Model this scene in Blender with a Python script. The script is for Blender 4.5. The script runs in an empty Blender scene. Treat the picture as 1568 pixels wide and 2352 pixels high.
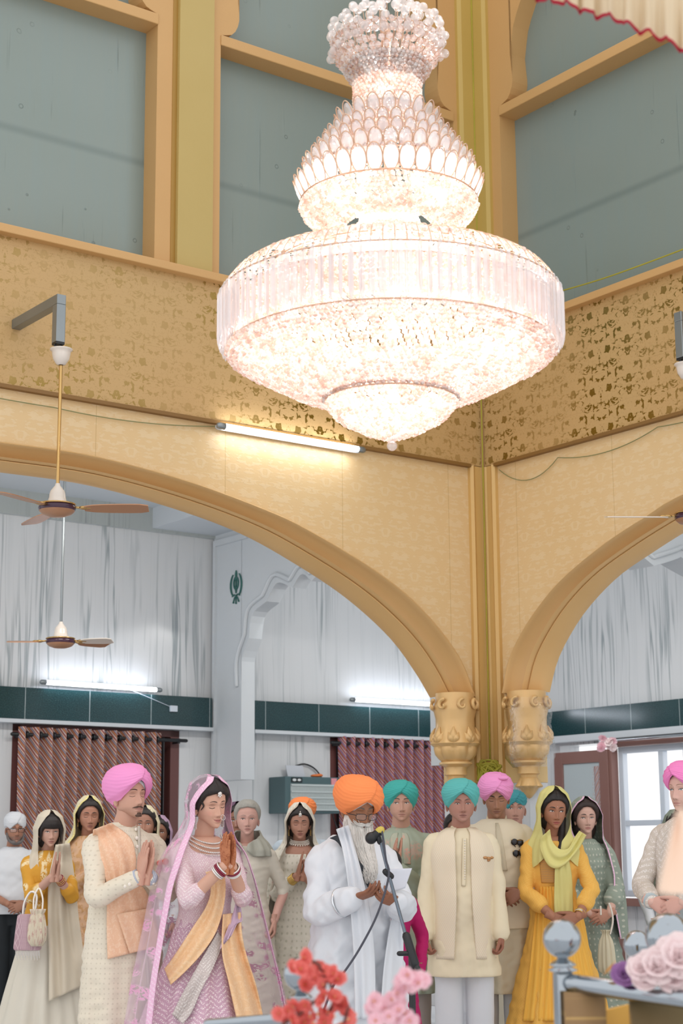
import bpy, math, random
import numpy as np
from mathutils import Vector, Matrix
rng = np.random.RandomState(7)
sc = bpy.context.scene
COL = sc.collection
PI = math.pi
# ------------------------------------------------------------------ frames
TH = math.radians(36.8)
UP_ = np.array([math.cos(TH), math.sin(TH), 0.]); UQ_ = np.array([-math.sin(TH), math.cos(TH), 0.])
def hall(p, q, z=0.):            # hall coordinates (p right-away, q left-away) to the world
    return np.array([p*UP_[0]+q*UQ_[0], p*UP_[1]+q*UQ_[1], z])
# camera pose and focal length
FPX, CZ = 3850., 1.35
pit, rol = math.atan(784/3850), -0.0075
F_ = np.array([0, math.cos(pit), math.sin(pit)])
r0 = np.array([1., 0, 0]); u0 = np.array([0, -math.sin(pit), math.cos(pit)])
R_ = r0*math.cos(rol)+u0*math.sin(rol); U_ = u0*math.cos(rol)-r0*math.sin(rol)
def at(x, y, Y):                 # the point of the place at depth Y seen there
    d = F_+(x-784)/FPX*R_-(y-1176)/FPX*U_
    t = Y/d[1]
    return np.array([0, 0, CZ])+t*d
# ------------------------------------------------------------------ colour
def lin(h):
    h = h.lstrip('#'); o = []
    for i in (0, 2, 4):
        c = int(h[i:i+2], 16)/255
        o.append(c/12.92 if c <= .04045 else ((c+.055)/1.055)**2.4)
    return tuple(o)
def c4(h): return lin(h)+(1.,) if isinstance(h, str) else tuple(h)[:3]+(1.,)
# ------------------------------------------------------------------ node helper
class NT:
    def __init__(s, name):
        m = bpy.data.materials.new(name); m.use_nodes = True; s.m = m; s.t = m.node_tree
        for n in list(s.t.nodes): s.t.nodes.remove(n)
        s.out = s.n('ShaderNodeOutputMaterial')
    def n(s, ty, **k):
        nd = s.t.nodes.new(ty)
        for a, v in k.items(): setattr(nd, a, v)
        return nd
    def l(s, a, b): s.t.links.new(a, b)
    def val(s, sock, v):
        if hasattr(v, 'is_output') or isinstance(v, bpy.types.NodeSocket): s.l(v, sock)
        elif isinstance(v, (int, float)): sock.default_value = v
        else: sock.default_value = v
    def math(s, op, a, b=0., c=0., clamp=False):
        nd = s.n('ShaderNodeMath', operation=op, use_clamp=clamp)
        s.val(nd.inputs[0], a); s.val(nd.inputs[1], b)
        if op in ('MULTIPLY_ADD', 'SMOOTH_MIN', 'WRAP', 'COMPARE', 'PINGPONG'): s.val(nd.inputs[2], c)
        return nd.outputs[0]
    def mix(s, f, a, b):
        nd = s.n('ShaderNodeMix', data_type='RGBA'); s.val(nd.inputs[0], f)
        s.val(nd.inputs[6], c4(a) if not isinstance(a, bpy.types.NodeSocket) else a)
        s.val(nd.inputs[7], c4(b) if not isinstance(b, bpy.types.NodeSocket) else b)
        return nd.outputs[2]
    def coord(s, kind='Object'):
        return s.n('ShaderNodeTexCoord').outputs[kind]
    def sep(s, v):
        nd = s.n('ShaderNodeSeparateXYZ'); s.l(v, nd.inputs[0]); return nd.outputs
    def comb(s, x=0., y=0., z=0.):
        nd = s.n('ShaderNodeCombineXYZ')
        for i, v in enumerate((x, y, z)): s.val(nd.inputs[i], v)
        return nd.outputs[0]
    def scale(s, v, sx, sy, sz):
        nd = s.n('ShaderNodeMapping'); s.l(v, nd.inputs[0]); nd.inputs['Scale'].default_value = (sx, sy, sz); return nd.outputs[0]
    def noise(s, v, sc_=5., det=3., rough=.5, dist=0.):
        nd = s.n('ShaderNodeTexNoise'); s.l(v, nd.inputs['Vector']); nd.inputs['Scale'].default_value = sc_
        nd.inputs['Detail'].default_value = det; nd.inputs['Roughness'].default_value = rough; nd.inputs['Distortion'].default_value = dist
        return nd.outputs[0]
    def voro(s, v, sc_=5., feat='F1', out=0, rand=1.):
        nd = s.n('ShaderNodeTexVoronoi', feature=feat); s.l(v, nd.inputs['Vector']); nd.inputs['Scale'].default_value = sc_
        nd.inputs['Randomness'].default_value = rand
        return nd.outputs[out]
    def ramp(s, f, stops, interp='LINEAR'):
        nd = s.n('ShaderNodeValToRGB'); s.l(f, nd.inputs[0]); e = nd.color_ramp; e.interpolation = interp
        while len(e.elements) < len(stops): e.elements.new(.5)
        for i, (p, c) in enumerate(stops): e.elements[i].position = p; e.elements[i].color = c4(c)
        return nd.outputs[0]
    def step(s, f, a, b):      # smooth ramp between a and b
        nd = s.n('ShaderNodeMapRange', interpolation_type='SMOOTHSTEP'); s.val(nd.inputs[0], f)
        nd.inputs[1].default_value = a; nd.inputs[2].default_value = b
        return nd.outputs[0]
    def bump(s, h, st=.3, d=.01):
        nd = s.n('ShaderNodeBump'); s.val(nd.inputs['Height'], h); nd.inputs['Strength'].default_value = st; nd.inputs['Distance'].default_value = d
        return nd.outputs[0]
    def bsdf(s, col, rough=.6, metal=0., spec=.5, normal=None, **k):
        b = s.n('ShaderNodeBsdfPrincipled')
        s.val(b.inputs['Base Color'], c4(col) if not isinstance(col, bpy.types.NodeSocket) else col)
        s.val(b.inputs['Roughness'], rough); s.val(b.inputs['Metallic'], metal); b.inputs['Specular IOR Level'].default_value = spec
        if normal is not None: s.l(normal, b.inputs['Normal'])
        for a, v in k.items(): s.val(b.inputs[a.replace('_', ' ')], v)
        return b
    def done(s, sh):
        s.l(sh.outputs[0] if not isinstance(sh, bpy.types.NodeSocket) else sh, s.out.inputs[0]); return s.m
def simple(name, col, rough=.6, metal=0., spec=.5, bump=0., bsc=40., **k):
    t = NT(name); nrm = None
    if bump: nrm = t.bump(t.noise(t.coord(), bsc, 3), bump, .004)
    return t.done(t.bsdf(col, rough, metal, spec, nrm, **k))
# ------------------------------------------------------------------ mesh helpers
def mesh_from(V, Fs, uv=None, name='mesh'):
    me = bpy.data.meshes.new(name)
    V = np.asarray(V, float)
    me.from_pydata(V.tolist(), [], [list(map(int, f)) for f in Fs] if not isinstance(Fs, np.ndarray) else Fs.tolist())
    if uv is not None:
        ul = me.uv_layers.new(name='UVMap'); li = np.zeros(len(me.loops), int); me.loops.foreach_get('vertex_index', li)
        ul.data.foreach_set('uv', np.asarray(uv, float)[li].ravel())
    me.update(); return me
def link(name, me, mat=None, parent=None, smooth=True, loc=None, rotz=0., sharp=None):
    me.name = name
    if mat is not None and not me.materials:
        me.materials.append(mat)
    me.polygons.foreach_set('use_smooth', [bool(smooth)]*len(me.polygons))
    if smooth and sharp:
        try: me.set_sharp_from_angle(angle=math.radians(sharp))
        except Exception: pass
    o = bpy.data.objects.new(name, me); COL.objects.link(o)
    if parent: o.parent = parent
    if loc is not None: o.location = loc
    if rotz: o.rotation_euler = (0, 0, rotz)
    return o
def empty(name, loc=(0, 0, 0), rotz=0.):
    o = bpy.data.objects.new(name, None); COL.objects.link(o); o.location = loc; o.rotation_euler = (0, 0, rotz)
    o.empty_display_size = .1
    return o
def tag(o, label=None, cat=None, group=None, kind=None):
    if label: o['label'] = label
    if cat: o['category'] = cat
    if group: o['group'] = group
    if kind: o['kind'] = kind
    return o
def copy_tree(o, parent=None):
    c = o.copy(); COL.objects.link(c); c.parent = parent
    for ch in o.children: copy_tree(ch, c)
    return c
def join(*ps):                     # join (V,F[,UV]) pieces
    V = []; Fs = []; UV = []; n = 0
    for p in ps:
        V.append(np.asarray(p[0], float)); Fs += [[i+n for i in f] for f in (p[1].tolist() if isinstance(p[1], np.ndarray) else p[1])]
        UV.append(np.asarray(p[2], float) if len(p) > 2 and p[2] is not None else np.zeros((len(p[0]), 2)))
        n += len(p[0])
    return np.vstack(V), Fs, np.vstack(UV)
def grid(P, wu=False, wv=False, uv=None, caps=False):   # P[n,m,3]; wu wraps rows, wv wraps columns
    n, m = P.shape[:2]; V = P.reshape(-1, 3)
    i = np.arange(n if wu else n-1); j = np.arange(m if wv else m-1)
    I, J = np.meshgrid(i, j, indexing='ij')
    a = I*m+J; b = I*m+(J+1) % m; c = ((I+1) % n)*m+(J+1) % m; d = ((I+1) % n)*m+J
    Fs = np.stack([a, b, c, d], -1).reshape(-1, 4).tolist()
    if caps:
        Fs.append(list(range(m))[::-1]); Fs.append([(n-1)*m+k for k in range(m)])
    if uv is None:
        uu, vv = np.meshgrid(np.linspace(0, 1, n), np.linspace(0, 1, m), indexing='ij'); uv = np.stack([vv, uu], -1)
    return V, Fs, uv.reshape(-1, 2)
def box(x0, x1, y0, y1, z0, z1):
    V = [(x, y, z) for x in (x0, x1) for y in (y0, y1) for z in (z0, z1)]
    return np.array(V, float), [[0, 1, 3, 2], [4, 6, 7, 5], [0, 4, 5, 1], [2, 3, 7, 6], [0, 2, 6, 4], [1, 5, 7, 3]]
def bev(o, w=.006, seg=2):
    m = o.modifiers.new('bevel', 'BEVEL'); m.width = w; m.segments = seg; m.limit_method = 'ANGLE'; return o
def catmull(P, n=40):
    P = np.asarray(P, float); k = len(P); s = np.r_[0, np.cumsum(np.linalg.norm(np.diff(P, axis=0), axis=1))]
    t = np.linspace(0, s[-1], n); out = []
    Q = np.vstack([2*P[0]-P[1], P, 2*P[-1]-P[-2]])
    for x in t:
        i = min(max(np.searchsorted(s, x)-1, 0), k-2); u = (x-s[i])/max(s[i+1]-s[i], 1e-9)
        a, b, c, d = Q[i], Q[i+1], Q[i+2], Q[i+3]
        out.append(.5*((2*b)+(c-a)*u+(2*a-5*b+4*c-d)*u*u+(3*b-a-3*c+d)*u**3))
    return np.array(out)
def frames(P):
    T = np.gradient(P, axis=0); T /= np.linalg.norm(T, axis=1)[:, None]+1e-12
    u = np.array([0, 0, 1.]) if abs(T[0][2]) < .9 else np.array([1., 0, 0])
    N = np.zeros_like(P); B = np.zeros_like(P)
    n = u-T[0]*(u@T[0]); n /= np.linalg.norm(n)
    for i in range(len(P)):
        n = n-T[i]*(n@T[i]); n /= np.linalg.norm(n); N[i] = n; B[i] = np.cross(T[i], n)
    return T, N, B
def tube(P, r, seg=10, flat=1., closed=True, up=None, cap=True):   # rounded-end tube along P; flat squashes along N
    P = np.asarray(P, float); r = np.broadcast_to(np.asarray(r, float), (len(P),)).copy()
    T, N, B = frames(P)
    if up is not None:
        up = np.asarray(up, float); N = up-T*(T@up)[:, None]; N /= np.linalg.norm(N, axis=1)[:, None]+1e-9; B = np.cross(T, N)
    if cap:
        a0 = [P[0]-T[0]*r[0]*k for k in (.98, .7)]; b0 = [P[-1]+T[-1]*r[-1]*k for k in (.7, .98)]
        P = np.vstack([a0, P, b0]); rr = [r[0]*.15, r[0]*.72]; re = [r[-1]*.72, r[-1]*.15]
        r = np.r_[rr, r, re]; N = np.vstack([N[:1], N[:1], N, N[-1:], N[-1:]]); B = np.vstack([B[:1], B[:1], B, B[-1:], B[-1:]])
    ph = np.linspace(0, 2*PI, seg, endpoint=False)
    G = P[:, None]+r[:, None, None]*(flat*np.cos(ph)[None, :, None]*N[:, None]+np.sin(ph)[None, :, None]*B[:, None])
    return grid(G, wv=True, caps=True)
def lathe(prof, seg=32, c=(0, 0), caps=False, ang=2*PI):         # prof [(r,z)...]
    pr = np.asarray(prof, float); ph = np.linspace(0, ang, seg, endpoint=False)
    G = np.stack([c[0]+pr[:, 0:1]*np.cos(ph), c[1]+pr[:, 0:1]*np.sin(ph), np.repeat(pr[:, 1:2], seg, 1)], -1)
    return grid(G, wv=True, caps=caps)
def ball(c, r, seg=12, rings=8, sc3=(1, 1, 1)):
    th = np.linspace(.02, PI-.02, rings); ph = np.linspace(0, 2*PI, seg, endpoint=False)
    G = np.stack([c[0]+r*sc3[0]*np.sin(th)[:, None]*np.cos(ph), c[1]+r*sc3[1]*np.sin(th)[:, None]*np.sin(ph), c[2]+r*sc3[2]*np.repeat(np.cos(th)[:, None], seg, 1)], -1)
    return grid(G, wv=True, caps=True)
_ICO = None
def ico_many(C, r, sub=1):         # many small faceted beads in one mesh
    global _ICO
    import bmesh
    if _ICO is None:
        bm = bmesh.new(); bmesh.ops.create_icosphere(bm, subdivisions=sub, radius=1.)
        _ICO = (np.array([v.co[:] for v in bm.verts]), np.array([[v.index for v in f.verts] for f in bm.faces])); bm.free()
    v, f = _ICO; C = np.asarray(C, float); r = np.broadcast_to(np.asarray(r, float), (len(C),))
    V = (C[:, None]+v[None]*r[:, None, None]).reshape(-1, 3)
    Fs = (f[None]+(np.arange(len(C))*len(v))[:, None, None]).reshape(-1, 3)
    return V, Fs
def remesh(pieces, vox=.006, smooth=4, name='m'):
    V, Fs, _ = join(*pieces)
    me = mesh_from(V, Fs, name=name); o = bpy.data.objects.new('tmp', me); COL.objects.link(o)
    m = o.modifiers.new('r', 'REMESH'); m.mode = 'VOXEL'; m.voxel_size = vox
    if smooth:
        s = o.modifiers.new('s', 'SMOOTH'); s.iterations = smooth; s.factor = .5
    dg = bpy.context.evaluated_depsgraph_get(); dg.update()
    out = bpy.data.meshes.new_from_object(o.evaluated_get(dg))
    bpy.data.objects.remove(o); bpy.data.meshes.remove(me)
    n = len(out.vertices); VV = np.zeros(n*3); out.vertices.foreach_get('co', VV); VV = VV.reshape(-1, 3)
    Fo = [list(p.vertices) for p in out.polygons]; bpy.data.meshes.remove(out)
    return VV, Fo
def extr(pts, d, axis):            # prism of a 2D outline: axis 'q' -> outline (p,z), depth q0..q1
    pts = np.asarray(pts, float); n = len(pts); a, b = d
    if axis == 'q': A = np.c_[pts[:, 0], np.full(n, a), pts[:, 1]]; B = np.c_[pts[:, 0], np.full(n, b), pts[:, 1]]
    elif axis == 'p': A = np.c_[np.full(n, a), pts[:, 0], pts[:, 1]]; B = np.c_[np.full(n, b), pts[:, 0], pts[:, 1]]
    else: A = np.c_[pts, np.full(n, a)]; B = np.c_[pts, np.full(n, b)]
    V = np.vstack([A, B]); Fs = [list(range(n))[::-1], [n+i for i in range(n)]]+[[i, (i+1) % n, n+(i+1) % n, n+i] for i in range(n)]
    return V, Fs
def H(name, piece, mat, kind='structure', smooth=False, bevel=0, parent=None, sharp=None, label=None):   # a piece of the hall given in hall coordinates
    me = mesh_from(piece[0], piece[1], piece[2] if len(piece) > 2 else None)
    o = link(name, me, mat, smooth=smooth, rotz=0 if parent else TH, parent=parent, sharp=sharp)
    if kind and not parent: o['kind'] = kind
    if label: o['label'] = label
    if bevel: bev(o, bevel)
    return o
# ================================================================== materials of the hall
def m_wallpaper():
    t = NT('gold_wallpaper'); x, y, z = t.sep(t.coord())
    u = t.math('ADD', x, y)
    uu = t.math('PINGPONG', u, .14); v = t.math('FRACT', t.math('MULTIPLY', z, 3.1)); vv = t.comb(t.math('MULTIPLY', uu, 7.), t.math('COSINE', t.math('MULTIPLY', v, 6.283)), t.math('SINE', t.math('MULTIPLY', v, 6.283)))
    n = t.noise(vv, 1.9, 2., .5, .6); k = t.step(n, .5, .56)
    big = t.noise(t.coord(), 1.2, 2)
    base = t.mix(big, '#dfc191', '#d9b783')
    col = t.mix(t.math('MULTIPLY', k, .3), base, '#e8d5b2')
    seam = t.math('LESS_THAN', t.math('ABSOLUTE', t.math('SUBTRACT', t.math('FRACT', t.math('MULTIPLY', u, .95)), .5)), .0022)
    col = t.mix(t.math('MULTIPLY', seam, .5), col, '#a9813f')
    return t.done(t.bsdf(col, .42, 0., .5, t.bump(t.math('ADD', k, t.math('MULTIPLY', t.noise(t.coord(), 90, 2), .5)), .25, .002)))
def m_foil():
    t = NT('gold_foil_wallpaper'); x, y, z = t.sep(t.coord())
    u = t.math('ADD', x, y)
    uu = t.math('PINGPONG', u, .29); v = t.math('MULTIPLY', z, 2*PI/.30)
    vv = t.comb(t.math('MULTIPLY', uu, 9.), t.math('MULTIPLY', t.math('COSINE', v), .43), t.math('MULTIPLY', t.math('SINE', v), .43))
    n = t.noise(vv, 2.3, 3., .55, .9)
    n2 = t.noise(t.comb(t.math('MULTIPLY', uu, 20.), t.math('COSINE', v), t.math('SINE', v)), 2.6, 2., .5, 1.2)
    k = t.step(n, .55, .585); k2 = t.math('MULTIPLY', t.step(n2, .6, .63), .22)
    wear = t.step(t.noise(t.coord(), .9, 2), .35, .62); k = t.math('MULTIPLY', k, t.math('ADD', t.math('MULTIPLY', wear, .7), .3))
    k = t.math('MAXIMUM', k, k2)
    big = t.noise(t.coord(), .7, 3); base = t.mix(big, '#c29862', '#bd9f6c')
    col = t.mix(k, base, '#8d7430')
    cr = t.math('LESS_THAN', t.math('FRACT', t.math('MULTIPLY', z, 3.9)), .006)
    col = t.mix(t.math('MULTIPLY', cr, .35), col, '#8a6a3a')
    return t.done(t.bsdf(col, t.math('SUBTRACT', .46, t.math('MULTIPLY', k, .22)), t.math('MULTIPLY', k, .8), .5, t.bump(k, .3, .001)))
def m_paint(name, c1, c2, rough=.45, metal=0., b=.25):
    t = NT(name); n = t.noise(t.coord(), 1.7, 4)
    return t.done(t.bsdf(t.mix(n, c1, c2), rough, metal, .5, t.bump(t.noise(t.coord(), 70, 3), b, .002)))
def m_marble(name='white_veined_marble', vein='#7f8b90', base='#d3d5d7', dens=4.6, amt=.8):
    t = NT(name); x, y, z = t.sep(t.coord())
    u = t.math('ADD', t.math('MULTIPLY', x, 1.), t.math('MULTIPLY', y, 1.))
    slab = t.math('FLOOR', t.math('DIVIDE', u, .62)); mir = t.math('PINGPONG', u, .62)
    w = t.noise(t.comb(t.math('MULTIPLY', mir, 2.4), slab, t.math('MULTIPLY', z, .45)), 1., 2.)
    v = t.comb(t.math('ADD', t.math('MULTIPLY', mir, dens), t.math('MULTIPLY', w, .8)), t.math('MULTIPLY', slab, 3.7), t.math('MULTIPLY', z, .14))
    n = t.noise(v, 2.6, 3., .5)
    ridge = t.math('SUBTRACT', 1., t.math('MULTIPLY', t.math('ABSOLUTE', t.math('SUBTRACT', n, .5)), 2.))
    k = t.step(ridge, .90, 1.); n2 = t.noise(t.scale(t.coord(), 3, 3, .35), 1.4, 2.)
    k = t.math('MULTIPLY', k, t.step(n2, .42, .7))
    soft = t.math('MULTIPLY', t.step(n, .52, .78), .22)
    col = t.mix(t.math('MULTIPLY', k, amt), t.mix(soft, base, '#aab2b6'), vein)
    s1 = t.math('LESS_THAN', t.math('FRACT', t.math('DIVIDE', u, .62)), .006)
    col = t.mix(t.math('MULTIPLY', s1, .12), col, '#8f9696')
    return t.done(t.bsdf(col, .22, 0., .45))
def m_granite():
    t = NT('dark_green_granite'); n = t.noise(t.coord(), 130, 3, .7); b = t.noise(t.coord(), 2.2, 2)
    col = t.mix(t.step(n, .45, .75), t.mix(b, '#10292c', '#1b3b40'), '#3d6468')
    x, y, z = t.sep(t.coord()); u = t.math('ADD', x, y)
    j = t.math('LESS_THAN', t.math('FRACT', t.math('DIVIDE', t.math('ADD', u, .31), .68)), .011)
    col = t.mix(j, col, '#9aa7a8')
    return t.done(t.bsdf(col, .16, 0., .6))
def m_film():
    t = NT('wet_filmed_window_glass'); c = t.coord(); x, y, z = t.sep(c); u = t.math('ADD', x, y)
    flat = t.comb(u, z, 0.)
    n = t.noise(t.scale(flat, 16, 1.1, 1), 1., 4, .55, .3); b = t.noise(t.scale(flat, .5, .8, 1), 1., 2)
    vo = t.voro(flat, 5.5, 'F1', 0, 1.); ring = t.math('SUBTRACT', 1., t.step(t.math('ABSOLUTE', t.math('SUBTRACT', vo, .085)), .005, .03))
    drip = t.step(t.noise(t.scale(flat, 24, .8, 1), 1., 2.), .66, .74)
    sel = t.step(t.noise(flat, 1.1, 2), .42, .6); ring = t.math('MULTIPLY', ring, sel); drip = t.math('MULTIPLY', drip, sel)
    col = t.mix(b, '#7c8880', '#8a9692'); col = t.mix(t.math('MULTIPLY', t.step(n, .4, .7), .35), col, '#7f8f8d')
    col = t.mix(t.math('MULTIPLY', t.math('MAXIMUM', ring, drip), .45), col, '#4b5b5a')
    f = t.math('ADD', t.math('MULTIPLY', z, 1.), 0.)
    line = t.math('MULTIPLY', t.math('SUBTRACT', 1., t.step(t.math('ABSOLUTE', t.math('SUBTRACT', z, 6.32)), .0, .05)), .35)
    col = t.mix(line, col, '#51605e')
    h = t.math('ADD', t.math('MULTIPLY', n, .5), t.math('ADD', ring, drip))
    return t.done(t.bsdf(col, .3, 0., .55, t.bump(h, .5, .004)))
def m_curtain(name, c=('#964c5e', '#e2cfc2', '#c48a5f', '#a0a8b3', '#863c54'), fr=13., ang=.75, glow=0.):
    t = NT(name); uvn = t.n('ShaderNodeUVMap').outputs[0]; u, v, _ = t.sep(uvn)
    f = t.math('FRACT', t.math('MULTIPLY', t.math('ADD', t.math('MULTIPLY', u, math.cos(ang)), t.math('MULTIPLY', v, math.sin(ang))), fr))
    col = t.ramp(f, [(0., c[0]), (.13, c[1]), (.27, c[4]), (.34, c[2]), (.52, c[0]), (.6, c[3]), (.74, c[4]), (.81, c[1]), (.92, c[2])], 'CONSTANT')
    d = t.n('ShaderNodeBsdfDiffuse'); t.l(col, d.inputs[0]); tr = t.n('ShaderNodeBsdfTranslucent'); t.l(col, tr.inputs[0])
    mx = t.n('ShaderNodeMixShader'); mx.inputs[0].default_value = .25; t.l(d.outputs[0], mx.inputs[1]); t.l(tr.outputs[0], mx.inputs[2])
    return t.done(mx)
def emit(name, col, st):
    t = NT(name); e = t.n('ShaderNodeEmission'); e.inputs[0].default_value = c4(col); e.inputs[1].default_value = st; return t.done(e)
MW = m_wallpaper(); MF = m_foil(); MM = m_marble(); MG = m_granite(); MFILM = m_film()
MGOLD = m_paint('gold_paint', '#dcb47c', '#d4aa6e', .36, .12, .12)
MCASE = m_paint('ochre_casing_paint', '#cba16a', '#c59a62', .5, 0., .5)
MYEL = m_paint('yellow_pilaster_paint', '#bda669', '#b69d5c', .55, 0., .3)
MCAP = m_paint('pale_gold_plaster', '#e0ba80', '#d8ad70', .3, .15, .1)
MWHITE = m_paint('white_plaster', '#cdd2d6', '#c6ccd2', .6, 0., .1)
MCROSS = m_paint('white_carved_marble', '#cfd3d6', '#c3c9ce', .35, 0., .08)
MFRIEZE = m_marble('grey_patterned_frieze_tile', '#6d7371', '#a9afae', 9., .5)
MSTEEL = m_paint('galvanised_steel', '#9a9fa1', '#7f878a', .35, .7, .2)
MTUBE = emit('lit_fluorescent_tube', '#eef4ff', 14.)
MFLOOR = simple('white_sheet_floor', '#d5d8dc', .8)
MWOOD = m_paint('dark_maroon_wood', '#5a3634', '#6d4541', .4, 0., .1)
MBROWN = m_paint('brown_door_wood', '#7d5a52', '#8d6961', .4, 0., .1)
MUPVC = simple('white_window_plastic', '#c9d2dc', .4)
MBLACK = simple('black_plastic', '#15171a', .4)
MCHROME = simple('chrome', '#d9dcdf', .06, 1.)
# ================================================================== setting
QL, PR = 9.93, 8.87
H('floor', box(-6, 16, -4, 17, -.06, 0), MFLOOR)
outL = catmull([(4.6, 4.01), (5.27, 4.01), (6.03, 3.93), (6.70, 3.80), (7.09, 3.69), (7.70, 3.45), (8.14, 3.20), (8.51, 2.86), (8.68, 2.54)], 44)
inL = catmull([(4.6, 3.865), (5.355, 3.862), (6.057, 3.78), (6.635, 3.66), (7.12, 3.486), (7.61, 3.262), (8.027, 2.99), (8.28, 2.735), (8.43, 2.54)], 44)
outR = catmull([(5.6, 4.01), (6.2, 4.0), (7.0, 3.93), (7.831, 3.794), (8.117, 3.71), (8.557, 3.57), (9.024, 3.362), (9.32, 3.158), (9.524, 2.961), (9.64, 2.8), (9.72, 2.56)], 44)
inR = catmull([(5.6, 3.86), (6.2, 3.85), (6.95, 3.78), (7.55, 3.70), (7.95, 3.61), (8.33, 3.49), (8.69, 3.355), (9.02, 3.15), (9.25, 2.93), (9.37, 2.76), (9.45, 2.56)], 44)
def mirror(c, x0): m = c[1:][::-1].copy(); m[:, 0] = 2*x0-m[:, 0]; return np.vstack([m, c])
oL, iL = mirror(outL, 4.6), mirror(inL, 4.6); oR, iR = mirror(outR, 5.6), mirror(inR, 5.6)
def spandrel(o, zt, lo, hi, d0, d1, ax):
    pts = [(lo, zt), (lo, o[0][1])]+[tuple(x) for x in o]+[(hi, o[-1][1]), (hi, zt)]
    # strips of quads, front at d0 and back at d1
    xs = [lo]+list(o[:, 0])+[hi]; zs = [o[0][1]]+list(o[:, 1])+[o[-1][1]]
    V = []; Fs = []
    for x, z in zip(xs, zs):
        for d in (d0, d1):
            for zz in (z, zt): V.append((x, d, zz) if ax == 'q' else (d, x, zz))
    for i in range(len(xs)-1):
        a, b = 4*i, 4*(i+1)
        Fs += [[a, b, b+1, a+1], [a+2, a+3, b+3, b+2], [a, a+2, b+2, b]]
    return np.array(V), Fs
H('wall_left', spandrel(oL, 4.41, .2, PR, QL, QL+.2, 'q'), MW)
H('wall_right', spandrel(oR, 4.41, 1.3, QL, PR, PR+.2, 'p'), MW)
def moulding(o, i, d0, ax, sgn=1):
    prof = [(0, .0), (0, -.055), (.07, -.07), (.13, -.055), (.15, -.03), (.25, 0.), (.4, .035), (.52, .045), (.55, .02), (.6, .0), (.66, .02), (.67, .05), (.7, .04), (.74, .04), (.78, .06), (.9, .1), (1., .15), (1., .2)]
    G = []
    for a, d in prof:
        c = o*(1-a)+i*a
        G.append([(x, d0+d, z) if ax == 'q' else (d0+d, x, z) for x, z in c])
    return grid(np.array(G))
H('trim_1', moulding(oL, iL, QL, 'q'), MGOLD, smooth=True, sharp=50)
H('trim_2', moulding(oR, iR, PR, 'p'), MGOLD, smooth=True, sharp=50)
# pier at the corner of the two arches: wallpapered shaft, gold plate, marble foot
def pier(z0, z1, e=0.):
    return join(box(8.555-e, 9.12, QL-e, 10.13, z0, z1), box(PR-e, 9.07, 9.50-e, QL, z0, z1))
H('wall_corner_pier', join(box(8.69, 9.07, QL+.004, 10.12, 2.5, 4.405), box(PR+.004, 9.06, 9.735, QL+.004, 2.5, 4.405)), MW)
H('trim_3', pier(1.87, 2.5), m_paint('pale_gold_plate', '#dcbf8c', '#d2b27a', .35, .1, .1), bevel=.004)
H('wall_corner_foot', pier(0, 1.87, -.004), m_marble('pale_streaked_marble', '#9aa3a6', '#cdd0d3', 5., .6))
# corner strips beside the inner edge
def strips(z0, z1, nm, mat, w=.17, t=.03):
    a = [(PR-w, QL-t), (PR-w+.02, QL-t-.02), (PR-w+.05, QL-t), (PR-.055, QL-t), (PR-.035, QL-t-.012), (PR-t-.0, QL-.03), (PR-t-.012, QL-.05), (PR-t, QL-.07), (PR-t, QL-w+.05), (PR-t-.02, QL-w+.02), (PR-t, QL-w), (PR+.05, QL-w), (PR+.05, QL+.05), (PR-w, QL+.05)]
    return H(nm, extr(a, (z0, z1), 'z'), mat)
strips(1.88, 4.40, 'trim_4', m_paint('corner_gold_paint', '#d6b070', '#cda562', .42, .05, .1))
strips(4.40, 5.44, 'trim_5', m_paint('bronze_strip', '#a97f4e', '#9c7446', .4, .3, .1), .06, .02)
# foil band, slightly proud, with a ledge on top
H('wall_left_band', box(.2, PR-.01, QL-.03, QL+.4, 4.405, 5.44), MF)
H('wall_right_band', box(PR-.03, PR+.4, 1.3, QL-.03, 4.405, 5.44), MF)
H('trim_6', box(.2, PR, QL-.1, QL+.4, 5.44, 5.50), MCASE, bevel=.006)
H('trim_7', box(PR-.1, PR+.4, 1.3, QL-.1, 5.44, 5.50), MCASE, bevel=.006)
H('trim_8', box(.2, PR-.17, QL-.045, QL+.0, 4.385, 4.41), m_paint('band_shadow_line', '#8a6430', '#7a5728', .5), bevel=0)  # dark strip painted as the shadow line under the foil band, both walls
H('trim_9', box(PR-.045, PR, 1.3, QL-.17, 4.385, 4.41), bpy.data.materials['band_shadow_line'])
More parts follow.
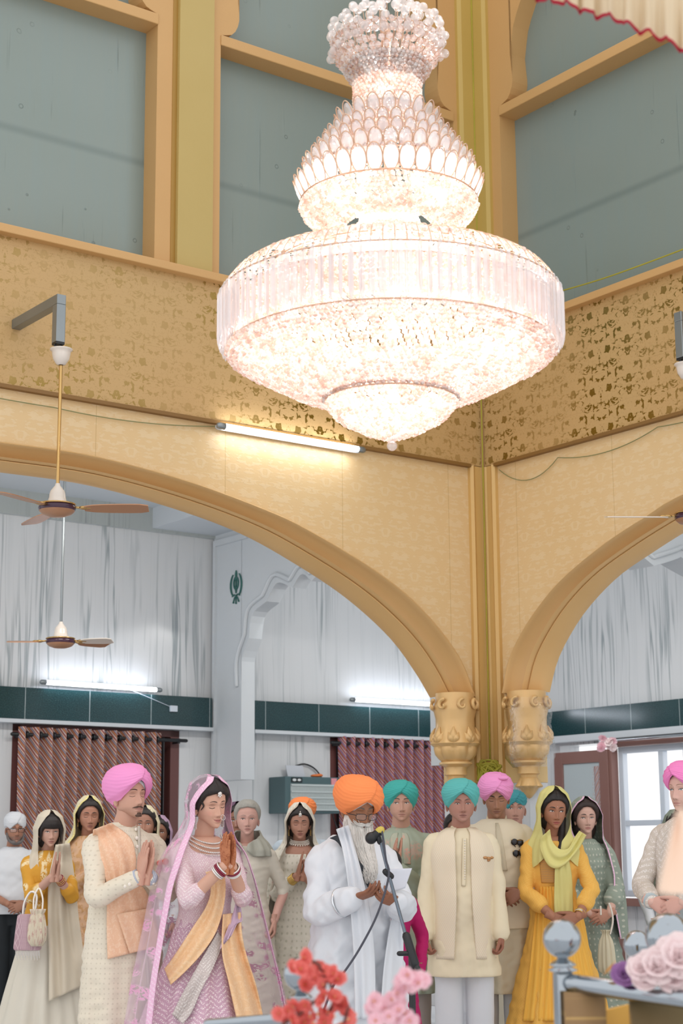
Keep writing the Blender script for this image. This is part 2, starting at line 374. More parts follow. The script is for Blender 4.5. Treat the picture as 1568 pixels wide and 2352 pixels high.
# upper windows: scalloped heads, rails, casings, filmed glass
def head_outline(x0, x1, zr=7.44, zt=9.6):
    # inner edge of the scalloped casing from the left foot over the crown to the right foot
    half = (x1-x0)/2; c = (x0+x1)/2
    R = [(0., 0.), (.11, .04), (.165, .16), (.155, .32), (.13, .36), (.155, .44), (.20, .66), (.35, .92), (.52, 1.1), (.56, 1.12), (.72, 1.3), (.86, 1.37), (.9, 1.36), (half, 1.62)]
    rc = []
    P = [(x1-a, zr+b) for a, b in R]
    segs = [P[0:4], P[3:9], P[8:12], P[11:14]]
    out = [P[0]]
    for s in segs: out += [tuple(v) for v in catmull(s, 9)[1:]]
    lft = [(2*c-x, z) for x, z in out]
    return lft[:-1]+out[::-1]      # left foot .. crown .. right foot
def upper_window(k, x0, x1, ax, lo, hi, d0):
    W_ = lambda x, d, z: (x, d, z) if ax == 'q' else (d, x, z)
    B_ = lambda a, b, c, d, e, f: box(a, b, c, d, e, f) if ax == 'q' else box(c, d, a, b, e, f)
    o = head_outline(x0, x1); xs = [x for x, z in o]; zs = [z for x, z in o]; zt = 9.4
    V = []; Fs = []
    for x, z in zip(xs, zs):
        for d in (d0, d0+.17):
            for zz in (z, zt): V.append(W_(x, d, zz))
    for i in range(len(xs)-1):
        a, b = 4*i, 4*(i+1); Fs += [[a, b, b+1, a+1], [a, a+2, b+2, b]]
    side = [B_(lo, x0, d0, d0+.17, 5.5, zt), B_(x1, hi, d0, d0+.17, 5.5, zt)]
    H('trim_%d' % (10+k*3), join((np.array(V), Fs), *side), MCASE)
    H('trim_%d' % (11+k*3), B_(x0-.002, x1+.002, d0-.01, d0+.19, 7.355, 7.44), MCASE, bevel=.006)
    H('window_%d' % (1+k), B_(x0-.04, x1+.04, d0+.17, d0+.19, 5.5, zt), MFILM)
upper_window(0, 3.46, 5.77, 'q', .3, 5.90, QL)
upper_window(1, 6.32, 8.63, 'q', 6.24, PR-.03, QL)
upper_window(2, 7.16, 9.62, 'p', 6.6, QL-.02, PR)
H('trim_20', join(box(5.94, 6.24, QL-.035, QL+.2, 5.5, 9.4)), MYEL)
H('trim_21', box(5.90, 5.94, QL-.005, QL+.2, 5.5, 9.4), m_paint('ochre_groove', '#a8813a', '#9d7630', .5))
H('trim_22', extr([(PR-.2, QL-.002), (PR-.2, QL-.03), (PR-.17, QL-.05), (PR-.05, QL-.05), (PR-.05, QL-.17), (PR-.03, QL-.2), (PR-.002, QL-.2), (PR+.1, QL-.2), (PR+.1, QL+.1), (PR-.2, QL+.1)], (5.5, 9.4), 'z'), m_paint('corner_yellow_paint', '#c2a55c', '#b99b50', .5, 0., .15))
# outer walls of the aisle
H('wall_back_left', join(box(1, 6.98, 14.5, 14.8, 0, 4.79), box(8.80, 10.67, 14.5, 14.8, 0, 4.79), box(12.5, 13.5, 14.5, 14.8, 0, 4.79), box(6.98, 8.80, 14.5, 14.8, 2.57, 4.79), box(10.67, 12.5, 14.5, 14.8, 2.60, 4.79)), MM)
H('wall_back_right', join(box(13.2, 13.5, 13.62, 14.5, 0, 4.79), box(13.2, 13.5, 11.72, 13.62, 2.50, 4.79), box(13.2, 13.5, 11.72, 12.74, 0, .86), box(13.2, 13.5, 12.74, 13.62, 0, .02), box(13.2, 13.5, 2, 11.72, 0, 4.79)), MM)
H('trim_23', join(box(1, 9.12, 14.40, 14.5, 2.60, 2.90), box(9.62, 13.2, 14.40, 14.5, 2.60, 2.90)), MG)
H('trim_24', box(13.10, 13.2, 2, 14.1, 2.60, 2.88), MG)
H('trim_25', join(box(1, 9.12, 14.36, 14.5, 2.565, 2.60), box(9.62, 13.2, 14.36, 14.5, 2.565, 2.60)), MWHITE)
H('trim_26', box(13.05, 13.2, 2, 14.1, 2.53, 2.60), MWHITE)
H('trim_27', box(1, 9.17, 14.44, 14.5, 4.55, 4.79), MFRIEZE)
H('ceiling', join(box(1, 13.4, 10.0, 14.7, 4.79, 4.9), box(9.0, 13.4, 2, 10.0, 4.79, 4.9)), MWHITE)
H('trim_28', box(8.42, 9.2, 10.3, 14.5, 4.58, 4.79), MWHITE)
H('wall_gap_backing', join(box(6.3, 9.9, 15.2, 15.25, 0, 3), box(10.2, 13.5, 15.2, 15.25, 0, 3)), simple('dark_backing', '#2d2528', .7))  # added dark backing that keeps the bright world out of the curtain gaps
# cross walls with a multifoil arch over each aisle
def foil(c, half, z0, zc):
    q = [(-half, z0), (-half+.01, z0+.2), (-half+.12, z0+.42), (-half+.10, z0+.45), (-half+.24, z0+.66), (-half+.44, z0+.79), (-half+.42, z0+.815), (-half+.66, z0+.90), (-half+.86, z0+.885), (-half+.86, z0+.915), (-half+1.06, z0+.93), (-half+1.18, z0+.88), (-.2, z0+.93), (-.08, z0+.985), (0, zc)]
    seg = [q[0:3], q[3:6], q[6:9], q[9:12], q[12:15]]
    segs = [[(-half, z0), (-half-.0, z0+.24), (-half+.13, z0+.45)], [(-half+.13, z0+.45), (-half+.19, z0+.68), (-half+.44, z0+.78)], [(-half+.44, z0+.78), (-half+.62, z0+.94), (-half+.88, z0+.86)], [(-half+.88, z0+.86), (-half+1.04, z0+.97), (-half+1.2, z0+.88)], [(-half+1.2, z0+.88), (-.1, z0+.96), (0, zc)]]
    o = []; kx = half/1.46
    segs = [[(-half+(x+half)*kx if x > -half+1.21 or 1 else x, z) for x, z in s] for s in segs]
    segs[-1][-1] = (0, zc); segs[-1][-2] = (-.1, z0+.96)
    for s in segs: o += [tuple(v) for v in catmull(s, 8)]
    L = [(c+x, z) for x, z in o]; R = [(c-x, z) for x, z in o][::-1]
    return L+R[1:]
def cross(ax, c, half, lo, hi, d0, th, nm, k):
    o = foil(c, half, 3.0, 4.0); xs = [lo]+[x for x, z in o]+[hi]; zs = [2.07]+[z for x, z in o]+[2.07]; zt = 4.62
    W_ = lambda x, d, z: (x, d, z) if ax == 'q' else (d, x, z)
    pcs = []
    V = []; Fs = []
    for x, z in o:
        for d in (d0, d0+th):
            for zz in (z, zt): V.append(W_(x, d, zz))
    for i in range(len(o)-1):
        a, b = 4*i, 4*(i+1); Fs += [[a, b, b+1, a+1], [a+2, a+3, b+3, b+2], [a, a+2, b+2, b]]
    pcs.append((np.array(V), Fs))
    B_ = lambda a, b, c_, d, e, f: box(a, b, c_, d, e, f) if ax == 'q' else box(c_, d, a, b, e, f)
    pcs += [B_(lo, o[0][0], d0, d0+th, 2.07, zt), B_(o[-1][0], hi, d0, d0+th, 2.07, zt), B_(lo, o[0][0]-.12, d0+.06, d0+th, 0, 2.07)]
    H(nm, join(*pcs), MCROSS)
    # raised edge roll along the foils and a panel frame
    oo = np.array(o)
    C = np.array([[W_(x, d0-.012, z) for x, z in [(c+(x-c)*1.045, 3.0+(z-3.0)*1.09) for x, z in o]]])[0]
    roll = tube(C, .022, 8)
    fr = [B_(lo+.02, hi-.02, d0-.03, d0, zt-.16, zt-.1), B_(lo+.02, lo+.06, d0-.03, d0, 2.07, zt-.16), B_(hi-.06, hi-.02, d0-.03, d0, 2.07, zt-.16)]
    H('trim_%d' % k, join(roll, *fr), MCROSS, smooth=True, sharp=40)
cross('p', 12.48, 1.46, 10.36, 14.46, 9.17, .16, 'wall_cross_left', 29)
cross('q', 11.6, 2.05, 9.3, 13.2, 10.3, .3, 'wall_cross_right', 30)
# ------------------------------------------------ khanda emblem on the cross wall (flat metal emblem)
def ribbon(P, w):
    P = np.asarray(P, float); w = np.broadcast_to(w, (len(P),)); T = np.gradient(P, axis=0); T /= np.linalg.norm(T, axis=1)[:, None]
    N = np.c_[-T[:, 1], T[:, 0]]; A = P+N*w[:, None]/2; B = P-N*w[:, None]/2
    return np.vstack([A, B[::-1]])
def emb(pts, s=.001): # outline in mm (x right seen, y up) -> plate on wall plane p=9.17 ; right seen = -q
    pts = np.asarray(pts, float)*s; return extr([(14.032-x, 3.993+y) for x, y in pts], (9.155, 9.168), 'p')
def arc(cx, cy, rx, ry, a0, a1, n=22): a = np.radians(np.linspace(a0, a1, n)); return np.c_[cx+rx*np.cos(a), cy+ry*np.sin(a)]
kw = np.sin(np.linspace(.15, PI-.25, 22))
pcs = [emb([(0, 170), (13, 140), (15, 120), (8, 98), (14, 92), (-14, 92), (-8, 98), (-15, 120), (-13, 140)]),
       emb(ribbon(arc(0, 38, 40, 62, 0, 360, 40), 13)), emb(ribbon([(0, 95), (0, 0), (0, -60)], 11)),
       emb([(-24, 88), (24, 88), (12, 68), (0, 64), (-12, 68)]), emb([(-26, -4), (26, -4), (14, -30), (0, -66), (-14, -30)]),
       emb(ribbon(arc(-6, 20, 92, 128, 122, 238), 5+13*kw)), emb(ribbon(arc(6, 20, 92, 128, 58, -58), 5+13*kw)),
       emb(ribbon([(-52, -88), (-30, -76), (0, -92), (28, -112), (46, -150)], 9)), emb(ribbon([(52, -88), (30, -76), (0, -92), (-28, -112), (-46, -150)], 9)),
       emb(ribbon([(0, -88), (0, -160)], 5))]
cir = arc(0, 0, 9, 9, 0, 360, 14)[:-1]
pcs += [emb(cir+np.array(c)) for c in ((0, -166), (-48, -156), (48, -150))]
pcs += [emb([(-58, -70), (-70, -98), (-40, -84)]), emb([(58, -70), (70, -98), (40, -84)])]
e = H('khanda_emblem', join(*pcs), simple('dark_green_enamel', '#2f6660', .4), kind=None)
tag(e, 'dark green crossed swords and ring emblem fixed on the white arch wall', 'emblem')
# ------------------------------------------------ gold pendants under the arch feet
def pendant(cx, cy, rot, scl=1.):
    def ring(r, z, lob=0, amp=0., ph=0.):
        a = np.linspace(0, 2*PI, 64, endpoint=False); rr = r*(1+amp*np.abs(np.sin(lob*a/2+ph)) if lob else np.ones(64)*r/r*1.)
        if not lob: rr = np.full(64, r)
        return np.stack([rr*np.cos(a)*1., rr*np.sin(a)*1., np.full(64, z)], -1)
    rows = [ring(.15, 2.56), ring(.15, 2.50), ring(.165, 2.46), ring(.165, 2.42), ring(.15, 2.36), ring(.15, 2.30), ring(.165, 2.24), ring(.170, 2.19, 8, .08), ring(.178, 2.165, 8, .13), ring(.165, 2.155, 8, .16), ring(.150, 2.14, 8, .15), ring(.150, 2.12, 8, .16), ring(.142, 2.08, 8, .15), ring(.120, 2.045, 8, .12), ring(.11, 2.03), ring(.125, 2.022), ring(.128, 2.008), ring(.115, 2.0), ring(.085, 1.985), ring(.08, 1.955), ring(.087, 1.935), ring(.087, 1.925), ring(.07, 1.915), ring(.066, 1.895), ring(.078, 1.885), ring(.08, 1.86, 8, .12), ring(.094, 1.83, 8, .2), ring(.088, 1.822, 8, .2), ring(.07, 1.815, 8, .1), ring(.05, 1.78), ring(.02, 1.745), ring(.002, 1.735)]
    P = grid(np.array(rows), wv=True, caps=True); pieces = [P]
    for a in np.radians([-70, -20, 20, 70, 110, 160, 200, 250]):      # scroll volutes under the arch foot and leaves on the vase
        dirv = np.array([math.cos(a), math.sin(a)*1., 0]); side = np.array([-math.sin(a), math.cos(a), 0])
        t = np.linspace(0, 1, 16); ang = t*4.6; rr = .045*(1-.75*t)
        c = dirv*.175+np.array([0, 0, 2.46]); pth = c+dirv*0.0+np.outer(rr*np.cos(ang+1.6), side)+np.outer(rr*np.sin(ang+1.6), [0, 0, 1.])+np.outer(.015*t, dirv)
        pieces.append(tube(pth, .016*(1-.4*t), 7))
    for a in np.linspace(0, 2*PI, 8, endpoint=False):
        dirv = np.array([math.cos(a), math.sin(a)*1., 0]); side = np.array([-math.sin(a), math.cos(a), 0])
        for k, (tilt, hh) in enumerate(((0, .12), (-.55, .075), (.55, .075))):
            base = dirv*.17+np.array([0, 0, 2.17]); tip = dirv*.157+np.array([0, 0, 2.17+hh])+side*math.sin(tilt)*hh
            ctl = catmull([base, (base+tip)/2+dirv*.012, tip], 7)
            pieces.append(tube(ctl, np.array([.010, .024, .030, .030, .024, .014, .005]), 8, flat=.75, up=dirv))
    V, Fs, _ = join(*pieces)
    V = V.copy(); V[:, 2] = 2.52+(V[:, 2]-2.52)*.985
    c, s = math.cos(rot), math.sin(rot)
    X = V[:, 0]*c-V[:, 1]*s+cx; Y = V[:, 0]*s+V[:, 1]*c+cy
    return np.c_[X, Y, V[:, 2]], Fs
for k, (cx, cy, rt) in enumerate(((8.51, 9.93, 0), (8.87, 9.50, PI/2))):
    H('trim_%d' % (31+k), pendant(cx, cy, rt), MCAP, smooth=True, sharp=45)
# clear cellophane wrapper still on the right pendant
t = NT('clear_wrapping_film'); tb = t.n('ShaderNodeBsdfTransparent'); gl = t.n('ShaderNodeBsdfGlossy'); gl.inputs[1].default_value = .08
lw = t.n('ShaderNodeLayerWeight'); lw.inputs[0].default_value = .35; mx = t.n('ShaderNodeMixShader'); t.l(lw.outputs[1], mx.inputs[0])
gl2 = t.bump(t.noise(t.coord(), 14, 3), .9, .02); t.l(gl2, gl.inputs['Normal']); t.l(tb.outputs[0], mx.inputs[1]); t.l(gl.outputs[0], mx.inputs[2]); MFW = t.done(mx)
a = np.linspace(-.6*PI, .6*PI, 30)
G = np.array([[(8.87-.0+(.2+rz)*-math.cos(x)*.9, 9.46+(.17+rz)*-math.sin(x), z) for x in a] for z, rz in ((2.5, -.0), (2.45, .01), (2.4, .02), (2.3, 0.), (2.15, .035), (2.05, .03), (1.98, -.03))])
f = H('plastic_film', grid(G), MFW, kind=None, smooth=True); tag(f, 'clear plastic film wrapped round the right gold pendant', 'wrapping')
# ------------------------------------------------ left and middle curtains, frames, rods
def curtain(p0, p1, q, z0, z1, nf, mat, label, amp=.035, seed=0):
    r = np.random.RandomState(seed); n = nf*14; x = np.linspace(0, 1, n); ph = x*nf*2*PI+.5*np.sin(x*9+seed)
    m = 24; G = np.zeros((m, n, 3)); UV = np.zeros((m, n, 2))
    arcl = None
    for k, v in enumerate(np.linspace(0, 1, m)):
        z = z1+(z0-z1)*v; yy = q-amp*np.sin(ph)*(1-.12*math.sin(v*5))-.01*np.sin(ph*.37+v*3)
        xx = p0+(p1-p0)*x+.010*np.sin(ph*.5+v*4)*v
        G[k] = np.c_[xx, yy, np.full(n, z)]
        if arcl is None: arcl = np.r_[0, np.cumsum(np.hypot(np.diff(xx), np.diff(yy)))]
        UV[k] = np.c_[arcl, np.full(n, z)]
    return grid(G, uv=UV)
MC1 = m_curtain('striped_curtain_cloth'); MC2 = m_curtain('striped_curtain_cloth_violet', ('#9a4a68', '#d6b8b4', '#b9785c', '#a58fb4', '#7f3a56'), 14., .72)
def curtain_set(p0, p1, c0, c1, zt, nf, mat, lab, rlab, seed, wx0, wx1, k):
    H('window_%d' % k, join(box(wx0, wx0+.08, 14.5, 14.62, 0, zt), box(wx1-.1, wx1, 14.5, 14.62, 0, zt), box(wx0, wx1, 14.5, 14.62, zt-.06, zt), box(wx1-.28, wx1-.2, 14.56, 14.62, 0, zt), box(wx0, wx1, 14.6, 14.64, 0, .1)), MWOOD)
    r = H('curtain_rod', join(tube([(wx0-.05, 14.40, zt-.1), (wx1+.02, 14.40, zt-.1)], .018, 10), box(wx0+.02, wx0+.05, 14.4, 14.5, zt-.13, zt-.08), box(wx1-.08, wx1-.05, 14.4, 14.5, zt-.13, zt-.08)), MBLACK, kind=None, smooth=True, sharp=40)
    tag(r, rlab, 'curtain rod')
    cu = empty('curtain'); tag(cu, lab, 'curtain', None)
    o = H('cloth', curtain(c0, c1, 14.40, .1, zt-.03, nf, mat, lab, .055, seed), mat, parent=cu, smooth=True); o.rotation_euler[2] = TH
    for i in range(nf):
        x = c0+(c1-c0)*(i+.62)/nf
        g = H('eyelet', lathe([(.022, -.012), (.032, -.012), (.034, 0), (.032, .012), (.022, .012), (.022, -.012)], 16), MBLACK, parent=cu, smooth=True)
        g.rotation_euler = (0, PI/2, TH); g.location = Vector(hall(x, 14.398, zt-.1))
curtain_set(0, 0, 6.99, 8.54, 2.56, 11, MC1, 'striped maroon and cream eyelet curtain behind the pink-turbaned groom', 'black curtain rod above the left striped curtain', 3, 6.98, 8.80, 4)
curtain_set(0, 0, 10.72, 12.45, 2.60, 13, MC2, 'striped mauve and orange eyelet curtain behind the orange-turbaned man', 'black curtain rod above the middle striped curtain', 5, 10.67, 12.5, 5)
# ------------------------------------------------ right window, door leaf
def fr(y0, y1, z0, z1, w, x0, x1): return join(box(x0, x1, y0, y0+w, z0, z1), box(x0, x1, y1-w, y1, z0, z1), box(x0, x1, y0+w, y1-w, z1-w, z1), box(x0, x1, y0+w, y1-w, z0, z0+w))
w6 = empty('window_6'); w6['kind'] = 'structure'; w6.rotation_euler[2] = TH
H('window_frame', join(fr(11.76, 12.74, .88, 2.44, .07, 13.2, 13.32), box(13.2, 13.3, 12.10, 12.17, .95, 2.37), box(13.2, 13.3, 11.83, 12.67, 1.61, 1.67)), MUPVC, parent=w6, bevel=.006)
H('pane', box(13.27, 13.28, 11.8, 12.7, .92, 2.40), emit('bright_daylight_behind_glass', '#f7f4f4', 1.05), parent=w6)
H('window_sill', box(13.05, 13.2, 11.72, 12.9, .79, .87), MBROWN, parent=w6, bevel=.005)
H('trim_33', join(box(13.1, 13.2, 11.6, 12.76, 2.44, 2.52), box(13.1, 13.2, 12.74, 12.80, .0, 2.44)), MBROWN, bevel=.004)
d1 = empty('door_1'); d1['kind'] = 'structure'; d1.rotation_euler[2] = TH
H('door_leaf', fr(12.78, 13.60, .02, 2.42, .13, 13.08, 13.13), MBROWN, parent=d1, bevel=.005)
H('glass', box(13.10, 13.105, 12.88, 13.50, .14, 2.3), simple('pale_frosted_glass', '#b4bfc2', .25), parent=d1)
G = curtain(13.05-.14, 13.05, 0, .2, 2.25, 2, MC2, '', .012, 9); V = G[0].copy(); V = np.c_[13.095+V[:, 1]*.3, V[:, 0]-.02, V[:, 2]]
o = H('door_curtain_strip', (V, G[1], G[2]), m_curtain('pale_striped_cloth', ('#b58a92', '#d8d0cc', '#c09a86', '#b9c0c6', '#a87f8a'), 14., .7), parent=d1, smooth=True); o.location[1] = 0
r = H('curtain_rail', join(tube([(13.02, 11.2, 2.50), (13.02, 12.8, 2.50)], .016, 10), ball((13.02, 12.8, 2.5), .03)), MCHROME, kind=None, smooth=True); tag(r, 'chrome curtain rail over the bright white window on the right', 'curtain rail')
# ------------------------------------------------ AC unit (wall heater) and what lies on it
ac = empty('air_conditioner'); ac.rotation_euler[2] = TH; tag(ac, 'grey wall air conditioner with ribbed white grille on the marble wall', 'air conditioner')
H('case', join(box(9.88, 10.57, 14.2, 14.5, 1.755, 2.125)), simple('teal_grey_plastic', '#4a6266', .5), parent=ac, bevel=.01)
gr = [box(9.95+i*.0165, 9.957+i*.0165, 14.183, 14.19, 1.785, 2.045) for i in range(37)]+[box(9.945, 10.565, 14.178, 14.19, z, z+.014) for z in (1.785, 1.845, 1.905, 1.965, 2.03)]
H('grille', join(box(9.945, 10.56, 14.19, 14.2, 1.78, 2.05), *gr), simple('pale_grille_plastic', '#b9c2c2', .5), parent=ac)
H('label_plate', box(9.955, 10.09, 14.192, 14.2, 2.065, 2.115), simple('black_label', '#20292c', .4), parent=ac)
H('sticker', box(10.46, 10.53, 14.192, 14.2, 2.05, 2.115), simple('pink_sticker', '#d98f97', .5), parent=ac)
for dx, w in ((0, .05), (.06, .045)):
    H('label_mark', join(ball((9.99+dx, 14.19, 2.09), w/2, 12, 8, (1, .1, .55))), simple('label_white', '#d5dadb', .5), parent=ac, smooth=True)
pa = H('paper_sheet', extr([(10.07, 2.127), (10.29, 2.127), (10.26, 2.25), (10.04, 2.25)], (14.42, 14.425), 'q'), simple('white_paper', '#ccd0d8', .7), kind=None); tag(pa, 'white sheet of paper leaning on top of the wall air conditioner', 'paper')
cl = H('folded_cloth', remesh([ball((10.37, 14.35, 2.145), .06, 16, 10, (1, .8, .28)), ball((10.41, 14.34, 2.15), .045, 16, 10, (1, .8, .4))], .008, 3), simple('orange_cloth', '#e07a3e', .8), kind=None, smooth=True); tag(cl, 'small folded orange cloth on top of the wall air conditioner', 'cloth')
cb = H('power_cable', tube(catmull([(10.2, 14.47, 2.25), (10.33, 14.47, 2.27), (10.48, 14.47, 2.2), (10.6, 14.46, 2.0), (10.66, 14.42, 1.7), (10.72, 14.3, 1.4)], 30), .008, 6), MBLACK, kind=None, smooth=True); tag(cb, 'dark power cable looping from the air conditioner to the middle curtain', 'cable')
# ------------------------------------------------ tube lights
def tube_light(a, b, label, r=.019, back=(0, 0, 0), group=None):
    t = empty('tube_light', ((a+b)/2).tolist()); tag(t, label, 'light', group); c = (a+b)/2; d = (b-a)/np.linalg.norm(b-a)
    V = tube([a-c, b-c], r, 12)
    link('tube', mesh_from(*V[:2]), MTUBE, t)
    bk = np.array(back); 
    link('housing', mesh_from(*tube([a-c-d*.03+bk, b-c+d*.03+bk], r*.9, 4)[:2]), MWHITE, t, smooth=False)
    for s, e in ((a, -1), (b, 1)):
        link('end_cap', mesh_from(*tube([s-c, s-c+d*e*.04], r*1.15, 10)[:2]), MSTEEL, t)
    return t
uq = UQ_
tube_light(hall(6.31, QL-.10, 4.355), hall(7.52, QL-.10, 4.355), 'bright tube light fixed under the foil band on the left gold wall', .022, uq*.04)
tube_light(hall(7.24, 14.36, 2.955), hall(8.45, 14.36, 2.945), 'left glowing tube light above the dark granite band', .02, uq*.04)
tube_light(hall(10.9, 14.36, 2.965), hall(12.12, 14.36, 2.965), 'right glowing tube light above the dark granite band', .02, uq*.04)
j = H('junction_box', box(8.62, 8.70, 14.37, 14.4, 2.74, 2.80), MUPVC, kind=None, bevel=.004); tag(j, 'small pale socket box on the granite band under the left tube light', 'socket')
j = H('light_wire', tube(catmull([(8.2, 14.38, 2.92), (8.4, 14.385, 2.86), (8.62, 14.385, 2.79)], 16), .003, 5), MUPVC, kind=None, smooth=True); tag(j, 'thin wire from the left tube light to the socket box', 'wire')
# ------------------------------------------------ cords and wires
MCORD = m_paint('yellow_green_cord', '#b5a932', '#8f8a2a', .6, 0., .3)
r_ = random.Random(4)
pts = []
for i in range(60):
    a = i*1.05; pts.append((PR-.10+.085*math.cos(a+.3*math.sin(i))*(.6+.4*r_.random()), QL-.10-.0+.085*-math.cos(a)*(.6+.4*r_.random())*.8, 1.96+.07*math.sin(a*1.31)+.03*r_.uniform(-1, 1)))
d_ = np.array(pts); off = (d_[:, 0]-PR+.1); d_[:, 1] = QL-.1-off*1.0*.85+.02*np.array([r_.uniform(-1, 1) for _ in pts])
rp = empty('rope'); rp.rotation_euler[2] = TH; tag(rp, 'yellow green cord hanging down the gold corner into a coiled bundle', 'rope')
H('coil', tube(catmull(d_, 420), .0085, 7), MCORD, parent=rp, smooth=True)
H('hanging_cord', tube(catmull([(PR-.055, QL-.055, 8.9), (PR-.055, QL-.055, 5.6), (PR-.1, QL-.1, 5.5), (PR-.1, QL-.1, 5.40), (PR-.055, QL-.055, 5.2), (PR-.055, QL-.055, 4.4), (PR-.055, QL-.055, 2.06)], 60), .006, 7), MCORD, parent=rp, smooth=True)
w = H('yellow_wire', tube(catmull([(PR-.11, 9.0, 5.6), (PR-.11, 8.3, 5.56), (PR-.11, 7.3, 5.56), (PR-.11, 6.6, 5.6)], 30), .006, 6), MCORD, kind=None, smooth=True); tag(w, 'yellow cord lying along the ledge under the right upper window', 'cord')
def swag(pts, nm, lab, ax):
    P = []
    for (a, za), (b, zb), s in pts:
        for t in np.linspace(0, 1, 14)[:-1]: P.append((a+(b-a)*t, za+(zb-za)*t-s*4*t*(1-t)))
    P.append((pts[-1][1][0], pts[-1][1][1]))
    C = [(x, QL-.02, z) if ax == 'q' else (PR-.02, x, z) for x, z in P]
    o = H(nm, tube(C, .0035, 5), m_paint('green_grey_wire', '#8b8d5a', '#777a50', .6), kind=None, smooth=True); tag(o, lab, 'wire')
swag([((9.72, 4.35), (9.05, 4.32), .13), ((9.05, 4.32), (8.02, 4.345), .07), ((8.02, 4.345), (7.0, 4.37), .03)], 'string_wire', 'thin wire swagging below the foil band on the right gold wall', 'p')
swag([((3.6, 4.37), (5.0, 4.31), .02), ((5.0, 4.31), (6.29, 4.37), .035)], 'string_wire', 'thin wire tacked below the foil band left of the tube light', 'q')
# ------------------------------------------------ ceiling fans
MFANB = m_paint('bronze_fan_paint', '#b98a68', '#a87a5a', .35, .3, .05); MFANW = simple('pearl_fan_enamel', '#d9cfc4', .25); MPLUM = simple('plum_enamel', '#3c1f33', .2); MGB = simple('brass_trim', '#c9a56a', .25, .9)
def fan(loc, rodlen, blades, label, R=.56, mats=None, canopy=True, rodmat=None):
    f = empty('ceiling_fan', loc); tag(f, label, 'fan')
    link('motor', mesh_from(*lathe([(.0, -.052), (.05, -.05), (.09, -.036), (.108, -.02), (.112, -.012)], 40)[:2]), MFANB, f)
    link('motor_ring', mesh_from(*lathe([(.112, -.014), (.118, 0), (.112, .018), (.10, .026)], 40)[:2]), MPLUM, f)
    link('motor_cover', mesh_from(*lathe([(.115, .022), (.10, .03), (.075, .036), (.06, .045), (.052, .07), (.05, .09), (.045, .11), (.03, .13), (.018, .145), (.014, .16)], 36)[:2]), MFANW, f)
    link('brass_band', mesh_from(*lathe([(.112, .02), (.12, .024), (.112, .03)], 36)[:2]), MGB, f)
    link('rod', mesh_from(*tube([(0, 0, .12), (0, 0, rodlen)], .011, 10)[:2]), rodmat or MGB, f)
    if canopy: link('canopy', mesh_from(*lathe([(.016, rodlen-.05), (.03, rodlen-.045), (.052, rodlen-.01), (.058, rodlen+.02), (.06, rodlen+.04), (.072, rodlen+.048), (.072, rodlen+.055), (.05, rodlen+.055)], 30)[:2]), MFANW, f)
    for k, a in enumerate(blades):
        a = math.radians(a); d = np.array([math.cos(a), math.sin(a), 0]); s = np.array([-math.sin(a), math.cos(a), 0.]); z = np.array([0, 0, 1.])
        link('blade_arm', mesh_from(*join(tube([d*.10+z*.008, d*.15+z*.004, d*.2+z*.004], [.014, .02, .022], 8, flat=.4, up=z), ball(d*.165+z*.004, .032, 14, 8, (1, 1, .35)))[:2]), MGB, f)
        rows = []
        for t, w in zip(np.linspace(0, 1, 9), (.035, .055, .062, .066, .068, .07, .07, .068, .05)):
            r = .17+(R-.17)*t; tw = .18
            rows.append([d*r+s*w*x+z*(-w*x*tw+.003*(1 if u else -1)) for x, u in ((-1, 1), (-.5, 1), (0, 1), (.5, 1), (1, 1), (1, 0), (.5, 0), (0, 0), (-.5, 0), (-1, 0))])
        link('blade', mesh_from(*grid(np.array(rows), wv=True, caps=True)[:2]), (mats[k] if mats else MFANB), f, smooth=False)
    return f
fan(at(131, 1168, 10.27), 4.46-at(131, 1168, 10.27)[2], (2, 118, 242), 'near left ceiling fan hanging on a braided rod below the steel bracket', .57)
fan(hall(8.24, 7.2, at(1568, 1188, 10.7)[2]), 4.46-at(1568, 1188, 10.7)[2], (183, 75, 305), 'right ceiling fan cut by the edge, in front of the right arch', .57, [MFANW]*3)
fan(at(139, 1474, 13.3), 1.74, (35, -5, 185), 'far left ceiling fan on a long grey rod against the marble wall', .42, [MFANB, MFANW, MFANB], False, MSTEEL)
def bracket(ax, lab):
    if ax == 'q': a, b = (4.7, QL, 4.83), (4.7, 9.28, 4.83)
    else: a, b = (PR, 7.2, 4.83), (8.22, 7.2, 4.83)
    w = .032; e = empty('fan_bracket'); e.rotation_euler[2] = TH; tag(e, lab, 'bracket', None)
    x0, x1 = sorted((a[0], b[0])); y0, y1 = sorted((a[1], b[1]))
    H('arm', box(x0-w, x1+w, y0-w, y1+w, 4.80, 4.865) if ax == 'p' else box(x0-w, x1+w, y0-w, y1, 4.80, 4.865), MSTEEL, parent=e, bevel=.004)
    H('drop', box(b[0]-w, b[0]+w, b[1]-w, b[1]+w, 4.55, 4.80), MSTEEL, parent=e, bevel=.004)
    H('hook', join(tube(catmull([(b[0]-.02, b[1], 4.56), (b[0]-.02, b[1], 4.50), (b[0]+.0, b[1], 4.475), (b[0]+.02, b[1], 4.50), (b[0]+.02, b[1], 4.56)], 16), .008, 6), box(b[0]-.03, b[0]+.03, b[1]-.03, b[1]+.03, 4.535, 4.55)), MBLACK, parent=e, smooth=False)
bracket('q', 'galvanised steel fan bracket on the left foil band'); bracket('p', 'galvanised steel fan bracket on the right foil band')
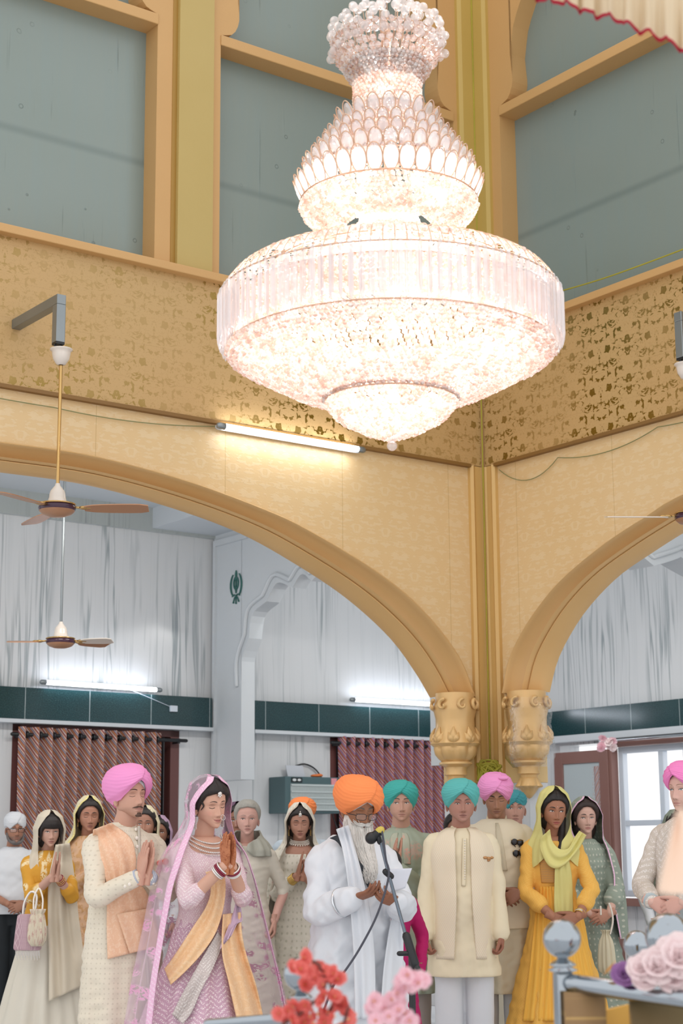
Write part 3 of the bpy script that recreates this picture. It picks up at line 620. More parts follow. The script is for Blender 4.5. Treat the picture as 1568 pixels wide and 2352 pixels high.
# ================================================================== chandelier
def m_crystal(name='lit_crystal', tint='#fff7f2', tr=.55, gl=.3, tp=.15, two='#ecc9b8'):
    t = NT(name); a = t.n('ShaderNodeBsdfTranslucent'); d = t.n('ShaderNodeBsdfDiffuse')
    if two:
        cell = t.n('ShaderNodeTexVoronoi'); t.l(t.coord(), cell.inputs['Vector']); cell.inputs['Scale'].default_value = 42.
        rr, gg, bb = t.sep(cell.outputs[1]); cc = t.mix(t.step(rr, .25, .75), two, tint); t.l(cc, a.inputs[0]); t.l(cc, d.inputs[0])  # peach cells among the white ones paint varied crystal reflections into the colour
    else: a.inputs[0].default_value = c4(tint); d.inputs[0].default_value = c4(tint)
    g = t.n('ShaderNodeBsdfGlossy'); g.inputs[0].default_value = (1, 1, 1, 1); g.inputs[1].default_value = .08
    tb = t.n('ShaderNodeBsdfTransparent'); tb.inputs[0].default_value = (1, .97, .95, 1)
    m0 = t.n('ShaderNodeMixShader'); m0.inputs[0].default_value = .3; t.l(a.outputs[0], m0.inputs[1]); t.l(d.outputs[0], m0.inputs[2])
    m1 = t.n('ShaderNodeMixShader'); m1.inputs[0].default_value = gl; t.l(m0.outputs[0], m1.inputs[1]); t.l(g.outputs[0], m1.inputs[2])
    m2 = t.n('ShaderNodeMixShader'); m2.inputs[0].default_value = tp; t.l(m1.outputs[0], m2.inputs[1]); t.l(tb.outputs[0], m2.inputs[2])
    return t.done(m2)
MCR = m_crystal(); MCR2 = m_crystal('clear_prism_glass', '#f4f6fb', .3, .3, .5, None)
MBRASS = simple('pale_gilt_wire', '#d8b49a', .3, .7)
CHC = np.array([.2255, 7.2])                     # plumb line of the chandelier
def zy(y): return at(893, y, 7.2)[2]
PX = .00196
ch = empty('chandelier', (CHC[0], CHC[1], zy(680))); tag(ch, 'huge lit crystal chandelier in tiers hanging over the hall', 'chandelier')
Z0 = zy(680)
def prof(l): return np.array([(r*PX, zy(y)-Z0) for r, y in l])
def resample(pr, ds):
    s = np.r_[0, np.cumsum(np.linalg.norm(np.diff(pr, axis=0), axis=1))]; n = max(2, int(s[-1]/ds)+1); t = np.linspace(0, s[-1], n)
    return np.c_[np.interp(t, s, pr[:, 0]), np.interp(t, s, pr[:, 1])]
def bead_rows(pr, rb, jit=.15):
    out = []
    for k, (r, z) in enumerate(resample(pr, rb*1.75)):
        n = max(3, int(2*PI*r/(rb*2.05)))
        a = np.arange(n)*2*PI/n+(k % 2)*PI/n
        out.append(np.c_[r*np.cos(a), r*np.sin(a), np.full(n, z)]+rng.normal(0, rb*jit, (n, 3)))
    return np.vstack(out)
def near(C): return np.argsort(C[:, 1]*1.0+0*C[:, 0])       # nearest the camera first
bowl = bead_rows(prof([(372, 812), (362, 822), (340, 830), (300, 852), (240, 884), (180, 905), (150, 915)]), .0135)
tip = bead_rows(prof([(150, 916), (146, 930), (120, 958), (80, 980), (40, 997), (6, 1008)]), .0135)
under = bead_rows(prof([(203, 476), (196, 490), (182, 503), (150, 516), (105, 520)]), .0125)
mid = bead_rows(prof([(60, 500), (75, 530), (110, 552), (150, 570), (176, 588), (190, 606)]), .013)
neck = bead_rows(prof([(100, 160), (82, 182), (76, 190), (76, 262)]), .0105)
crown = bead_rows(prof([(127, 104), (122, 122), (106, 145), (90, 168), (78, 190)]), .018)
cone = bead_rows(prof([(78, 262), (98, 280), (122, 310), (146, 345), (174, 385), (196, 425)]), .0125)
ringin = bead_rows(prof([(352, 705), (352, 800)]), .0125, .05)
def beads(name, C, r, n_ind=100, mat=MCR, lab=None):
    o = near(C); ind, rest = (o[:n_ind], o[n_ind:]) if n_ind else ([], o)
    if len(ind):
        me = None
        for i in ind:
            if me is None:
                V, Fs = ico_many([(0, 0, 0)], r); b = link(name, mesh_from(V, Fs), mat, ch, smooth=False); me = b.data
            else:
                b = bpy.data.objects.new(name, me); COL.objects.link(b); b.parent = ch
            b.location = C[i]
    V, Fs = ico_many(C[rest], r); b = link(name+'s', mesh_from(V, Fs), mat, ch, smooth=False); b['kind'] = 'stuff'
beads('crystal_bead', np.vstack([bowl, tip, under, mid, neck, ringin]), .0148, 100)
beads('neck_bead', crown, .019, 60)
beads('tier_bead', cone, .013, 0)
# oval crystals in tiers over the cone
def oval(w, h):
    a = np.linspace(0, 2*PI, 14, endpoint=False); G = []
    for s, d in ((.02, .012), (.6, .012), (1., .004), (1., -.004), (.6, -.01), (.02, -.012)):
        G.append(np.c_[w*s*np.cos(a), np.full(14, -d), h*s*np.sin(a)*(1-.12*np.sin(a))])
    return grid(np.array(G), wv=True, caps=True)
tiers = [(207, 440, .032, .056, 36), (190, 392, .028, .042, 36), (165, 355, .024, .034, 34), (142, 322, .022, .03, 30), (112, 284, .027, .048, 20)]
for (r, y, w, h, n) in tiers:
    me = mesh_from(*oval(w, h)[:2]); rimg = mesh_from(*tube(np.array([(w*1.1*math.cos(t), -.006, h*1.1*math.sin(t)) for t in np.linspace(0, 2*PI, 19)]), .003, 5)[:2])
    rimg.materials.append(MBRASS); rimg.name = 'oval_rim'; first = True
    for k in range(n):
        a = 2*PI*k/n
        if math.sin(a) > .35: continue
        if first: o = link('oval_crystal', me, MCR2, ch, smooth=False); first = False
        else: o = bpy.data.objects.new('oval_crystal', me); COL.objects.link(o); o.parent = ch
        o.location = (r*PX*math.cos(a), r*PX*math.sin(a), zy(y)-Z0); o.rotation_euler = (.42, 0, a+PI/2)
        q = bpy.data.objects.new('oval_rim', rimg); COL.objects.link(q); q.parent = o
# gilt hoops
for r, y in ((206, 468), (184, 408), (158, 372), (390, 690), (372, 806), (352, 700), (150, 915), (150, 922), (128, 102), (80, 262), (182, 590), (280, 630)):
    a = np.linspace(0, 2*PI, 73); P = np.c_[r*PX*np.cos(a), r*PX*np.sin(a), np.full(73, zy(y)-Z0)]
    link('hoop', mesh_from(*tube(P, .004, 6, cap=False)[:2]), MBRASS, ch)
# long prisms round the big ring, three staggered rings
def prism(w, h):
    a = np.array([.2, 1.3, 2.9, 4.6, 5.5]); 
    G = [np.c_[w*s*np.cos(a), w*s*np.sin(a)*.7, np.full(5, z)] for s, z in ((.3, 0), (1, -.012), (1, -h+.03), (.15, -h))]
    return grid(np.array(G), wv=True, caps=True)
pm = mesh_from(*prism(.0105, .235)[:2]); pm.materials.append(MCR2); pm.name = 'prism'
pmS = prism(.0105, .235); rest = []; cnt = 0; spots = []
for r, dz, n in ((391, 0., 118), (380, -.012, 104)):
    for k in range(n):
        a = 2*PI*k/n; spots.append((r*PX*math.cos(a), r*PX*math.sin(a), zy(686)-Z0+dz+rng.uniform(-.006, .006)))
spots = np.array(spots); o_ = near(spots)
for i in o_[:100]:
    o = bpy.data.objects.new('prism', pm); COL.objects.link(o); o.parent = ch; o.location = spots[i]; o.rotation_euler = (0, 0, rng.uniform(0, 6)); 
V = []; Fs = []; 
for j, i in enumerate(o_[100:]): V.append(pmS[0]+spots[i]); Fs += [[a+j*len(pmS[0]) for a in f] for f in pmS[1]]
b = link('prisms', mesh_from(np.vstack(V), Fs), MCR2, ch, smooth=False); b['kind'] = 'stuff'
# short bead strings inside the ring and arched wires above it
V = []; n = 0; Fs = []
for k in range(96):
    a = 2*PI*k/96; d = np.array([math.cos(a), math.sin(a), 0]); z = np.array([0, 0, 1.])
    P = [d*r*PX+z*(zy(y)-Z0) for r, y in ((186, 600), (250, 612), (320, 628), (365, 652), (390, 690))]
    T = tube(catmull(P, 10), .0022, 4); V.append(T[0]); Fs += [[i+n for i in f] for f in T[1]]; n += len(T[0])
b = link('arched_wires', mesh_from(np.vstack(V), Fs), MBRASS, ch); b['kind'] = 'stuff'
dome = bead_rows(prof([(188, 606), (250, 618), (318, 634), (360, 655)]), .012, .3); dome = dome[rng.rand(len(dome)) < .55]
beads('dome_bead', dome, .012, 0)
# crown of crystal balls on curved wires
bl = mesh_from(*ball((0, 0, 0), .0215, 14, 10)[:2]); bl.materials.append(m_crystal('clear_crystal_ball', '#fbf8f8', .35, .35, .6, None)); bl.name = 'crystal_ball'; bl.polygons.foreach_set('use_smooth', [True]*len(bl.polygons))
wire_m = MBRASS
sp = []
for r, y, n, wy in ((132, 90, 24, 118), (122, 66, 22, 112), (100, 52, 18, 108), (76, 40, 12, 102), (130, 122, 26, 130), (44, 38, 7, 98)):
    for k in range(n):
        a = 2*PI*(k+.5*(y % 2))/n+rng.uniform(-.05, .05); rr = r*PX*rng.uniform(.93, 1.06)
        sp.append((rr*math.cos(a), rr*math.sin(a), zy(y+rng.uniform(-8, 8))-Z0, wy))
sp = sorted(sp, key=lambda s: s[1])
for i, (x, y, z, wy) in enumerate(sp[:100]):
    o = bpy.data.objects.new('crystal_ball', bl); COL.objects.link(o); o.parent = ch; o.location = (x, y, z)
    k = .55; T = tube(catmull([(x*k, y*k, zy(wy+60)-Z0), (x*.85, y*.85, zy(wy)-Z0-.02), (x, y, z-.02)], 7), .0018, 4)
    w = link('wire', mesh_from(*T[:2]), wire_m, o, smooth=True); w.location = (-x, -y, -z)
# frame, chain, hanging ball, bulbs
link('stem', mesh_from(*lathe([(.012, zy(1000)-Z0), (.02, zy(900)-Z0), (.035, zy(700)-Z0), (.03, zy(560)-Z0), (.06, zy(520)-Z0), (.02, zy(470)-Z0), (.02, zy(60)-Z0), (.006, zy(50)-Z0), (.006, 3.2)], 12)[:2]), MBRASS, ch)
hb = link('pendant_ball', mesh_from(*ball((0, 0, zy(1024)-Z0), .023, 16, 12)[:2]), bl.materials[0], ch)
link('chain_link', mesh_from(*tube([(0, 0, zy(-30)-Z0+.0), (0, 0, zy(20)-Z0)], .008, 6)[:2]), simple('dark_hook', '#3a3230', .4, .6), ch)
bulb = mesh_from(*ball((0, 0, 0), .03, 12, 8)[:2]); bulb.materials.append(emit('lit_bulb', '#fff0e2', 14.)); bulb.name = 'bulb'
def bulbs(r, y, n, ph=0.):
    for k in range(n):
        a = 2*PI*k/n+ph; o = bpy.data.objects.new('bulb', bulb); COL.objects.link(o); o.parent = ch; o.location = (r*PX*math.cos(a), r*PX*math.sin(a), zy(y)-Z0)
def plight(r, y, n, e, ph=0., rad=.05):
    for k in range(n):
        a = 2*PI*k/n+ph; L = bpy.data.lights.new('bulb_light', 'POINT'); L.energy = e; L.color = (1, .95, .92); L.shadow_soft_size = rad
        o = bpy.data.objects.new('bulb_light', L); COL.objects.link(o); o.location = (CHC[0]+r*PX*math.cos(a), CHC[1]+r*PX*math.sin(a), zy(y))
bulbs(270, 760, 12); bulbs(120, 450, 6); bulbs(40, 225, 4); bulbs(70, 930, 4)
CHP = .62
plight(250, 770, 8, 11*CHP, .2); plight(60, 900, 2, 6*CHP); plight(130, 455, 5, 6*CHP, .3); plight(30, 225, 2, 4*CHP); plight(60, 560, 3, 4*CHP); plight(20, 120, 1, 5*CHP)
# ================================================================== figures: library
def lerp1(x, xs, ys): return np.interp(x, xs, ys)
def smooth01(x): x = np.clip(x, 0, 1); return x*x*(3-2*x)
def rot3(yaw, pitch, roll):        # degrees; yaw + turns the front (-Y) towards +X ; pitch + looks down ; roll tilts
    y, p, r = map(math.radians, (yaw, pitch, roll))
    Rz = np.array([[math.cos(y), -math.sin(y), 0], [math.sin(y), math.cos(y), 0], [0, 0, 1]])
    Rx = np.array([[1, 0, 0], [0, math.cos(p), -math.sin(p)], [0, math.sin(p), math.cos(p)]])
    Ry = np.array([[math.cos(r), 0, math.sin(r)], [0, 1, 0], [-math.sin(r), 0, math.cos(r)]])
    return Rz@Rx@Ry
ZS = np.array([-.118, -.114, -.105, -.09, -.07, -.045, -.02, 0, .02, .05, .075, .095, .108, .115])
W0 = np.array([.004, .020, .034, .047, .057, .065, .070, .0725, .074, .0715, .0605, .043, .024, .003])
F0 = np.array([.045, .070, .079, .083, .084, .085, .084, .082, .089, .088, .078, .058, .034, .004])
B0 = np.array([.0, .0, .004, .02, .045, .070, .086, .093, .098, .096, .084, .062, .036, .004])
def fem_adj(z, fem): return 1-(.10*smooth01((-.03-z)/.07) if fem else 0*z)
def head_surf(a, z, fem=False, off=0., wide=1.):
    w = (lerp1(z, ZS, W0)*fem_adj(z, fem)*wide+off); f = lerp1(z, ZS, F0)+off; b = lerp1(z, ZS, B0)+off
    s, c = np.sin(a), np.cos(a)
    x = w*np.sign(s)*np.abs(s)**.92
    y = np.where(c > 0, -f*np.abs(c)**.85, b*np.abs(c)**.9)
    return x, y
def G_(x, m, s): return np.exp(-((x-m)/s)**2)
def face_relief(x, z, P):
    ax = np.abs(x); d = 0*x
    nl = P.get('nose', 1.)
    d += lerp1(z, [-.062, -.056, -.051, -.045, -.038, -.028, -.015, 0, .012, .022], np.array([0, .003, .013, .0205, .0215, .0175, .0125, .0085, .006, 0.])*nl)*np.exp(-(x/lerp1(z, [-.06, -.045, -.02, .01], [.0115, .0115, .0085, .008]))**2)
    d += .0075*G_(ax, .0135, .0065)*G_(z, -.0465, .0075)
    d -= .0105*G_(ax, .031, .0155)*G_(z, -.001, .0115)
    d += .0062*G_(ax, .0315, .0125)*G_(z, -.003, .0075)                # lids over the eyeball
    d += .0045*G_(ax, .028, .022)*G_(z, .0195, .0065)*(.6 if P.get('fem') else 1.)
    d += .0035*G_(ax, .043, .018)*G_(z, -.032, .02)
    sm = P.get('smile', 0.); mz = z-sm*.005*(ax/.022)**2
    d += .0045*G_(ax, .006, .013)*G_(mz, -.0685, .0042)+.0058*G_(x, 0, .0155)*G_(mz, -.0790, .0052)-.0042*G_(x, 0, .022)*G_(mz, -.0735, .0022)
    d -= .003*G_(x, 0, .015)*G_(z, -.088, .005)
    d += .006*G_(x, 0, .020)*G_(z, -.1035, .011)
    d += sm*.004*G_(ax, .036, .010)*G_(z, -.050, .014)
    d -= .0015*G_(ax, .022+.006*0, .004)*G_(z, -.062, .012)
    return d
def front_pt(x, z, P, off=0.):
    x = np.asarray(x, float); z = np.asarray(z, float); w = lerp1(z, ZS, W0)*fem_adj(z, P.get('fem'))*P.get('wide', 1.); f = lerp1(z, ZS, F0)
    s = np.clip(np.abs(x)/np.maximum(w, 1e-4), 0, .999)**(1/.92); c = np.sqrt(1-s*s)
    y = -f*c**.85-face_relief(x, z, P)*smooth01(c*2.5)
    return np.stack([x, y-off, jaw(x, y, z)], -1)
def jaw(x, y, z): return z+.030*smooth01((-.062-z)/.05)*smooth01((y+.085)/.12)
def head_mesh(P):
    n, m = 104, 150
    u = np.linspace(-1, 1, m, endpoint=False); a = PI*(.52*u+.48*u**3)
    t = np.linspace(0, 1, n); zc = -.0015; z = -.1165*np.cos(t*PI)*1.0-.0015
    z = np.where(z < 0, z, z)
    Z, A = np.meshgrid(z, a, indexing='ij'); Z = np.clip(Z, -.1178, .1149)
    X, Y = head_surf(A, Z, P.get('fem'), 0., P.get('wide', 1.))
    c = np.cos(A); k = smooth01(c*2.5)
    Y = Y-face_relief(X, Z, P)*k
    ZZ = jaw(X, Y, Z)
    V, Fs, _ = grid(np.stack([X, Y, ZZ], -1), wv=True, caps=True)
    xs, zs, front = X.ravel(), Z.ravel(), (c.ravel() > .2)
    sk = np.array(lin(P['skin'])); C = np.tile(sk, (len(V), 1))
    def blend(mask, colr, amt): 
        nonlocal C
        mk = (mask*amt)[:, None]; C = C*(1-mk)+np.array(lin(colr))*mk
    ax = np.abs(xs); sm = P.get('smile', 0.); mz = zs-sm*.005*(ax/.022)**2
    lw = .0235-.0*ax
    hl = lerp1(ax, [0, .005, .012, .024], [.0065, .0075, .006, .0])
    lip = smooth01((hl-np.abs(mz+.0735)+.0012)/.002)*(ax < .025)*front
    blend(lip*1., P.get('lips', '#a8685c'), .85)
    blend(front*G_(mz, -.0735, .0012)*(ax < .023), '#4a2620', .75)
    blend(front*G_(ax, .0085, .004)*G_(zs, -.0525, .0028), '#3c1e18', .6)
    if P.get('blush'): blend(front*G_(ax, .044, .015)*G_(zs, -.035, .014), P['blush'], .35)
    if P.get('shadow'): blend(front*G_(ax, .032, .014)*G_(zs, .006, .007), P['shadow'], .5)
    if P.get('stubble'):
        colr, amt = P['stubble']; mk = smooth01((-.052-zs)/.02)*smooth01((ax-.012+(.0 if 1 else 0))/.02+(zs < -.083)*1.)*(1-lip)
        mk = np.maximum(mk, smooth01((-.056-zs)/.006)*smooth01((zs+.069)/.004)*(ax < .032)); mk *= (Y.ravel() < .03)
        mk *= .75+.25*np.sin(xs*2600)*np.sin(zs*2300)
        blend(mk*(1-lip), colr, amt)
    # ears
    pieces = [(V, Fs)]; cols = [C]
    for s in (-1, 1):
        e = ball((s*.074*P.get('wide', 1.), .012, -.022), .03, 14, 10, (.35, .55, 1.)); e2 = ball((s*.0775*P.get('wide', 1.), .004, -.02), .02, 10, 8, (.3, .6, 1.))
        pieces += [e, e2]; cols += [np.tile(sk, (len(e[0]), 1)), np.tile(sk*.8, (len(e2[0]), 1))]
    VV, FF, _ = join(*pieces); return VV, FF, np.vstack(cols)
def skin_mat(name, rough=.48):
    t = NT(name); at_ = t.n('ShaderNodeVertexColor'); at_.layer_name = 'Col'
    n = t.noise(t.coord(), 60, 3); col = t.mix(t.math('MULTIPLY', n, .12), at_.outputs[0], '#c08a70')
    return t.done(t.bsdf(col, rough, 0., .35, t.bump(t.noise(t.coord(), 300, 2), .08, .001), Subsurface_Weight=0.))
MSKIN = skin_mat('skin')
def henna_mat():
    t = NT('henna_stained_skin'); at_ = t.n('ShaderNodeVertexColor'); at_.layer_name = 'Col'
    v = t.voro(t.coord(), 90, 'DISTANCE_TO_EDGE', 0); k = t.math('SUBTRACT', 1., t.step(v, .02, .12)); n = t.step(t.noise(t.coord(), 35, 2), .4, .55)
    return t.done(t.bsdf(t.mix(t.math('MULTIPLY', t.math('MULTIPLY', k, n), .75), at_.outputs[0], '#8a3f22'), .5, 0., .35))
MHENNA = henna_mat()
def ik(s, w, hint, l1=.285, l2=.255):
    s, w, hint = map(lambda v: np.array(v, float), (s, w, hint)); d = w-s; D = np.linalg.norm(d)
    if D > (l1+l2)*.995: w = s+d/D*(l1+l2)*.995; d = w-s; D = np.linalg.norm(d)
    a = (l1*l1-l2*l2+D*D)/(2*D); h = math.sqrt(max(l1*l1-a*a, 1e-6)); u = d/D
    n = hint-s; n = n-u*(n@u); n /= np.linalg.norm(n)+1e-9
    return s+u*a+n*h, w
def nrm(v): v = np.array(v, float); return v/np.linalg.norm(v)
def hand(w, f, n, side, curl=(.1, .1, .1), spread=.0, thumb=(.6, .5, .2), scl=1., tcurl=.2, fcurl=None):
    """w wrist, f towards fingers, n palm normal, side = +1/-1 picks the thumb side along cross(f,n)"""
    w = np.array(w, float); f = nrm(f); n = np.array(n, float); n = nrm(n-f*(n@f)); t = np.cross(f, n)*side
    pcs = []
    rows = []
    for d, hw, th, of in ((-.045, .027, .021, 0), (-.02, .026, .020, 0), (.0, .027, .018, 0), (.02, .033, .018, .002), (.045, .039, .017, .002), (.07, .041, .0145, 0), (.088, .040, .011, 0), (.094, .033, .006, 0)):
        ph = np.linspace(0, 2*PI, 18, endpoint=False)
        c = w+f*d*scl+t*of*scl; rows.append(c+np.outer(np.sign(np.cos(ph))*np.abs(np.cos(ph))**.8*hw*scl, t)+np.outer(np.sin(ph)*th*scl, n))
    pcs.append(grid(np.array(rows), wv=True, caps=True))
    for i, (o, b, L, r) in enumerate(((.0305, .086, .072, .0086), (.0105, .091, .080, .0088), (-.0095, .087, .074, .0084), (-.0285, .079, .059, .0074))):
        c = fcurl[i] if fcurl else curl
        p = w+(f*b+t*o)*scl; d = nrm(f+t*spread*(1.5-i)*.5); P = [p-d*.02*scl]; ang = 0
        P.append(p)
        for j, (fr_, cc) in enumerate(zip((.45, .31, .24), c)):
            ang += cc; dd = d*math.cos(ang)+n*math.sin(ang); p = p+dd*L*fr_*scl; P.append(p)
        Q = catmull(P, 14); rr = np.interp(np.linspace(0, 1, 14), [0, .2, .55, .8, 1.], [r*1.08, r*1.05, r*.98, r*.9, r*.72])*scl
        pcs.append(tube(Q, rr, 10))
    th = np.array(thumb, float); d = nrm(f*th[0]+t*th[1]+n*th[2]); p = w+(f*.018+t*.020+n*.002)*scl; P = [p-d*.012*scl, p]
    for j, L in enumerate((.044, .033, .026)):
        dd = nrm(d+f*tcurl*j+n*.10*j); p = p+dd*L*scl; P.append(p)
    Q = catmull(P, 12); pcs.append(tube(Q, np.array([.013, .015, .0155, .015, .0135, .012, .0112, .011, .011, .0105, .0095, .0075])*scl, 10))
    return pcs
def arm_tube(s, e, w, r=(.044, .038, .034, .032, .027), n=22):
    P = catmull([s, s*.5+e*.5, e, e*.5+w*.5, w], n); return tube(P, np.interp(np.linspace(0, 1, n), [0, .25, .52, .75, 1.], r), 16)
def wrinkle(V, amp=.003, fr=28., seed=0, aniso=(1, 1, 2.2)):
    r = np.random.RandomState(seed); V = V.copy(); d = np.zeros(len(V))
    for i in range(7):
        k = nrm(r.normal(0, 1, 3))*fr*r.uniform(.5, 1.6)*np.array(aniso); d += np.sin(V@k+r.uniform(0, 6)+1.3*np.sin(V@(k[::-1]*.31)))
    c = V.mean(0); R = V-c; R[:, 2] *= .1; R /= np.linalg.norm(R, axis=1)[:, None]+1e-6
    return V+R*(d/3*amp)[:, None]
def loft(rows, n=96, fold=None, seed=0, m=None, xs=None, dz=None):
    """closed garment loft; rows (z, halfwidth, front, back, cx, cy) ; fold(z)->amplitude"""
    rows = np.array([list(r)+[0]*(6-len(r)) for r in rows], float); m = m or max(12, int(abs(rows[0, 0]-rows[-1, 0])/.02))
    T = np.linspace(0, 1, m); Q = np.stack([np.interp(T, np.linspace(0, 1, len(rows)), rows[:, i]) for i in range(6)], 1)
    s_ = catmull(rows[:, :3], m) if False else None
    a = np.linspace(-PI, PI, n, endpoint=False); r = np.random.RandomState(seed); ks = r.choice(np.arange(7, 19), 5, replace=False); phs = r.uniform(0, 6, 5)
    G = np.zeros((m, n, 3))
    for i, q in enumerate(Q):
        z, hx, yf, yb, cx, cy = q; amp = fold(z) if fold else 0.
        d = sum(np.sin(k*a+p+.8*math.sin(z*3+p)) for k, p in zip(ks, phs))/2.2*amp
        s, c = np.sin(a), np.cos(a)
        G[i] = np.c_[cx+(hx+d)*s, cy+np.where(c > 0, -(yf+d)*c, -(yb+d)*c), np.full(n, z)+(dz(a, z) if dz else 0)]
    return grid(G, wv=True, caps=True)
def shell(rows, n=72, fold=0., seed=0, m=None, th=.004, foldk=(6, 17), wav=0., exp=1.):
    """open cloth; rows (z, hx, yf, yb, cx, cy, a0, a1): angle 0 = front; runs from a0 round the back to a1 (degrees, a0>0 on +x side ... a1 <360)"""
    rows = np.array(rows, float); m = m or max(20, int(abs(rows[:, 0].max()-rows[:, 0].min())/.02)); T = np.linspace(0, 1, m)
    K = np.linspace(0, 1, len(rows)); Q = np.stack([np.interp(T, K, rows[:, i]) for i in range(rows.shape[1])], 1)
    for _ in range(2): Q[1:-1] = .25*Q[:-2]+.5*Q[1:-1]+.25*Q[2:]
    r = np.random.RandomState(seed); ks = r.uniform(foldk[0], foldk[1], 5); phs = r.uniform(0, 6, 5)
    G = np.zeros((m, n, 3)); UV = np.zeros((m, n, 2))
    for i, q in enumerate(Q):
        z, hx, yf, yb, cx, cy, a0, a1 = q[:8]; amp = (q[8] if rows.shape[1] > 8 else fold)
        dzf = q[9] if rows.shape[1] > 9 else 0.
        a = np.radians(np.linspace(a0, a1, n)); s, c = np.sin(a), np.cos(a)
        d = sum(np.sin(k*a+p+.9*math.sin(z*2.5+p)) for k, p in zip(ks, phs))/2.2*amp
        G[i] = np.c_[cx+(hx+d)*s, cy+np.where(c > 0, -(yf+d)*c, -(yb+d)*c), np.full(n, z)+dzf*np.maximum(c, 0)+wav*np.sin(a*9+seed)*T[i]]
        UV[i] = np.c_[np.linspace(0, 1, n), np.full(n, T[i])]
    return grid(G, uv=UV)
def thick(o, t=.004):
    m = o.modifiers.new('thickness', 'SOLIDIFY'); m.thickness = t; m.offset = 0; return o
def turban(seed=0, sc3=(1, 1, 1), za=.074, side=1, lay=(5, 9), peak=.0, side_z=-.022, nap=-.055, top=.158):
    n, m = 168, 72; a = np.linspace(-PI, PI, n, endpoint=False); v = np.linspace(0, 1, m)
    A, Vv = np.meshgrid(a, v); ad = np.degrees(np.abs(A))
    zr = np.interp(ad, [0, 14, 40, 66, 100, 140, 180], [za, za-.016, za-.058, side_z, side_z-.012, nap+.01, nap])
    zt = top; Z = zr+(zt-zr)*np.sin(Vv*PI/2)
    zc = .055; up = np.clip((Z-zc)/(zt-zc+.0005), 0, 1); R = np.sqrt(1-up**2.3); lo = np.clip((zc-Z)/(.11), 0, 1); R = R*(1-.36*lo**1.3)
    rx, rf, rb = .112*sc3[0], .116*sc3[1], .128*sc3[1]
    rim = smooth01(Vv/.10); bulge = .90+.10*rim
    s, c = np.sin(A), np.cos(A); AS = A*side
    # crossing: over layers on the left of the diagonal, pleats on the right
    ab = -.05+1.0*Vv**1.2
    over = smooth01((ab-AS)/.05)*smooth01((AS+2.6)/.4)
    phL = Vv*lay[0]+.55*np.sin(AS*.8+.5)*(1-Vv)*1.2+.1*AS; phR = Vv*lay[1]*(1-.25*np.sin(np.clip(AS, 0, PI)))+.25*AS
    saw = lambda p: (1-np.abs(2*(p-np.floor(p))-1)**.6)
    d = over*(.0075+.0022*saw(phL))+(1-over)*(.0045*saw(phR))
    d *= rim; d *= 1-smooth01((Vv-.88)/.12)
    fine = .0009*np.sin(Vv*90+AS*14)*rim
    X = (rx*R*bulge+d+fine)*s; Y = np.where(c > 0, -(rf*R*bulge+d+fine)*c, -(rb*R*bulge+d+fine)*c)+.004
    Zz = Z+d*.4*(R < .8)+peak*over*R
    G = np.stack([X, Y, Zz], -1)
    # turn the rim inwards so the edge has thickness
    inn = G[0].copy(); inn[:, :2] *= .90; inn[:, 2] += .006; G = np.concatenate([inn[None], G])
    uv = np.stack([np.vstack([A[:1], A]), np.vstack([Vv[:1], Vv])], -1)
    V, Fs, U2 = grid(G, wv=True, uv=uv, caps=False); k_ = len(V)-n; Fs.append([k_+i for i in range(n)]); return V, Fs, U2
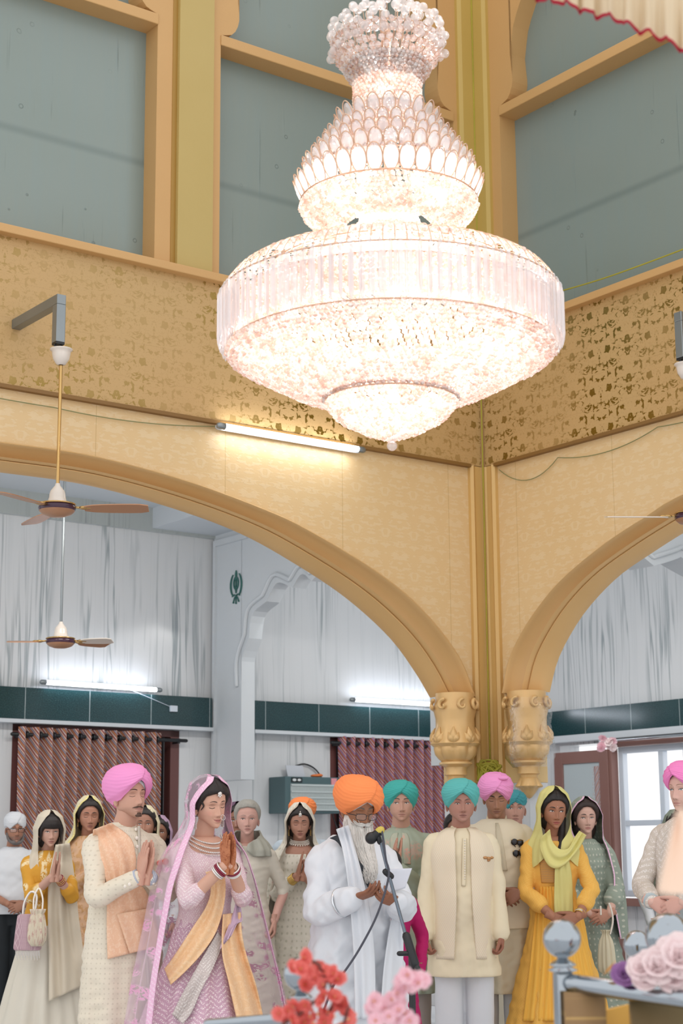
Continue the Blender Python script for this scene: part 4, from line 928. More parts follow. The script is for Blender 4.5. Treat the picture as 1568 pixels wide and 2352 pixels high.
class Person:
    def __init__(s, px, py, Y, rot, label, yaw=0, pitch=0, roll=0, fem=False, ht=1.60):
        E = at(px, py, Y); s.k = E[2]/ht; s.rot = rot; s.fem = fem; s.Y = Y; s.E = E
        s.R = rot3(rot, 0, 0); s.HR = rot3(yaw, pitch, roll); s.piv = np.array([0, .045, -.10]); s.hc = np.array([0, -.045, 1.60])
        off = s.R@(s.head(np.array([[0, -.02, 0.]]))[0])*s.k
        s.o = np.array([E[0]-off[0], E[1]-off[1]*.0-0, 0])
        s.root = empty('person', s.o.tolist(), math.radians(rot)); s.root.scale = (s.k,)*3; tag(s.root, label, 'person')
        s.body = []; s.cols = []; s.mi = []
    def head(s, V): V = np.asarray(V, float); return (V-s.piv)@s.HR.T+s.piv+s.hc
    def hblend(s, V, z0=1.36, z1=1.50):       # follow the head fully above z1, not below z0 (V in body coordinates, upright pose)
        w = smooth01((V[:, 2]-z0)/(z1-z0))[:, None]; return V*(1-w)+s.head(V-s.hc)*w
    def L(s, px, py, dY=0.): return s.R.T@((at(px, py, s.Y+dY)-s.o)/s.k)
    def add(s, name, piece, mat, parent=None, smooth=True, th=0, label=None, sharp=None):
        uv = piece[2] if len(piece) > 2 else None
        o = link(name, mesh_from(piece[0], piece[1], uv), mat, parent or s.root, smooth=smooth, sharp=sharp)
        if th: thick(o, th)
        if label: o['label'] = label
        return o
    def addh(s, name, piece, mat, **k): return s.add(name, (s.head(piece[0]), piece[1])+tuple(piece[2:]), mat, **k)
    def skin(s, piece, col, mi=0):
        s.body.append((piece[0], piece[1])); s.cols.append(col if isinstance(col, np.ndarray) else np.tile(np.array(lin(col)), (len(piece[0]), 1))); s.mi += [mi]*len(piece[1])
    def build_body(s, mats=None):
        V, Fs, _ = join(*s.body); me = mesh_from(V, Fs); ca = me.color_attributes.new('Col', 'FLOAT_COLOR', 'POINT')
        C = np.c_[np.vstack(s.cols), np.ones(len(V))]; ca.data.foreach_set('color', C.ravel())
        for mt in (mats or [MSKIN]): me.materials.append(mt)
        if mats: me.polygons.foreach_set('material_index', s.mi)
        return link('body', me, None, s.root)
    def face(s, P):
        s.P = P; P.setdefault('fem', s.fem); V, Fs, C = head_mesh(P); s.skin((s.head(V), Fs), C)
        sk = P['skin']; nk = .047 if s.fem else .056
        a = s.head(np.array([[0, .02, -.045]]))[0]; b = np.array([0, .01, 1.43]); 
        neck = tube(catmull([a, s.head(np.array([[0, .018, -.085]]))[0], (a*.3+b*.7), b, [0, .02, 1.36]], 14), np.interp(np.linspace(0, 1, 14), [0, .3, .7, 1], [nk*.95, nk, nk*1.08, nk*1.6]), 24); s.skin(neck, sk)
        fw = .84 if s.fem else 1.; torso = loft([(1.43, .09, .06, .07), (1.40, .14, .08, .09), (1.34, .165, .095, .095), (1.15, .145, .095, .09), (.95, .15, .09, .1), (.86, .14, .08, .09)], 40, m=14); torso[0][:, 0] *= fw; s.skin(torso, sk)
        for sx in (-1, 1):
            s.skin(tube(catmull([(sx*.085, 0, .92), (sx*.09, -.005, .5), (sx*.09, .01, .09)], 10), np.linspace(.075, .042, 10), 14), sk)
            s.skin(remesh([ball((sx*.09, -.05, .035), .045, 14, 8, (1, 2.6, .75)), ball((sx*.09, .02, .05), .045, 12, 8, (1, 1.1, 1.2))], .01, 2), sk)
        br = P.get('brow', '#2a211d'); MB = hairm(br); th = P.get('browth', 1.)
        gx, gz = P.get('gaze', (0, 0))
        for sx in (-1, 1):
            xs = np.linspace(.013, .047, 9); zz = .0205+P.get('browz', 0)+.0045*np.sin(np.linspace(.2, 2.9, 9))-P.get('frown', 0)*.006*(1-np.linspace(0, 1, 9))
            C = front_pt(sx*xs, zz, P, .0008); s.addh('eyebrow', tube(C, np.array([.0016, .0026, .003, .003, .0028, .0025, .002, .0015, .0008])*th, 8, flat=.4, up=(0, -1, 0)), MB)
            cx = .0315; 
            if P.get('eyes') == 'closed':
                xs = np.linspace(-.0135, .0145, 11); zz = -.0062-.0042*np.sin(np.linspace(0, PI, 11)); C = front_pt(sx*(cx+xs), zz, P, .0006)
                s.addh('eyelashes', tube(C, np.array([.0005]+[.0011]*9+[.0006])*P.get('lash', 1.), 6, flat=.8), MLASH)
                xs = np.linspace(-.0125, .014, 9); C = front_pt(sx*(cx+xs), .0045+.0025*np.sin(np.linspace(0, PI, 9)), P, .0002); s.addh('eyelid_crease', tube(C, .0006, 5), MCREASE(sk))
            else:
                op = P.get('open', .0048); n = 13; tt = np.linspace(0, 1, n); rows = []
                for v in np.linspace(-1, 1, 7):
                    x = cx-.0138+.0285*tt; zz = -.0028+np.sin(tt*PI)**.75*v*(op if v > 0 else op*.8)+.0012*tt; rows.append(front_pt(sx*x, zz, P, .0004+.0012*(1-v*v)*np.sin(tt*PI)))
                s.addh('eye', grid(np.array(rows)), MEYE)
                ic = front_pt(np.array([sx*cx+gx*.006]), np.array([-.0026+gz*.004]), P, .0016)[0]
                rr = .0053; phi = np.linspace(0, 2*PI, 18, endpoint=False); hz = np.clip(np.sin(phi)*rr, -op*.86, op*.8)
                disc = np.vstack([ic+np.array([[0, -.0008, 0]]), np.c_[ic[0]+rr*np.cos(phi), np.full(18, ic[1]), ic[2]+hz]]); s.addh('iris', (disc, [[0, 1+i, 1+(i+1) % 18] for i in range(18)]), iris_mat(P.get('iris', '#2a1a12')))
                x = cx-.0145+.0305*tt; zz = -.0028+np.sin(tt*PI)**.75*op+.0014*tt+.0004; C = front_pt(sx*x, zz, P, .0012)
                s.addh('eyelashes', tube(C, .00115*P.get('lash', 1.), 6), MLASH)
                C = front_pt(sx*x, zz+.0042, P, .0003); s.addh('eyelid_crease', tube(C, .0006, 5), MCREASE(sk))
    def arms(s, wl, wr, hl=None, hr=None, sleeve=(.058, .052, .048, .042, .038), cuff=.0, col=None, sh=None, short=1.):
        """wl/wr = wrists on the -x / +x side; elbows lean to the hints; returns sleeve pieces"""
        sx0 = .143 if s.fem else .168; z0 = 1.355; out = []; s.jo = {}
        for sg, w, h in ((-1, wl, hl), (1, wr, hr)):
            sh_ = np.array([sg*sx0, .005, z0]) if sh is None else np.array([sg*sh[0], sh[1], sh[2]]); h = h if h is not None else (sg*.5, .15, .9)
            e, w_ = ik(sh_, w, h); s.jo[sg] = (sh_, e, w_)
            s.skin(arm_tube(sh_, e, w_), col or s.P['skin'])
            end = w_*(short)+e*(1-short) if short <= 1 else w_
            u = nrm(w_-e); P = catmull([sh_+np.array([-sg*.05, 0, .012]), sh_, sh_*.5+e*.5, e, e*(1-.5*short)+w_*.5*short, e*(1-short)+w_*short-u*cuff], 30)
            out.append(tube(P, np.interp(np.linspace(0, 1, 30), [0, .12, .4, .62, .8, 1.], (sleeve[0]*.9,)+tuple(sleeve)), 22))
        return out
    def hands(s, sg, f, n, ts, col, mi=0, **k):
        w = s.jo[sg][2]; pcs = hand(w, f, n, ts, **k); V, Fs = remesh(pcs, .0027*k.get('scl', 1.), 2); s.skin((V, Fs), col, mi); return V, Fs
_hm = {}
def hairm(c):
    if c not in _hm:
        t = NT('hair_'+['dark', 'brown', 'grey', 'light', 'black', 'white', 'other', 'more'][len(_hm) % 8]); n = t.noise(t.scale(t.coord(), 60, 60, 6), 3., 3)
        _hm[c] = t.done(t.bsdf(t.mix(n, c, tuple(min(1, x*1.5+.01) for x in lin(c))), .5, 0., .4, t.bump(n, .5, .003)))
    return _hm[c]
_im = {}
def iris_mat(c):
    if c not in _im: _im[c] = simple('iris_'+str(len(_im)), c, .15)
    return _im[c]
_cm = {}
def MCREASE(c):
    if c not in _cm: _cm[c] = simple('skin_crease_'+str(len(_cm)), tuple(x*.62 for x in lin(c)), .6)
    return _cm[c]
MLASH = simple('lashes', '#1b1412', .6); MEYE = simple('eye_white', '#d8cdc6', .2)
def cloth(name, c1, c2=None, rough=.75, pat=None, pc='#ffffff', ps=30., pamt=.6, nb=.35, nbs=9., weave=.15, sheen=0., trans=0., metal_pat=0.):
    """pat: buti (dots), jaal (voronoi net), brocade (blobs), lattice, chevron"""
    t = NT(name); c = t.coord(); x, y, z = t.sep(c); c2 = c2 or c1
    col = t.mix(t.noise(c, 3., 2), c1, c2); k = None
    ang = t.math('ARCTAN2', x, t.math('MULTIPLY', y, -1.)); flat = t.comb(t.math('MULTIPLY', ang, .2), z, 0.)
    if pat == 'buti':
        v = t.voro(flat, ps, 'F1', 0, .15); k = t.math('SUBTRACT', 1., t.step(v, .16, .24))
    elif pat == 'jaal':
        v = t.voro(flat, ps, 'DISTANCE_TO_EDGE', 0, .25); k = t.math('SUBTRACT', 1., t.step(v, .03, .09))
    elif pat == 'brocade':
        k = t.step(t.noise(flat, ps, 3., .6, .8), .5, .58)
    elif pat == 'floral':
        v = t.voro(flat, ps*.35, 'SMOOTH_F1', 0, .7); n = t.noise(flat, ps, 2., .5, 1.5); k = t.math('MULTIPLY', t.math('SUBTRACT', 1., t.step(v, .3, .42)), t.step(n, .42, .5))
    elif pat == 'lattice':
        u = t.math('MULTIPLY', ang, .2*ps); w = t.math('MULTIPLY', z, ps*.7)
        a_ = t.math('ABSOLUTE', t.math('SINE', t.math('ADD', u, w))); b_ = t.math('ABSOLUTE', t.math('SINE', t.math('SUBTRACT', u, w))); k = t.math('SUBTRACT', 1., t.step(t.math('MINIMUM', a_, b_), .1, .35))
    elif pat == 'chevron':
        u = t.math('PINGPONG', t.math('MULTIPLY', ang, .2), .035); w = t.math('FRACT', t.math('MULTIPLY', t.math('ADD', z, t.math('MULTIPLY', u, 1.)), ps)); k = t.math('MULTIPLY', t.step(w, .45, .55), t.step(t.voro(c, 160, 'F1', 0, .6), .55, .3))
    elif pat == 'stripe':
        k = t.step(t.math('FRACT', t.math('MULTIPLY', ang, .2*ps)), .48, .52)
    if k is not None: col = t.mix(t.math('MULTIPLY', k, pamt), col, pc)
    h = t.math('ADD', t.math('MULTIPLY', t.noise(t.scale(c, 1, 1, .6), nbs, 3.), 1.), t.math('MULTIPLY', t.noise(c, 220, 2), weave*.12))
    nm = t.bump(h, nb, .02)
    b = t.bsdf(col, rough, t.math('MULTIPLY', k, metal_pat) if (metal_pat and k is not None) else 0., .3, nm, Sheen_Weight=sheen)
    if trans:
        tp = t.n('ShaderNodeBsdfTransparent'); mx = t.n('ShaderNodeMixShader')
        fac = t.math('SUBTRACT', 1., trans) if k is None else t.math('ADD', 1.-trans, t.math('MULTIPLY', k, trans*.8))
        t.val(mx.inputs[0], fac); t.l(tp.outputs[0], mx.inputs[1]); t.l(b.outputs[0], mx.inputs[2]); return t.done(mx)
    return t.done(b)
MT = dict(pink=cloth('pink_turban_cloth', '#ee8fca', '#f0a0cf', .8, nb=.2), pink2=cloth('bright_pink_turban_cloth', '#f284c0', '#ee8cc6', .8, nb=.2), orange=cloth('orange_turban_cloth', '#f98a4c', '#f7935a', .8, nb=.2), teal=cloth('teal_turban_cloth', '#5db9b4', '#62b4b0', .8, nb=.2), teal2=cloth('deep_teal_turban_cloth', '#41a79d', '#4aaea6', .8, nb=.2), white=cloth('white_cotton', '#dcdde0', '#d2d5da', .85), cream=cloth('cream_cotton', '#e2dccb', '#dad2bd', .8))
def torso_rows(fem=False, hem=.5, hw=.23, belly=0., g=.012, sh=1., flare=None, neck=1.45, hip=1.):
    if fem: r = [(neck, .055, .05, .055), (1.425, .085, .062, .072), (1.395, .118, .078, .085), (1.36, .144, .092, .092), (1.28, .152, .118, .095), (1.20, .143, .118, .09), (1.08, .125, .095, .085), (.98, .145, .10, .10), (.88, .165*hip, .11, .12)]
    else: r = [(neck, .062, .055, .06), (1.43, .10, .07, .08), (1.405, .136, .082, .095), (1.37, .166, .10, .105), (1.29, .185, .122, .11), (1.18, .176, .122, .106), (1.06, .168, .12+belly, .10), (.96, .175, .122+belly, .108), (.86, .185*hip, .12+belly*.5, .118)]
    r = [(z, (a+g)*sh, b+g, c+g) for z, a, b, c in r]; z0, a0, b0, c0 = r[-1]
    for t in (.33, .66, 1.):
        r.append((z0+(hem-z0)*t, a0+(hw-a0)*t, b0+(hw*.68-b0)*t, c0+(hw*.7-c0)*t))
    # densify with constant z steps
    r = np.array(r); zz = np.linspace(r[0, 0], r[-1, 0], 40); return [(z, *[np.interp(-z, -r[:, 0], r[:, i]) for i in (1, 2, 3)]) for z in zz]
def garment(per, rows, sleeves, mat, name='kurta', fold=None, seed=0, vox=.0075, sm=4, wr=.003, dz=None):
    pcs = [loft(rows, 96, fold, seed, dz=dz)]+sleeves
    V, Fs = remesh(pcs, vox, sm); V = wrinkle(V, wr*1.15, 22, seed); V = wrinkle(V, wr*.6, 62, seed+50); return per.add(name, (V, Fs), mat)
def collar(per, mat, r=(.062, .058, .064), h=.045, z=1.432, open_=14, parent=None, rf=.9):
    a0, a1 = open_, 360-open_
    rows = [(z-.012, r[0]*1.2, r[1]*1.25, r[2]*1.15, 0, .012, a0*.6, 360-a0*.6), (z+h*.4, r[0], r[1], r[2], 0, .010, a0, a1), (z+h, r[0]*.95, r[1]*.97, r[2]*.95, 0, .010, a0*1.3, 360-a0*1.3)]
    return per.add('collar', shell(rows, 48, m=10), mat, parent=parent, th=.005)
def trousers(per, mat, w=.098, hem=.04, z=.9, name='trousers', taper=.075):
    pcs = [loft([(z+.05, .145, .10, .10), (z-.05, .155, .10, .10), (z-.12, .155, .095, .10)], 48, m=8)]
    for sx in (-1, 1): pcs.append(tube(catmull([(sx*.085, 0, z-.03), (sx*.092, -.005, .5), (sx*.092, .005, hem)], 24), np.interp(np.linspace(0, 1, 24), [0, .4, 1], [w, w*.85, taper]), 24, cap=False))
    V, Fs = remesh(pcs, .01, 4); return per.add(name, (wrinkle(V, .004, 14, 3), Fs), mat)
def hood(per, mat, body_rows, name='dupatta', edge=62, front=.066, crown=.024, seed=0, fold=.004, edge_rows=None, n=84, th=0, side=.018, backz=0.):
    """veil over the head. head rows in head heights; body_rows continue (absolute z)"""
    hz = per.hc[2]; hy = per.hc[1]; R = []
    R += [(hz+.124+crown, .006, .006, .006, 0, hy+.01, edge*.2, 360-edge*.2, 0, 0)]
    R += [(hz+.118+crown, .042, .055, .052, 0, hy+.01, edge*.25, 360-edge*.25, 0, 0)]
    for dz_, a_ in ((.100, .34), (.078, .62), (.05, .88), (.0, 1.), (-.05, 1.04), (-.09, 1.02)):
        w = np.interp(dz_, ZS, W0); f = np.interp(dz_, ZS, F0); b = np.interp(dz_, ZS, B0)
        w = max(w, .066 if dz_ < .06 else w); b = max(b, .09 if dz_ < .06 else b)
        R.append((hz+dz_+crown*(.9 if dz_ > .06 else .5), w+crown+side*(dz_ < .05), f+crown, b+crown+.012+backz, 0, hy+.01, edge*a_, 360-edge*a_, fold*.5, 0))
    for r in body_rows: R.append(tuple(r)+(0,)*(10-len(r)))
    V, Fs, UV = shell(R, n, fold, seed, m=90)
    V = per.hblend(V, 1.40, 1.50); return per.add(name, (V, Fs, UV), mat, th=th)
def hair_cap(per, mat, line=.072, side=.02, off=.009, fem=True, part=False, bangs=None, name='hair', low=-.06, vol=.0):
    n, m = 96, 40; a = np.linspace(-PI, PI, n, endpoint=False); ad = np.degrees(np.abs(a))
    zl = np.interp(ad, [0, 25, 50, 72, 95, 130, 180], [line, line-.006, side+.02, side-.025, low+.01, low, low])
    if bangs is not None: zl = np.interp(ad, [0, 40, 58, 75, 95, 180], [bangs, bangs+.002, bangs-.03, -.05, low, low])
    G = np.zeros((m, n, 3))
    for i, v in enumerate(np.linspace(0, 1, m)):
        z = zl+(.1148-zl)*math.sin(v*PI/2); o = off*min(1, v*9+.25)+vol*math.sin(min(1, v*3)*PI/2)
        x, y = head_surf(a, np.clip(z, -.11, .1148), fem, o); 
        st = .0012*np.sin(a*40+z*60)
        G[i] = np.c_[x*(1+st), y*(1+st), z+(o*.9)*math.sin(v*PI/2)-(.004*np.exp(-(a/.08)**2) if part else 0)]
    return per.addh(name, grid(G, wv=True), mat)
def pearls(per, P, r, mat, name='necklace', head=False):
    V, Fs = ico_many(P, r); V = per.head(V) if head else V; return per.add(name, (V, Fs), mat, smooth=True)
MGJ = simple('gold_jewellery', '#d9b56a', .25, .8); MSJ = simple('crystal_jewellery', '#e6e1dc', .15, .3); MPEARL = simple('pearl', '#efe6da', .25)
from mathutils.bvhtree import BVHTree
CAMP = np.array([0, 0, CZ])
def pray_dir(px, py): d = F_+(px-784)/FPX*R_-(py-1176)/FPX*U_; return d/np.linalg.norm(d)
def Pinit(s, px, py, Y, rot, label, yaw=0, pitch=0, roll=0, fem=False, ht=1.60):
    E = at(px, py, Y); s.rot = rot; s.fem = fem; s.Y = Y; s.E = E
    s.R = rot3(rot, 0, 0); s.HR = rot3(yaw, pitch, roll); s.piv = np.array([0, .045, -.10]); s.hc = np.array([0, -.035, 1.60])
    ey = s.head(np.array([[0, -.082, 0.]]))[0]; s.k = E[2]/ey[2]; off = s.R@ey*s.k
    s.o = np.array([E[0]-off[0], E[1]+.02, 0]); s.root = empty('person', s.o.tolist(), math.radians(rot)); s.root.scale = (s.k,)*3; tag(s.root, label, 'person')
    s.body = []; s.cols = []; s.mi = []; s.bv = None
Person.__init__ = Pinit
def bvh(s, *pieces):
    V, Fs, _ = join(*pieces); W_ = (V@s.R.T)*s.k+s.o; s.bv = BVHTree.FromPolygons([tuple(v) for v in W_], Fs); return s
Person.bvh = bvh
def hit(s, px, py):
    d = pray_dir(px, py); h = s.bv.ray_cast(Vector(CAMP), Vector(d)); return None if h[0] is None else h[3]
Person.hit = hit
def toL(s, Pw): return ((Pw-s.o)/s.k)@s.R
Person.toL = toL
def on(s, px, py, off=.006):
    t = s.hit(px, py); d = pray_dir(px, py); t = t if t else (s.Y-.12)/d[1]
    return s.toL(CAMP+d*(t-off*s.k))
Person.on = on
def drape(s, name, rows, mat, off=.012, n=40, m=60, fold=.004, fk=6., seed=0, th=.004, dflt=None, smooth=3, parent=None, lim=None, label=None, slope=None):
    """cloth lying on the figure: rows of (left x,y,right x,y); follows the garment surface, hangs free beyond it"""
    rows = np.array(rows, float); L = catmull(rows[:, :2], m); Rr = catmull(rows[:, 2:4], m)
    D = np.full((m, n), np.nan); XY = np.zeros((m, n, 2))
    for i in range(m):
        for j in range(n):
            f = j/(n-1); p = L[i]*(1-f)+Rr[i]*f; XY[i, j] = p; h = s.hit(*p)
            if h: D[i, j] = h
    base = (s.Y if dflt is None else s.Y+dflt)
    med = np.nanmedian(D) if np.isfinite(D).any() else base*1.02
    dm = base*1.02 if dflt is not None else med
    for i in range(m):        # fill the gaps along each row from the nearest surface point
        ok = np.isfinite(D[i])
        if ok.any():
            idx = np.arange(n); D[i] = np.interp(idx, idx[ok], D[i][ok])
        else: D[i] = D[i-1] if i else dm
    if dflt is not None: pass
    for _ in range(smooth*3):
        E = np.pad(D, 1, mode='edge'); E = (E[:-2, 1:-1]+E[2:, 1:-1]+E[1:-1, :-2]+E[1:-1, 2:]+2*E[1:-1, 1:-1])/6; D = np.minimum(E, D+.004)
    r = np.random.RandomState(seed); jj = np.linspace(0, 1, n)
    ks = r.uniform(fk*.5, fk*1.6, 4); ph = r.uniform(0, 6, 4)
    P = np.zeros((m, n, 3))
    for i in range(m):
        fl = sum(np.sin(k*jj*PI*2+p+1.2*math.sin(i/m*3+p)) for k, p in zip(ks, ph))/2.*fold
        ed = .004*(np.abs(jj*2-1)**6)
        for j in range(n): P[i, j] = s.toL(CAMP+pray_dir(*XY[i, j])*(D[i, j]-(off+fold-ed[j]+fl[j])*s.k))
    V, Fs, UV = grid(P); return s.add(name, (V, Fs, UV), mat, parent=parent, th=th, label=label)
Person.drape = drape
def prayer(s, px, py, tx, ty, dY, col, gap=.017, mi=0, hl=(-.5, .25, .7), hr=(.5, .25, .7), scl=1., f=None, **k):
    c = s.L(px, py, dY); t = s.L(tx, ty, dY+.0); f = nrm(t-c) if f is None else nrm(f)
    sl = s.arms(c+np.array([-gap, 0, 0]), c+np.array([gap, 0, 0]), hl, hr, **k)
    for sg in (-1, 1): s.hands(sg, f+np.array([-.0*sg, 0, 0]), (-sg, 0, 0), -sg, col, mi, curl=(.0, .06, .04), thumb=(.75, .55, .05), scl=scl)
    return sl
Person.prayer = prayer
def clasp(s, px, py, dY, col, w=.075, drop=.0, hl=(-.6, .1, .8), hr=(.6, .1, .8), mi=0, top=1, **k):
    c = s.L(px, py, dY)
    sl = s.arms(c+np.array([-w, .01-(.03 if top < 0 else 0), .03]), c+np.array([w, .01-(.03 if top > 0 else 0), .03]), hl, hr, **k)
    for sg in (-1, 1): s.hands(sg, (-sg*.95, -.10, -.42-drop), (.0, 1, -.25), -sg, col, mi, curl=(.45, .55, .35), thumb=(.7, .55, .1))
    return sl
Person.clasp = clasp
def hang(s, wl, wr, col, **k):
    sl = s.arms(wl, wr, (-.45, .4, 1.1), (.45, .4, 1.1), **k)
    for sg in (-1, 1): s.hands(sg, (0, -.12, -1), (-sg, -.15, 0), -sg, col, curl=(.75, .95, .6), thumb=(.8, .3, .35))
    return sl
Person.hang = hang
def moustache(s, mat, w=.032, r=.004, z=-.0635, droop=.006, up=0., name='moustache', strands=0):
    P_ = s.P; pcs = []
    for sg in (-1, 1):
        x = np.linspace(.001, w, 10); zz = z-droop*np.linspace(0, 1, 10)**1.5+up*np.linspace(0, 1, 10)**3; C = front_pt(sg*x, zz, P_, .001 if not strands else .008)
        pcs.append(tube(C, r*np.array([.7, .95, 1.1, 1.1, 1., .9, .75, .6, .4, .2]), 10, flat=.6, up=(0, -1, 0)))
        for q in range(strands):
            o = rng.uniform(-1, 1, 3)*r*.7; C2 = C+o+np.outer(np.linspace(0, 1, 10)**2, rng.uniform(-1, 1, 3)*r*1.6); pcs.append(tube(C2, r*.14, 4, cap=False))
    s.addh(name, join(*pcs), mat)
Person.moustache = moustache
def face_pts(s, name, pts, r, mat, **k): return s.addh(name, tube(pts, r, 8), mat, **k)
# ------------------------------------------------------------------ 1 groom
SK = dict(fair='#cfa391', light='#c9967f', mid='#b27c62', tan='#a46f55', brown='#8f5d45', deep='#7d5140')
g = Person(321, 1826, 8.93, 33, 'person in pink turban and cream long coat with peach shawl, palms joined, eyes closed', yaw=10, pitch=-5)
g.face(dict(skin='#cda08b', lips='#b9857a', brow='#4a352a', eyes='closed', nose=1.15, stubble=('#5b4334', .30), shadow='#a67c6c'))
MB1 = hairm('#4a3428')
g.moustache(MB1, .034, .0050, -.0625, .004, .0)
g.addh('goatee', remesh([tube(front_pt(np.linspace(-.008, .008, 5), np.full(5, -.0945), g.P, -.001), .0055, 8), tube(front_pt(np.linspace(-.013, .013, 6), np.full(6, -.105), g.P, -.002), .007, 8)], .0018, 2), MB1)
g.addh('turban', turban(za=.070, top=.165, sc3=(1.05, 1.12, 1)), MT['pink'])
hb = turban(za=.064, top=.10, sc3=(.80, .82, 1)); g.addh('turban_underband', hb, MT['white'])
MSH = cloth('cream_embroidered_silk', '#e6dcc9', '#ddd2be', .62, 'buti', '#c4b8a4', 42, .5, nb=.4, nbs=7.)
rows = torso_rows(False, .12, .245, .0, .016, 1.03); g.tor = loft(rows, 72, m=60); g.bvh(g.tor)
sl = g.prayer(330, 2012, 345, 1926, -.27, '#c99a86', hl=(-.6, .1, .6), hr=(.6, -.1, .6), short=.86, sleeve=(.060, .055, .052, .048, .043))
garment(g, rows, sl, MSH, 'sherwani', lambda z: .002+.010*max(0, .8-z), 1, wr=.004)
collar(g, MSH, h=.042)
for sg in (-1, 1):
    sh_, e, w = g.jo[sg]; u = nrm(w-e); g.add('shirt_cuff', tube([w-u*.055, w-u*.012], [.038, .040], 20, cap=False), cloth('striped_shirt_cuff', '#8f97a8', '#a3a9b8', .7, 'stripe', '#d8dbe2', 300, .8) if sg < 0 else bpy.data.materials['striped_shirt_cuff'], th=.003)
    for i in range(2):
        c_ = e*(.36-.1*i)+w*(.64+.1*i); dn = nrm(np.cross(u, (0, 0, 1))); g.add('cuff_button', ball(c_+np.array([-.02, -.048, -.012]), .009, 12, 8, (1, .5, 1)), MPEARL)
MPS = cloth('peach_silk_shawl', '#edc3a3', '#e9b996', .5, 'brocade', '#f2d0b4', 60, .6, nb=.25, nbs=6.)
g.drape('shawl', [(214, 1906, 256, 1890), (214, 1938, 300, 1926), (230, 1983, 312, 1972), (244, 2027, 312, 2019), (245, 2088, 335, 2047), (245, 2144, 354, 2094), (247, 2203, 369, 2172)], MPS, .014, fold=.005, seed=2, fk=3.)
g.drape('shawl_fold', [(268, 2099, 345, 2086), (283, 2145, 356, 2128), (298, 2190, 369, 2174)], MPS, .035, n=24, m=24, fold=.006, seed=5, fk=1.2, th=.012)
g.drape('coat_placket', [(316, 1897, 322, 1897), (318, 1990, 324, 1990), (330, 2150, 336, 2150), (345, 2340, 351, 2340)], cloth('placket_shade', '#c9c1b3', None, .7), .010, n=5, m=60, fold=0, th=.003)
g.add('pocket_square', remesh([ball(g.on(372, 1981, .06), .030, 14, 8, (1.1, .35, .5)), ball(g.on(380, 1979, .07), .020, 12, 8, (1, .5, .9)), ball(g.on(366, 1985, .07), .016, 12, 8, (1, .5, .6))], .004, 1), cloth('coral_silk', '#e08a80', '#d97a74', .5))
for i, (x, y) in enumerate(((313, 1905), (314, 1925), (315, 1945))): g.add('coat_button', ball(g.on(x, y, .006), .010, 12, 8, (1, .6, 1)), MPEARL)
trousers(g, MT['white'], w=.085); g.build_body()
# ------------------------------------------------------------------ 2 bride
MHAIR = hairm('#1d1614')
b = Person(504, 1853, 8.8, 34, 'person in lilac beaded bridal dress and sheer pink veil with hennaed hands joined, smiling', yaw=4, pitch=8, roll=-4, fem=True)
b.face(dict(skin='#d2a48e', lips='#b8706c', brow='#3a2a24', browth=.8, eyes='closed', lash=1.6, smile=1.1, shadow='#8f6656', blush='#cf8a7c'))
hair_cap(b, MHAIR, .066, .03, .013, part=True, vol=.012)
for sg in (-1,): b.addh('hair_curl', tube(catmull([(-.05, -.062, .07), (-.066, -.045, .045), (-.072, -.04, .02), (-.068, -.05, .002), (-.073, -.035, -.02)], 16), np.linspace(.010, .002, 16), 8), MHAIR)
b.addh('hair_bun', ball((0, .11, -.02), .055, 18, 12), MHAIR)
MBL = cloth('lilac_beaded_tulle', '#dcc3c6', '#d8b9c4', .6, 'chevron', '#f3ebe8', 60, .9, nb=.4); MSQ = cloth('pink_sequin_skirt', '#d2aebc', '#bf96ac', .45, 'chevron', '#f6ecea', 42, .95, nb=.5, metal_pat=.1)
rows = torso_rows(True, .98, .15, 0, .014, neck=1.44); rows = [r for r in rows if r[0] > .88]
skirt = [(1.02, .142, .115, .11), (.95, .168, .14, .135), (.85, .19, .16, .16), (.6, .28, .24, .26), (.3, .38, .33, .36), (.03, .46, .40, .44)]
b.tor = loft(rows, 60, m=30); b.sk = loft(skirt, 72, m=40); b.bvh(b.tor, b.sk)
sl = b.prayer(524, 1988, 515, 1910, -.25, '#b8744e', mi=1, scl=.95, short=.22, hl=(-.5, .1, .6), hr=(.5, .1, .6), sleeve=(.054, .050, .049, .049, .049), f=(-.08, -.22, 1))
garment(b, rows, sl, MBL, 'blouse', None, 4, .006, 3, .003, dz=lambda a, z: -.075*np.maximum(0, np.cos(a))*smooth01((z-1.33)/.1)); b.add('skirt', loft(skirt, 150, lambda z: .004+.022*max(0, .95-z), 5, m=70), MSQ)
# beaded scalloped hip panel, peach shawl, veil
b.drape('scalloped_border', [(500, 2140, 515, 2160), (470, 2190, 488, 2225), (445, 2235, 462, 2275), (415, 2290, 440, 2325), (395, 2330, 420, 2352)], cloth('silver_beaded_scallops', '#cfc3be', '#bdaFaa', .4, 'chevron', '#f2ece8', 60, .8), .03, n=14, m=60, fold=.004)
MPS2 = cloth('peach_gold_silk', '#ecc294', '#e6b98c', .42, 'brocade', '#f2d3ae', 70, .45, nb=.3, nbs=5.)
b.drape('shawl', [(472, 2003, 514, 1994), (484, 2040, 518, 2040), (474, 2080, 512, 2090), (446, 2125, 494, 2145), (416, 2172, 462, 2192), (392, 2208, 425, 2232), (378, 2226, 392, 2262)], MPS2, .05, n=30, m=60, fold=.006, fk=1.2, seed=8, th=.006)
b.drape('shawl_end', [(513, 2100, 552, 2095), (510, 2150, 556, 2150), (512, 2200, 568, 2200), (528, 2270, 588, 2265), (545, 2345, 604, 2335)], MPS2, .055, n=30, m=60, fold=.014, fk=1.8, seed=9, th=.006)
